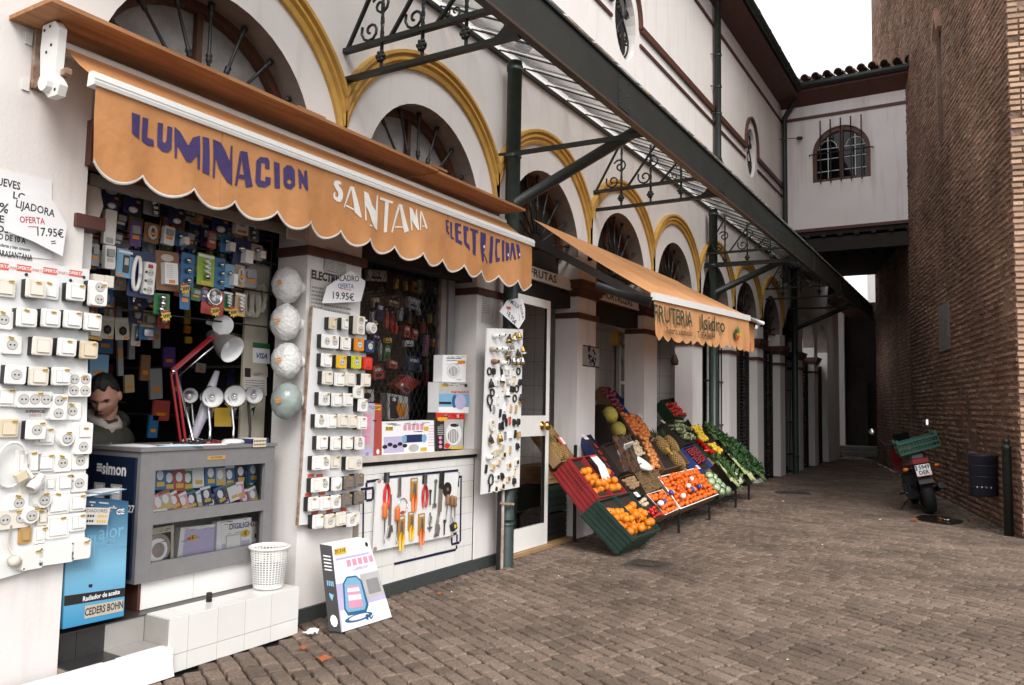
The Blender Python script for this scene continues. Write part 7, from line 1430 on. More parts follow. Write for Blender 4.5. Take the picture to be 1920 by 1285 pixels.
# ------------------------------------------------------------------ sloping fruit stand
RP = Vector((.87,0,.01)); RU = Vector((-.682,0,.731)); RN = Vector((.731,0,.682)); K1 = cr(4.2825,1060,700)
def rk(y, t, h): return RP+RU*t+RN*h+Vector((0,y,0))
def kp(x, y, h): return atp(*K1(x,y), RP+RN*h, RN)
st = thing('fruit_stand', 'sloping fruit stand with thin metal legs in front of the market', 'stand', (.6,11,0))
m = MB('crate_wood'); P = [rk(8.7,.36,.10),rk(13.4,.45,.10),rk(13.4,1.15,.10),rk(8.7,1.25,.10)]; m.add([tuple(q) for q in P]+[tuple(q-RN*.03) for q in P], [(0,1,2,3),(7,6,5,4),(0,4,5,1),(1,5,6,2),(2,6,7,3),(3,7,4,0)]); part('slope_board', m, st)
for y, x in ((9.65,.84),(11.05,.80),(12.7,.72),(13.9,.62),(8.3,.60)):
    m = MB('iron'); m.box(x-.015,x+.015,y-.015,y+.015,0,.36); part('leg', m, st); m = MB('iron'); m.box(.05,.08,y-.015,y+.015,0,1.1); part('leg', m, st)
m = MB('iron'); m.bar((.86,8.2,.30),(.66,13.9,.36),.03,.03); part('front_rail', m, st)
pm('cr_red', (.30,.025,.028), .45, var=.15); pm('cr_green', (.022,.05,.038), .45, var=.2); pm('cr_dgreen', (.012,.05,.022), .45); pm('cr_blue', (.03,.07,.28), .4); pm('card_dark', (.028,.018,.014), .7); pm('card_brown', (.17,.09,.045), .8)
CRN = {}
def crate(label, quad, depth, mat, h=.26, rim=None, slats=0, mid=False, name='fruit_crate', fillmat='card_dark', fill=.05):
    P = [kp(x,y,h) for x, y in quad]        # TL,TR,BR,BL seen from the street
    ctr = sum(P, Vector())/4; B = [q-RN*depth for q in P]; o = thing(name, label, 'crate', tuple(ctr-RN*depth))
    m = MB(mat); I = [q+(ctr-q)*.05 for q in P]; J = [q-RN*fill for q in I]
    for k in range(4):
        l = (k+1) % 4; m.quad(P[k],B[k],B[l],P[l]) ; m.quad(I[k],I[l],J[l],J[k]); m.use(rim or mat); m.quad(P[k],P[l],I[l],I[k]); m.use(mat)
    m.quad(*B); part('shell', m, o)
    m = MB(fillmat); m.quad(*J[::-1]); part('lining', m, o)
    if slats:
        m = MB(rim or mat)
        for k in range(4):
            l = (k+1) % 4
            for s in range(slats):
                t = (s+.5)/slats; a = P[k].lerp(B[k],t); b = P[l].lerp(B[l],t); nn = (b-a).cross(RN).normalized(); nn = nn if nn.dot(a.lerp(b,.5)-ctr) > 0 else -nn
                a += nn*.004; b += nn*.004; m.bar(a,b,.008,.010,tuple(nn))
        part('rib', m, o)
        m = MB('plate_black'); k = 3; l = 0
        for u in range(9):
            for v in range(4):
                a = P[k].lerp(P[l],.35+u*.06).lerp(B[k].lerp(B[l],.35+u*.06),.22+.09*v); nn = (P[l]-P[k]).cross(RN).normalized(); nn = nn if nn.dot(a-ctr) > 0 else -nn; m.bar(a+nn*.002-RN*.004,a+nn*.002+RN*.004,.016,.004,tuple(nn))
        part('slot', m, o, kind='stuff')
    if mid:
        m = MB(mat); a = P[0].lerp(P[1],.5); b = P[3].lerp(P[2],.5); m.bar(a-RN*.03,b-RN*.03,.02,.06,tuple(RN)); part('divider', m, o)
    CRN[label] = (P, o); return P
def fruitmat(name, c, c2, rough=.4, bump=.25, bscale=70): pm(name, c, rough, col2=c2, scale=1.6 if name in ('nectarine','apple','melon') else 7, rnd=.2, bump=bump, bscale=bscale, bdist=.004)
fruitmat('orange', (.80,.26,.012), (.72,.19,.008)); fruitmat('mandarin', (.78,.16,.010), (.66,.10,.008), .35); fruitmat('tomato', (.55,.022,.012), (.42,.012,.008), .2, 0); fruitmat('apple', (.60,.10,.04), (.62,.33,.08), .3, 0); fruitmat('nectarine', (.55,.05,.025), (.70,.30,.06), .4, 0)
fruitmat('lemon', (.78,.52,.03), (.62,.42,.03)); fruitmat('pepper', (.55,.02,.01), (.40,.012,.01), .18, 0); fruitmat('melon', (.58,.44,.07), (.33,.30,.06), .6, .8, 40); fruitmat('kiwi', (.17,.10,.04), (.11,.065,.03), .9); fruitmat('garlic', (.62,.52,.36), (.5,.38,.24), .7); fruitmat('grape', (.22,.012,.018), (.12,.008,.014), .25, 0); fruitmat('potato', (.36,.23,.12), (.25,.15,.07), .8); fruitmat('plum', (.20,.02,.04), (.10,.012,.025), .3, 0)
fruitmat('pine', (.36,.22,.07), (.17,.11,.04), .8, 1.0, 55); fruitmat('leaf', (.04,.11,.028), (.018,.05,.014), .75, 0); fruitmat('leaf2', (.085,.17,.045), (.04,.09,.025), .75, 0); fruitmat('stem', (.50,.55,.30), (.34,.42,.18), .5, 0); fruitmat('lettuce', (.42,.52,.30), (.28,.40,.20), .4, .5, 20); fruitmat('cauli', (.66,.62,.48), (.5,.48,.33), .7, .8, 50); fruitmat('endive', (.55,.56,.36), (.22,.28,.10), .5, 0); pm('wrap_blue', (.05,.06,.30), .4)
def ball(mat, dimple=True, sq=1.0, n=14, m_=9, stalk=None):
    m = MB(mat); m.sm = True; prof = []
    for i in range(m_+1):
        t = math.pi*i/m_; r_ = math.sin(t); z = -math.cos(t)*sq
        if dimple and i == m_: z -= .08
        prof.append((max(1e-4,r_), z))
    m.lathe(prof, n)
    if stalk: m.use(stalk); m.prism(circ(0,0,.16,6),sq*.90,sq*.99)
    return m
def fpro(name, mat, **k): return proto_solo(name, ball(mat, **k))
FP = {'orange':fpro('orange','orange',sq=.97,stalk='sign_green'),'mandarin':fpro('mandarin','mandarin',sq=.85,n=12,m_=8),'tomato':fpro('tomato','tomato',sq=.84,n=12,m_=8,stalk='sign_green'),'apple':fpro('apple','apple',sq=.92,n=12,m_=8),'nectarine':fpro('nectarine','nectarine',sq=.95,n=12,m_=8),'lemon':fpro('lemon','lemon',sq=1.3,n=12,m_=8,dimple=False),'kiwi':fpro('kiwi','kiwi',sq=1.2,n=10,m_=7,dimple=False),'garlic':fpro('walnut','garlic',sq=1.05,n=9,m_=6),'grape':fpro('cherry_tomato','grape',n=8,m_=6,dimple=False),'plum':fpro('plum','plum',sq=1.1,n=10,m_=7),'melon':fpro('melon','melon',sq=1.2,n=16,m_=11,dimple=False),'potato':fpro('potato','potato',sq=1.3,n=10,m_=7,dimple=False)}
def fill(key, label, group, P, r, nu0=0., nu1=1., nv0=0., nv1=1., lift=0, layers=1, mound=.0, cat=None, tight=2.0, lim=200):
    rg = random.Random(hash(label) % 1000 if False else len(label)*7+int(r*1000)); U_ = (P[1]-P[0]).length; V_ = (P[3]-P[0]).length; n = 0
    for L in range(layers):
        v = nv0*V_+r*1.1; row = 0
        while v < nv1*V_-r*.7:
            u = nu0*U_+r*1.1+(r if row % 2 else 0)
            while u < nu1*U_-r*.7:
                if rg.random() > (.03 if L == 0 else .55) and n < lim:
                    uu = (u+rg.uniform(-.42,.42)*r)/U_; vv = (v+rg.uniform(-.42,.42)*r)/V_
                    q = P[0].lerp(P[1],uu).lerp(P[3].lerp(P[2],uu),vv); hh = -r*.35+lift+mound*math.sin(math.pi*min(1,max(0,uu)))*math.sin(math.pi*min(1,max(0,vv)))+rg.uniform(-.45,.45)*r+L*r*1.25
                    s = r*rg.uniform(.86,1.1); M = Matrix.Translation(q+RN*hh) @ Matrix.Rotation(rg.uniform(0,6.28),4,'Z') @ Matrix.Rotation(rg.uniform(0,2.2),4,'X') @ Matrix.Scale(s,4)
                    inst(FP[key], M, label, cat or key, group); n += 1
                u += r*tight
            v += r*tight*.9; row += 1
P = crate('red plastic crate of oranges at the near end of the fruit stand', [(30,685),(245,650),(500,960),(275,1000)], .27, 'cr_red', slats=5, mid=True)
fill('orange','orange in the red plastic crate','oranges in the red crate',P,.046,.05,.95,.38,.97,lift=-.015,tight=2.0)
fill('orange','orange in the upper part of the red crate','oranges high in the red crate',[q-RN*.03 for q in P],.046,.05,.45,.2,.42,tight=2.1)
fill('orange','orange on top of the heap in the red crate','upper oranges in the red crate',[q+RN*.05 for q in P],.046,.1,.9,.62,.95,tight=3.1)
g4 = lambda x, y: ((x/2.989+640-1060)*4.2825, (y/2.989+855-700)*4.2825)
P = crate('dark green plastic crate of oranges standing lowest at the near end', [g4(1435,248),g4(1620,200),g4(1790,412),g4(1640,465)], .27, 'cr_green', slats=5, mid=True)
fill('orange','orange in the dark green plastic crate','oranges in the green crate',P,.045,.05,.95,.22,.97,lift=-.02,tight=2.08)
fill('orange','orange on top of the heap in the dark green crate','upper oranges in the green crate',[q+RN*.045 for q in P],.045,.1,.9,.5,.95,tight=3.0)
P = crate('black cardboard box of netted melons at the top left of the stand', [(262,240),(400,262),(520,480),(390,512)], .24, 'card_dark', fill=.10)
for k, (x, y, s) in enumerate(((358,335,.105),(425,455,.10))): inst(FP['melon'], Matrix.Translation(kp(x,y,.24)) @ Matrix.Rotation(.8,4,'X') @ Matrix.Scale(s,4), ['netted yellow melon, upper one in the black box','netted yellow melon, lower one in the black box'][k], 'melon', 'melons in the black box')
P = crate('tray of red nectarines beside the melons', [(435,315),(595,345),(715,515),(560,500)], .14, 'card_brown'); fill('nectarine','red and yellow nectarine in the upper tray','nectarines in the upper tray',P,.037,mound=.02)
P = crate('dark box of plums at the back left of the stand', [(278,108),(362,112),(465,300),(400,285)], .16, 'card_brown', h=.22); fill('plum','dark red plum in the back box','plums in the back box',P,.04,mound=.02)
P = crate('blue edged empty crate behind the nectarines', [(378,145),(402,140),(545,312),(515,322)], .12, 'cr_blue', h=.20)
P = crate('black crate with a bowl of walnuts under crumpled film', [(295,575),(545,492),(690,690),(450,800)], .22, 'card_dark', fill=.08); fill('garlic','pale walnut in the black film covered crate','walnuts in the bowl crate',P,.022,.45,.95,.2,.8,lift=.0,mound=.03)
bwl = kp(585,722,.27); m = MB('white'); m.tf(Matrix.Translation(bwl) @ Matrix.Rotation(.55,4,'Y')); m.lathe([(.0,-.05),(.10,-.045),(.17,.0),(.19,.03),(.185,.03),(.16,.005),(.09,-.035),(0,-.04)],22); m.tf(); solo('scale_pan', m, 'round white plastic bowl lying on the walnut crate', 'bowl')
m = MB('white'); a = kp(505,575,.31); m.tf(Matrix.Translation(a) @ Matrix.Rotation(-.4,4,'Y') @ Matrix.Rotation(.4,4,'Z')); m.rrect(-.07,.07,-.12,.12,0,.012,.03,.004); m.tf(); solo('price_tag_plate', m, 'blank white plastic plate leaning in the walnut crate', 'plate')
m = MB('cello'); m.sm = True; vs = []; c0 = [kp(380,505,.30),kp(520,495,.33),kp(610,790,.32),kp(470,790,.26)]
for i in range(11):
    for j in range(11): q = c0[0].lerp(c0[1],i/10).lerp(c0[3].lerp(c0[2],i/10),j/10); vs.append(q+RN*.05*noise.noise(Vector((i*.8,j*.8,2)))+RN*.02*noise.noise(Vector((i*2.1,j*2.1,5))))
m.add(vs, [(i*11+j,(i+1)*11+j,(i+1)*11+j+1,i*11+j+1) for i in range(10) for j in range(10)]); solo('plastic_film', m, 'crumpled clear plastic film over the walnut crate', 'film')
P = crate('narrow tray of striped apples in the middle of the stand', [(595,505),(665,522),(785,770),(705,790)], .14, 'card_brown'); fill('apple','red and yellow apple in the narrow tray','apples in the narrow tray',P,.036,mound=.02)
P = crate('brown cardboard box of pineapples in the middle of the stand', [(675,545),(842,512),(1003,722),(800,778)], .20, 'card_brown', fill=.09)
def pineapple():
    r = proto('pineapple'); m = MB('pine'); m.sm = True
    for i in range(13):
        z = -.10+i*.0167; rad = .058*math.sin(math.pi*(i+1.6)/15.5)**.5
        for j in range(12): a = 2*math.pi*(j+.5*(i % 2))/12; m.sphere((rad*math.cos(a),rad*math.sin(a),z),.0135,6,4)
    m.lathe([(.0,-.11),(.045,-.10),(.058,-.02),(.056,.05),(.04,.11),(0,.115)],12); part('fruit_body', m, r)
    m = MB('leaf')
    for k in range(18): a = k*2.4; t = .25+k*.03; d = Vector((math.cos(a)*math.sin(t),math.sin(a)*math.sin(t),math.cos(t))); b = Vector((0,0,.105)); sd2 = d.cross(Vector((0,0,1))).normalized()*.010; m.add([b+sd2,b-sd2,b+d*.07-sd2*.7+Vector((0,0,.0)),b+d*.13,b+d*.07+sd2*.7], [(0,1,2,3,4)])
    part('crown', m, r); done(); return r
pp = pineapple()
for k, (x, y, rz_) in enumerate(((775,580,.2),(850,575,.1),(895,700,.3))): inst(pp, Matrix.Translation(kp(x,y,.22)) @ Matrix.Rotation(-.65,4,'Y') @ Matrix.Rotation(rz_,4,'X') @ Matrix.Scale(1.25,4), ['pineapple at the upper left of the brown box','pineapple at the upper right of the brown box','pineapple at the foot of the brown box'][k], 'pineapple', 'pineapples in the brown box')
m = MB('tag_yellow'); a = kp(835,625,.31); m.tf(Matrix.Translation(a) @ Matrix.Rotation(.8,4,'Y')); m.box(-.06,.06,-.035,.035,0,.003); m.use('p_orange'); m.box(.0,.05,-.03,.02,.003,.004); m.tf(); solo('fruit_label', m, 'yellow paper label on the pineapples', 'label')
P = crate('open brown box of kiwis at the front of the stand', [(560,805),(742,772),(792,900),(655,972)], .12, 'card_brown', h=.24); fill('kiwi','brown kiwi in the front box','kiwis in the front box',P,.026,mound=.0)
P = crate('black box of dates beside the kiwis', [(430,838),(558,806),(650,965),(560,1000)], .14, 'card_dark', h=.24, fill=.06); fill('potato','dark date in the black box','dates in the black box',P,.02,.1,.9,.1,.7)
P = crate('large tray of mandarins with white rim at the front of the stand', [(742,832),(1036,762),(1260,962),(925,1092)], .15, 'card_brown', rim='paper', fill=.06); fill('mandarin','mandarin in the large white rimmed tray','mandarins in the large tray',P,.034,mound=.05,tight=1.92,lim=240)
fill('mandarin','loose mandarin heaped on top of the large tray','mandarins heaped on the large tray',[q+RN*.05 for q in P],.031,.12,.88,.12,.8,mound=.03,tight=3.0)
rgx = random.Random(9)
for k, (x, y) in enumerate(((850,960),(985,905),(1020,935),(945,985),(1075,910),(1010,850))):
    m = MB('wrap_blue' if k % 2 == 0 else 'paper'); m.sm = True; m.tf(Matrix.Translation(kp(x,y,.345)) @ Matrix.Diagonal((1,1.1,1,1))); m.sphere((0,0,0),.034,10,7); m.use('paper'); m.sphere((.006,.02,.006),.026,8,6); m.tf(); solo('wrapped_mandarin', m, 'mandarin in blue and white paper, %s in the large tray' % ('far left','lower middle','centre','lower left','upper right','top')[k], 'mandarin', 'wrapped mandarins')
P = crate('small tray of mandarins with white rim beside the green crate', [(652,972),(780,932),(920,1086),(802,1140)], .14, 'card_brown', rim='paper', fill=.06); fill('mandarin','mandarin in the small white rimmed tray','mandarins in the small tray',P,.034,mound=.025,tight=1.95)
for k, (x, y) in enumerate(((765,1045),(795,1030))): m = MB('paper' if k == 0 else 'wrap_blue'); m.sm = True; m.tf(Matrix.Translation(kp(x,y,.32))); m.sphere((0,0,0),.04-.01*k,10,7,(1,1.3,.9)); m.tf(); solo('wrapped_mandarin', m, ['white paper bundle in the small mandarin tray','blue wrapped mandarin in the small tray'][k], 'mandarin')
P = crate('black box with red strawberry prints at the front of the stand', [(572,1025),(648,985),(802,1135),(720,1192)], .14, 'card_dark', h=.25, fill=.03); fill('tomato','red strawberry in the black printed box','strawberries in the black box',P,.024,.15,.9,.45,.95,tight=2.2); fill('garlic','dry seed head in the black printed box','seed heads in the black box',P,.024,.1,.8,.02,.4,tight=2.0)
P = crate('wooden box of pale endives at the upper middle of the stand', [(785,390),(940,358),(1060,540),(960,578)], .16, 'card_dark', h=.26)
def stick(mat, l, r_): m = MB(mat); m.tube([(0,-l/2,0),(0,-l*.2,.004),(0,l*.25,.004),(0,l/2,0)],[r_*.7,r_,r_*.9,r_*.25],7); return m
sk = [proto_solo('endive', stick(mt, .17, .020)) for mt in ('endive','stem')]
rgx = random.Random(12)
for k in range(34): 
    q = P[0].lerp(P[1],rgx.uniform(.12,.88)); e = P[3].lerp(P[2],rgx.uniform(.1,.9)); q = q.lerp(e,rgx.uniform(.12,.88)); inst(sk[k % 2], Matrix.Translation(q+RN*rgx.uniform(-.02,.03)) @ Matrix.Rotation(rgx.uniform(-.7,.7)+1.2,4,'Z') @ Matrix.Rotation(rgx.uniform(-.5,.5),4,'Y'), 'pale endive shoot in the wooden box', 'endive', 'endives in the wooden box')
P = crate('green plastic crate of tomatoes at the top of the stand', [(772,212),(868,198),(985,342),(878,352)], .18, 'cr_dgreen', mid=True, fill=.05); fill('tomato','red tomato in the top green crate','tomatoes in the top crate',P,.04,0,1,.2,1,lift=.0)
P = crate('green plastic crate of lemons right of the endives', [(985,368),(1042,360),(1148,545),(1095,560)], .14, 'cr_dgreen', h=.24); fill('lemon','yellow lemon in the upper green crate','lemons in the upper crate',P,.036,0,1,.3,1); fill('tomato','lone red tomato above the lemons','tomato above lemons',P,.055,.2,.95,.02,.34,lim=1)
P = crate('blue plastic crate of cherry tomatoes in the middle of the stand', [(938,602),(1042,572),(1188,742),(1110,792)], .14, 'cr_blue', rim='cr_blue', h=.26); fill('grape','dark red cherry tomato in the blue crate','cherry tomatoes in the blue crate',P,.021,.08,.92,.06,.94,mound=.015,tight=1.9,lim=110)
P = crate('green crate of red peppers beside the blue crate', [(1035,548),(1085,532),(1188,642),(1160,662)], .13, 'cr_dgreen', h=.25)
pk = MB('pepper'); pk.sm = True; pk.tube([(0,-.08,0),(0,-.05,.0),(.004,.0,.004),(0,.05,.004),(0,.085,0)],[.012,.034,.036,.03,.008],9); pk.use('sign_green'); pk.tube([(0,-.08,0),(.0,-.105,.008)],.007,6); pkp = proto_solo('red_pepper', pk); rgx = random.Random(14)
for k in range(14): q = P[0].lerp(P[1],rgx.uniform(.1,.9)).lerp(P[3].lerp(P[2],rgx.uniform(.1,.9)),(k+.5)/14); inst(pkp, Matrix.Translation(q+RN*rgx.uniform(0,.03)) @ Matrix.Rotation(rgx.uniform(-1,1),4,'Z') @ Matrix.Rotation(rgx.uniform(-.4,.4),4,'X') @ Matrix.Scale(.85,4), 'glossy red pepper in the green crate', 'pepper', 'red peppers in the green crate')
P = crate('green crate of yellow lemons beside the leafy greens', [(1135,562),(1190,558),(1278,642),(1242,668)], .13, 'cr_dgreen', h=.25); fill('lemon','yellow lemon in the lower green crate','lemons in the lower crate',P,.034,0,1,0,1,lift=.01)
def leafy(lab, name, n, px, py, L, spread, lm, sm_, rot, wid=.05, h=.28, stems=7, seed=1):
    c = kp(px,py,h); o = thing(name, lab, 'vegetables', tuple(c-RN*.05)); rg = random.Random(seed); M = Matrix.Translation(c) @ Matrix(((RN.x,0,-RU.x,0),(0,1,0,0),(RN.z,0,-RU.z,0),(0,0,0,1))).to_4x4() @ Matrix.Rotation(rot,4,'X')
    m = MB(sm_); m.tf(M)           # local: x = out of stand, y = along the street, z = down slope
    for k in range(stems): y = (k/(max(1,stems-1))-.5)*spread; m.tube([(rg.uniform(0,.03),y*.5,L*.5),(rg.uniform(.01,.04),y*.8,L*.15),(rg.uniform(.01,.05),y*1.1,-L*.2)],[.014,.012,.007],6)
    m.tf(); part('stems', m, o)
    m = MB(lm); m.tf(M)
    for k in range(n):
        y = rg.uniform(-.5,.5)*spread; z = rg.uniform(-.5,.12)*L; x = rg.uniform(.0,.07); d = Vector((rg.uniform(-.1,.8),rg.uniform(-.7,.7),rg.uniform(-1,.4))).normalized(); s_ = d.cross(Vector((rg.uniform(-1,1),rg.uniform(-1,1),rg.uniform(-1,1)))).normalized(); w_ = wid*rg.uniform(.5,1); l_ = wid*rg.uniform(1.2,2.4); b = Vector((x,y,z)); nn = s_.cross(d)*w_*.35
        m.add([b,b+d*l_*.4+s_*w_*.5+nn,b+d*l_*.4-s_*w_*.5+nn,b+d*l_*.8+s_*w_*.35,b+d*l_*.8-s_*w_*.35,b+d*l_+nn*-.5,b+d*l_*.45,b+d*l_*.8-nn*.3], [(0,1,6),(0,6,2),(1,3,7,6),(6,7,4,2),(3,5,7),(7,5,4)])
    m.tf(); part('leaves', m, o)
P = crate('dark crate of green beans and leaves at the far top of the stand', [(1098,428),(1200,412),(1412,600),(1290,645)], .13, 'card_dark', h=.22)
leafy('dark green bean leaves, upper bunch in the far crate','leafy_greens',190,1180,490,.26,.34,'leaf2','leaf2',.1,.045,.24,5,3); leafy('dark green bean leaves, middle bunch in the far crate','leafy_greens',200,1270,560,.26,.34,'leaf','leaf2',.1,.045,.24,5,4); leafy('dark green bean leaves, lower bunch in the far crate','leafy_greens',200,1345,600,.26,.34,'leaf','leaf2',.1,.045,.24,5,5)
P = crate('green crate of wrapped lettuces at the front right of the stand', [(1118,822),(1195,805),(1335,945),(1260,985)], .13, 'cr_dgreen', h=.26)
def lett():
    r = proto('wrapped_lettuce'); m = MB('lettuce'); m.sm = True; vs = []
    for i in range(10):
        for j in range(14): t = math.pi*i/9; p = 2*math.pi*j/14; d = Vector((math.sin(t)*math.cos(p),math.sin(t)*math.sin(p),math.cos(t))); vs.append(d*(.075+.014*noise.noise(d*4)+.008*noise.noise(d*11)))
    m.add(vs, [(i*14+j,(i+1)*14+j,(i+1)*14+(j+1) % 14,i*14+(j+1) % 14) for i in range(9) for j in range(14)]); part('head', m, r)
    m = MB('cello'); m.sm = True; m.add([q*1.12 for q in vs], [(i*14+j,(i+1)*14+j,(i+1)*14+(j+1) % 14,i*14+(j+1) % 14) for i in range(9) for j in range(14)]); part('film', m, r); done(); return r
lt = lett(); rgx = random.Random(5)
for k, (x, y) in enumerate(((1150,835),(1185,850),(1165,880),(1215,885),(1205,925),(1250,915),(1240,955),(1290,945))): inst(lt, Matrix.Translation(kp(x,y,.27)) @ Matrix.Rotation(k*1.3,4,'Z') @ Matrix.Rotation(k*.7,4,'X'), 'pale green lettuce in clear film in the front crate', 'lettuce', 'wrapped lettuces')
P = crate('dark crate of leeks and cauliflower at the right of the stand', [(1200,722),(1290,692),(1452,862),(1392,912)], .12, 'card_dark', h=.22)
for k, (x, y) in enumerate(((1250,760),(1285,800),(1325,845))): leafy('white stemmed leeks, %s bunch in the right crate' % ORD[k+1],'leek_bunch',70,x,y,.34,.12,'leaf2','stem',.25,.05,.26,6,20+k)
for k, (x, y) in enumerate(((1320,790),(1350,830),(1385,870))):
    c = kp(x,y,.28); o = thing('cauliflower', 'pale cauliflower with green leaves, %s from the top right of the leeks' % ORD[k+1], 'cauliflower', tuple(c), 'cauliflowers'); m = MB('cauli'); m.sm = True; rg = random.Random(k)
    for j in range(26): d = Vector((rg.uniform(-.2,1),rg.uniform(-1,1),rg.uniform(-.3,1))).normalized(); m.sphere(c+d*.05,.026,7,5)
    part('curd', m, o)
    m = MB('leaf2')
    for j in range(8): a = j*.785; d = Vector((.25,math.cos(a),math.sin(a))).normalized(); s_ = d.cross(RN).normalized()*.035; b = c+d*.03; m.add([b-s_*.5,b+s_*.5,b+d*.08+s_,b+d*.13+RN*.03,b+d*.08-s_], [(0,1,2,3,4)])
    part('leaves', m, o)
P = crate('dark crate of celery and chard at the far end of the stand', [(1292,652),(1402,622),(1612,802),(1512,862)], .12, 'card_dark', h=.22)
for k, (x, y) in enumerate(((1350,690),(1400,740),(1450,790))): leafy('leafy celery with pale stalks, %s bunch at the far end of the stand' % ORD[k+1],'celery_bunch',220,x,y,.40,.22,'leaf','stem',.3,.045,.27,9,30+k)
for k, (x, y) in enumerate(((1440,690),(1490,745),(1540,790))): leafy('dark green chard, %s bunch at the far edge of the stand' % ORD[k+1],'chard_bunch',220,x,y,.42,.2,'leaf','leaf2',.3,.05,.26,6,40+k)
# price slips on the crates
for k, (x, y, dx, dy) in enumerate(((265,740,90,160),)):
    a, b, c, d = [kp(*q,.31) for q in ((195,665),(245,655),(365,850),(300,860))]; m = MB('paper'); m.poly([a,b,b.lerp(c,.5)+RN*.03,c,d,a.lerp(d,.5)+RN*.03]); m.use('tag_red'); e = [q+RN*.004 for q in (a,b,a.lerp(b,1).lerp(c,.12),a.lerp(d,.12))]; m.quad(*e); solo('price_slip', m, 'white curled price slip with red head on the red crate', 'price tag')
for k, (x, y, lab) in enumerate(((575,975,'white price card on the black date box'),(1065,755,'white price card on the blue crate'),(160,515,'white price card on the purple box edge'),(785,390,'white price card on the endive box'),(600,345,'white price card above the nectarines'))): c = kp(x,y,.29); m = MB('paper'); m.tf(Matrix.Translation(c) @ Matrix.Rotation(.75,4,'Y')); m.box(-.035,.035,-.05,.05,0,.003); m.use('print_grey'); [m.box(-.02+q*.014,-.014+q*.014,-.04,.035,.003,.0035) for q in range(3)]; m.tf(); solo('price_card', m, lab, 'price tag')
pb = crate('purple printed box edge leaning left of the walnut crate', [(150,505),(205,490),(420,830),(375,850)], .10, 'navy_card', h=.20, name='printed_box', fill=.02); m = MB('p_red'); 
for k in range(5): c = kp(245+k*32,590+k*52,.205); m.tf(Matrix.Translation(c) @ Matrix.Rotation(.75,4,'Y')); text_mb(m,'BONIS'[k],.09,Matrix.Translation(c+RN*.01) @ Matrix(((RN.x*0+0,-RU.x*-1,RN.x,0),(1,0,0,0),(0,RU.z,RN.z,0),(0,0,0,1))),'p_red',bold=.003); m.tf()
solo('box_lettering', m, 'red lettering on the dark purple box edge', 'lettering') if False else part('lettering', m, CRN['purple printed box edge leaning left of the walnut crate'][1])
# pineapples and stacked crates in the doorway
def boxc(lab, x0, x1, y0, y1, z0, z1, mt, name='fruit_crate'):
    o = thing(name, lab, 'crate', ((x0+x1)/2,(y0+y1)/2,z0)); m = MB(mt)
    for k in range(4): a = z0+(z1-z0)*k/4; b = a+(z1-z0)/4-.012; m.box(x0,x1,y0,y1,a,b)
    m.box(x0+.01,x1-.01,y0+.01,y1-.01,z0,z1-.02); part('slatted_side', m, o); return o
boxc('black plastic crate stacked lowest in the fruit shop doorway', -.45,-.08,7.86,8.38,.04,.34,'plate_black'); boxc('dark plastic crate stacked second in the fruit shop doorway', -.45,-.08,7.86,8.38,.35,.66,'cr_green'); boxc('wooden crate on top of the stack in the doorway', -.45,-.08,7.86,8.38,.67,.88,'crate_wood')
pc = thing('pineapple_crate', 'tilted wooden crate of pineapples in the fruit shop doorway', 'crate', (-.2,8.1,.9)); Mx = Matrix.Translation((-.16,8.1,1.06)) @ Matrix.Rotation(.85,4,'Y')
m = MB('crate_wood'); m.tf(Mx); m.box(-.26,.26,-.2,.2,-.03,-.01); m.box(-.26,.26,.19,.2,-.01,.1); m.box(-.26,.26,-.2,-.19,-.01,.1); m.box(.25,.26,-.19,.19,-.01,.1); m.box(-.26,-.25,-.19,.19,-.01,.1); m.tf(); part('box', m, pc)
for k, (u, v) in enumerate(((-.12,-.09),(-.12,.08),(.10,-.09),(.10,.08))): inst(pp, Mx @ Matrix.Translation((u,v,.06)) @ Matrix.Rotation(-1.4,4,'Y'), 'pineapple in the tilted crate, %s' % ('upper left','upper right','lower left','lower right')[k], 'pineapple', 'pineapples in the doorway crate')
m = MB('tag_red'); m.tf(Mx @ Matrix.Translation((.0,.1,.13))); m.box(-.06,.06,-.06,.06,0,.003); m.use('paper'); m.box(-.05,.05,-.01,.05,.003,.004); m.tf(); solo('fruit_label', m, 'red and white label on the doorway pineapples', 'label')
m = MB('p_orange'); m.mats = []; pm('net_bag', (.10,.05,.03), .6); m.use('net_bag'); c = at(1265,672,0,-.2); m.sm = True; m.tf(Matrix.Translation(c) @ Matrix.Scale(.55,4)); m.lathe([(.0,-.22),(.10,-.20),(.12,-.08),(.07,.06),(.015,.16),(.01,.24),(0,.24)],12); m.tf(); solo('hanging_bag', m, 'brown net bag hanging under the fruit awning', 'bag')
m = MB('tag_yellow'); c = at(1158,635,0,-.5); m.tf(fac(c.y,c.z,-.5)); m.rrect(-.12,.12,-.11,.11,-.05,.05,.02,.01); m.use('paper'); m.box(-.08,.0,-.05,.03,.051,.053); m.box(.03,.1,-.07,.01,.051,.053); m.tf(); solo('hanging_scale', m, 'yellow box hanging in the tiled bay of the fruit shop', 'box')
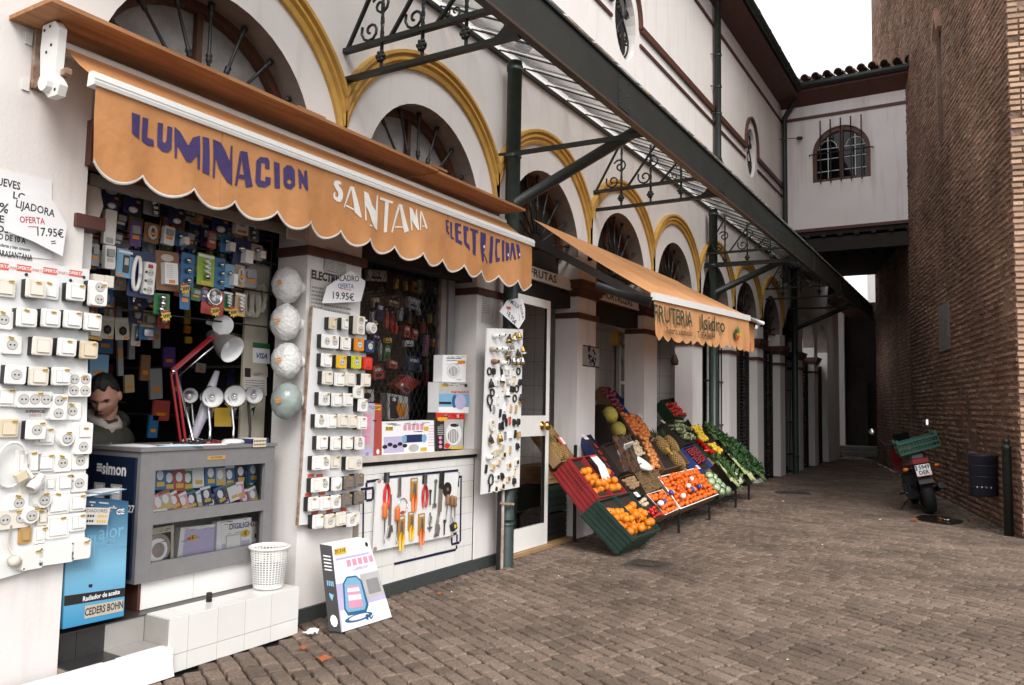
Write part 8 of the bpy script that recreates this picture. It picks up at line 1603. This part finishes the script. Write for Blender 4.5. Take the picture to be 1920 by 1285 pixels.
# ------------------------------------------------------------------ motorcycle with crate
pm('tyre', (.010,.010,.010), .75, bump=.3, bscale=120); pm('moto_red', (.16,.010,.012), .3, coat=.4); pm('moto_black', (.012,.012,.013), .4); pm('chrome', (.6,.6,.6), .15, metal=1); pm('plate_white', (.75,.75,.74), .4); pm('amber_lens', (.55,.14,.01), .2); pm('moto_white', (.7,.7,.7), .35)
mc = thing('motorcycle', 'red and black motorcycle leaning on its stand by the brick wall, seen from behind', 'motorcycle', (3.40,13.85,0))
MM = Matrix.Translation((3.40,13.85,0)) @ Matrix.Rotation(.225,4,'Z') @ Matrix.Rotation(-.21,4,'Y')
def mp(name, m, parent=mc): return part(name, m, parent)
def wheel(yc, r, w_):
    m = MB('tyre'); m.tf(MM @ Matrix.Translation((0,yc,r)) @ Matrix.Rotation(math.pi/2,4,'Y')); m.lathe([(r-.10,-w_*.42),(r-.05,-w_*.5),(r-.015,-w_*.36),(r,0),(r-.015,w_*.36),(r-.05,w_*.5),(r-.10,w_*.42)],28); m.tf(); wh = mp('wheel', m)
    m = MB('moto_black'); m.tf(MM @ Matrix.Translation((0,yc,r)) @ Matrix.Rotation(math.pi/2,4,'Y')); m.lathe([(r-.095,-.05),(r-.115,-.04),(r-.115,.04),(r-.095,.05)],24); m.lathe([(0,-.06),(.05,-.06),(.05,.06),(0,.06)],12)
    for k in range(5): a = k*2*math.pi/5; m.bar((.04*math.cos(a),.04*math.sin(a),0),((r-.11)*math.cos(a),(r-.11)*math.sin(a),0),.03,.03)
    m.tf(); part('rim', m, wh)
wheel(.05,.31,.17); wheel(1.42,.31,.12)
m = MB('moto_black'); m.tf(MM); m.bar((-.11,.05,.31),(-.10,.55,.40),.04,.06); m.bar((.11,.05,.31),(.10,.55,.40),.04,.06); m.tf(); mp('swingarm', m)
m = MB('moto_black'); m.tf(MM); m.box(-.17,.17,.50,.98,.20,.58); m.box(-.2,.2,.6,.85,.28,.46); m.bar((-.1,.95,.5),(-.05,1.15,.9),.05,.05); m.bar((.1,.95,.5),(.05,1.15,.9),.05,.05); m.tf(); mp('engine', m)
m = MB('moto_red'); m.tf(MM); loft(m, [((0,.72,.86),.15,.30,0),((0,.80,.93),.17,.28,0),((0,.84,1.0),.15,.22,0),((0,.86,1.04),.08,.12,0)],18); m.tf(); mp('tank', m)
m = MB('moto_red'); m.tf(MM); m.add([(-.10,-.18,.80),(.10,-.18,.80),(.17,.45,.74),(-.17,.45,.74),(-.07,-.20,.88),(.07,-.20,.88),(.14,.45,.86),(-.14,.45,.86)], [(0,1,2,3)[::-1],(4,5,6,7),(0,1,5,4),(1,2,6,5),(2,3,7,6),(3,0,4,7)]); m.tf(); mp('tail_cowl', m)
m = MB('moto_black'); m.tf(MM); m.rrect(-.14,.14,-.05,.62,.865,.93,.06,.02); m.tf(); mp('seat', m)
m = MB('ink_red'); m.mats = []; m.use('red_paint'); m.tf(MM); m.box(-.11,.11,-.225,-.20,.80,.87); m.tf(); mp('tail_light', m)
m = MB('moto_black'); m.tf(MM); m.add([(-.09,-.10,.80),(.09,-.10,.80),(.10,-.30,.50),(-.10,-.30,.50),(-.09,-.06,.80),(.09,-.06,.80),(.10,-.27,.46),(-.10,-.27,.46)], [(0,1,2,3),(4,5,6,7)[::-1],(0,3,7,4),(1,2,6,5),(2,3,7,6)]); m.tf(); mp('mudguard', m)
PMx = MM @ Matrix.Translation((.0,-.27,.70)) @ Matrix.Rotation(-.25,4,'X') @ Matrix(((1,0,0,0),(0,0,-1,0),(0,1,0,0),(0,0,0,1)))
m = MB('plate_white'); m.tf(PMx); m.rrect(-.105,.105,-.085,.085,0,.006,.012,.001); m.tf(); pl = mp('number_plate', m)
m = MB('ink'); m.use('ink_blue'); m.tf(PMx); m.box(-.10,-.075,.0,.08,.0062,.007); m.tf(); text_mb(m,'5949',.085,PMx @ Matrix.Translation((.02,.038,.0075)),'ink',bold=.0025,sx=.88); text_mb(m,'DER',.085,PMx @ Matrix.Translation((.0,-.040,.0075)),'ink',bold=.0025,sx=.9); m.use('p_red'); m.tf(PMx); m.box(-.105,.105,-.093,-.0855,.0,.006); m.tf(); part('plate_print', m, pl)
for s in (-1,1):
    m = MB('moto_black'); m.tf(MM); m.tube([(s*.09,-.12,.74),(s*.2,-.13,.73)],.012,6); m.tf(); ind = mp('indicator', m); m = MB('amber_lens'); m.tf(MM); m.sphere((s*.22,-.135,.73),.035,10,7,(1.3,.8,.8)); m.tf(); part('lens', m, ind)
    m = MB('chrome'); m.tf(MM); m.tube([(s*.12,.62,.30),(s*.30,.60,.30)],.014,6); m.tf(); mp('footpeg', m)
    m = MB('moto_black'); m.tf(MM); m.tube([(0,1.12,1.02),(s*.18,1.10,1.05),(s*.38,1.0,1.04)],[.014,.014,.018],8); m.tf(); hbr = mp('handlebar', m)
    m = MB('moto_black'); m.tf(MM); m.tube([(s*.26,1.06,1.05),(s*.36,1.06,1.2),(s*.42,1.05,1.30)],.007,6); m.tf(); mir = part('mirror_stalk', m, hbr)
    m = MB('moto_white'); m.use('chrome'); cc = MM @ Vector((s*.43,1.04,1.33)); dd = (CAM-cc); dd.z += 3.5; m.tf(Matrix.Translation(cc) @ dd.normalized().to_track_quat('Z','Y').to_matrix().to_4x4()); m.lathe([(0,.008),(.052,.006),(.055,-.01),(.0,-.03)],16) if s < 0 else m.rrect(-.018,.018,-.05,.05,-.01,.008,.01,.002); m.tf(); part('mirror', m, mir)
m = MB('moto_red'); m.tf(MM); m.sm = True; m.add([(-.2,1.0,.55),(-.24,1.15,.8),(-.16,1.30,1.0),(.2,1.0,.55),(.24,1.15,.8),(.16,1.30,1.0),(0,1.45,.9),(0,1.4,.6)], [(0,1,7),(1,2,6,7),(3,7,4),(4,7,6,5),(2,5,6)]); m.tf(); mp('fairing', m)
m = MB('glass_dark'); m.mats = []; m.use('moto_black'); m.tf(MM); m.sm = True; m.add([(-.17,1.28,1.0),(.17,1.28,1.0),(.12,1.12,1.22),(-.12,1.12,1.22)], [(0,1,2,3)]); m.tf(); mp('windscreen', m)
m = MB('chrome'); m.tf(MM); m.tube([(.07,1.15,1.0),(.07,1.42,.31)],.022,8); m.tube([(-.07,1.15,1.0),(-.07,1.42,.31)],.022,8); m.tf(); mp('fork', m)
m = MB('moto_black'); m.tf(MM); m.tube([(.15,.7,.28),(.19,.3,.32),(.22,-.1,.42)],[.03,.04,.05],10); m.tf(); mp('exhaust', m)
sf = MM @ Vector((-.14,.62,.24)); m = MB('moto_black'); m.tube([sf,Vector((sf.x-.13,sf.y-.25,.008))],.012,6); m.box(sf.x-.18,sf.x-.09,sf.y-.28,sf.y-.23,.0,.012); mp('side_stand', m)
m = MB('moto_black'); m.tf(MM); m.bar((-.1,-.05,.93),(-.1,.35,.98),.02,.02); m.bar((.1,-.05,.93),(.1,.35,.98),.02,.02); m.tf(); mp('luggage_rack', m)
def lattice_crate(lab, M, sx, sy, sz, mt):
    o = thing('plastic_crate', lab, 'crate', tuple(M.to_translation())); m = MB(mt); m.tf(M); m.box(-sx,sx,-sy,sy,0,.012); m.tf(); part('base', m, o)
    for fr, (w_, Mq) in enumerate(((sx,Matrix.Translation((0,-sy,0))),(sx,Matrix.Translation((0,sy,0))),(sy,Matrix.Translation((-sx,0,0)) @ Matrix.Rotation(math.pi/2,4,'Z')),(sy,Matrix.Translation((sx,0,0)) @ Matrix.Rotation(math.pi/2,4,'Z')))):
        m = MB(mt); m.tf(M @ Mq); hgt = sz; nb = int(w_/.022)
        for z0, z1 in ((.012,.04),(hgt*.5-.012,hgt*.5+.012),(hgt-.03,hgt)): m.box(-w_,w_,-.008,.008,z0,z1)
        for k in range(nb+1): x = -w_+2*w_*k/nb; m.box(x-.006,x+.006,-.007,.007,.012,hgt)
        for s in (-1,1): m.box(s*w_-.03 if s > 0 else -w_,w_ if s > 0 else -w_+.03,-.0085,.0085,hgt,hgt+.045)
        m.tf(); part('side', m, o)
pm('crate_teal', (.010,.085,.055), .4, var=.15)
lattice_crate('dark green lattice crate strapped on the motorcycle', MM @ Matrix.Translation((.06,.10,.965)) @ Matrix.Rotation(-.10,4,'Y'), .29, .20, .20, 'crate_teal')
# ------------------------------------------------------------------ street furniture and litter
bn = thing('litter_bin', 'dark blue ribbed litter bin fixed low on the brick wall', 'bin', (4.08,13.1,.4)); Mb = Matrix.Translation((4.10,12.95,.41)) @ Matrix.Rotation(.10,4,'Z'); pm('bin_blue', (.022,.026,.045), .45)
m = MB('bin_blue'); m.tf(Mb); m.lathe([(0,0),(.15,0),(.17,.02),(.185,.54),(.195,.55),(.195,.57),(.17,.57),(.16,.05),(0,.04)],20); 
for z in (.13,.27,.42): m.lathe([(.176+z*.02,z-.008),(.186+z*.02,z),(.176+z*.02,z+.008)],20)
m.tf(); part('body', m, bn)
m = MB('iron'); m.tf(Mb); m.bar((0,.1,-.02),(.0,.3,-.02),.03,.02); m.bar((-.1,.15,.45),(.1,.3,.45),.02,.03); m.tf(); part('bracket', m, bn)
m = MB('plate_white'); m.tf(Mb); [m.box(-.10+k*.055,-.085+k*.055,-.182,-.176,.12,.14) for k in range(4)]; m.tf(); part('rivet', m, bn)
bo = thing('bollard', 'slim dark iron bollard with ball top at the corner of the brick wall', 'bollard', (4.37,12.1,0)); m = MB('green_iron'); m.tf(Matrix.Translation((4.37,12.1,0))); m.lathe([(0,0),(.055,0),(.055,1.10),(.062,1.11),(.062,1.14),(.04,1.15),(.03,1.17)],16); m.tf(); part('post', m, bo)
m = MB('green_iron'); m.sphere((4.37,12.1,1.20),.045,12,9); part('ball', m, bo)
pm('manhole', (.075,.062,.052), .6, var=.4, scale=30, bump=.6); pm('wet', (.03,.025,.022), .08)
for k, (cx, cy, a) in enumerate(((1.55,7.1,.0),(1.75,15.2,.2))):
    if k == 0: c0 = at(1214,1060,2,0); cx, cy = c0.x, c0.y
    else: c0 = at(1487,925,2,0); cx, cy = c0.x, c0.y
    o = thing('manhole_cover', ['square iron manhole cover in the setts below the green crate','round iron manhole cover in the shaded middle of the alley'][k], 'manhole cover', (cx,cy,0)); m = MB('manhole'); m.tf(Matrix.Translation((cx,cy,.010)) @ Matrix.Rotation(a,4,'Z'))
    if k == 0: m.prism([(-.2,-.2),(.2,-.2),(.2,.2),(-.2,.2)],-.02,.004,.01)
    else: m.prism(circ(0,0,.32,24),-.02,.004,.01)
    m.tf(); part('cover', m, o)
    m = MB('manhole'); m.tf(Matrix.Translation((cx,cy,.010)) @ Matrix.Rotation(a,4,'Z'))
    for rr_ in (.16,.12): 
        n = 24; o2, i2 = circ(0,0,rr_,n), circ(0,0,rr_-.018,n)
        for q in range(n): b_ = (q+1) % n; m.add([(*o2[q],.009),(*o2[b_],.009),(*i2[b_],.009),(*i2[q],.009)], [(0,1,2,3)])
    for q in range(5): 
        for r_ in range(5): m.box(-.1+q*.045,-.08+q*.045,-.1+r_*.045,-.08+r_*.045,.004,.010)
    m.tf(); part('relief', m, o)
m = MB('wet'); c0 = at(1760,975,2,0); pts = []
for k in range(26): a = 2*math.pi*k/26; r_ = 1+.3*noise.noise(Vector((math.cos(a)*2,math.sin(a)*2,3))); pts.append((c0.x+.30*r_*math.cos(a),c0.y+.42*r_*math.sin(a)-.1*math.cos(a),.011))
m.poly(pts); solo('puddle', m, kind='structure')
pm('dry_leaf', (.38,.10,.03), .7, var=.4, scale=20)
def dleaf(lab, px, py, s, rz, tilt=.3, mt='dry_leaf', nm='dry_leaf', cat='leaf'):
    c = at(px,py,2,.02); m = MB(mt); m.tf(Matrix.Translation((c.x,c.y,.022)) @ Matrix.Rotation(rz,4,'Z') @ Matrix.Rotation(tilt,4,'X') @ Matrix.Scale(s,4)); P = []
    for k in range(10): a = 2*math.pi*k/10; r_ = (1 if k % 2 == 0 else .55)*(1.25 if k == 0 else 1); P.append((r_*math.cos(a),r_*.75*math.sin(a),.25*math.sin(a*2)))
    m.add(P+[(0,0,.12)], [(k,(k+1) % 10,10) for k in range(10)]); m.tube([(1.1,0,.0),(1.7,.1,.1)],.05,5); m.tf(); solo(nm, m, lab, cat)
dleaf('large curled orange leaf on the setts below the step', 603,1233,.05,.4); dleaf('thin dry brown leaf on the setts near the step', 565,1215,.035,1.2); dleaf('small pale leaf on the setts in front of the tiled wall', 822,1112,.025,.2)
dleaf('orange leaf in the puddle behind the motorcycle', 1712,975,.07,1.0); dleaf('orange leaf under the motorcycle tyre', 1765,973,.06,2.0); dleaf('orange leaf at the wall side of the puddle', 1818,975,.05,.2); dleaf('tiny rust coloured leaf in the middle of the setts', 1018,1232,.012,.2)
def scrap(lab, px, py, s):
    c = at(px,py,2,.02); rg = random.Random(px); m = MB('paper'); m.sm = True; vs = []
    for i in range(5):
        for j in range(5): vs.append((c.x+(i-2)*s*.5,c.y+(j-2)*s*.5,.012+s*(.5+.8*noise.noise(Vector((i*.9+px,j*.9,1))))))
    m.add(vs, [(i*5+j,(i+1)*5+j,(i+1)*5+j+1,i*5+j+1) for i in range(4) for j in range(4)]); solo('paper_scrap', m, lab, 'litter')
scrap('crumpled white paper scrap beside the tiled step', 582,1188,.04); scrap('white paper scrap in the puddle under the motorcycle', 1775,976,.035); scrap('tiny white scrap on the setts left of the motorcycle', 1650,974,.015); scrap('tiny white scrap in the middle of the alley', 1468,940,.018)

rg = random.Random(31); spk = []
for k in range(3):
    m = MB(('paper','dull_cream','dry_leaf')[k]); m.sm = False; m.add([(-.011,-.007,0),(.012,-.006,.002),(.009,.008,.004),(-.006,.01,.001),(0,0,.008)], [(0,1,4),(1,2,4),(2,3,4),(3,0,4)]); spk.append(proto_solo('litter_speck', m))
for k in range(22):
    x, y = rg.uniform(.3,4.4), rg.uniform(4.0,17)
    if y > 11.5 and x > wall_x(y)-.2: continue
    inst(spk[k % 3], Matrix.Translation((x,y,.008)) @ Matrix.Rotation(rg.uniform(0,6.28),4,'Z') @ Matrix.Scale(rg.uniform(.4,.9),4), '%s speck of litter lying on the paving setts' % ('tiny white','tiny cream','tiny brown')[k % 3], 'litter', 'litter specks on the setts')
for o in PROT:
    for k in kids(o):
        for g in kids(k): bpy.data.objects.remove(g)
        bpy.data.objects.remove(k)
    bpy.data.objects.remove(o)
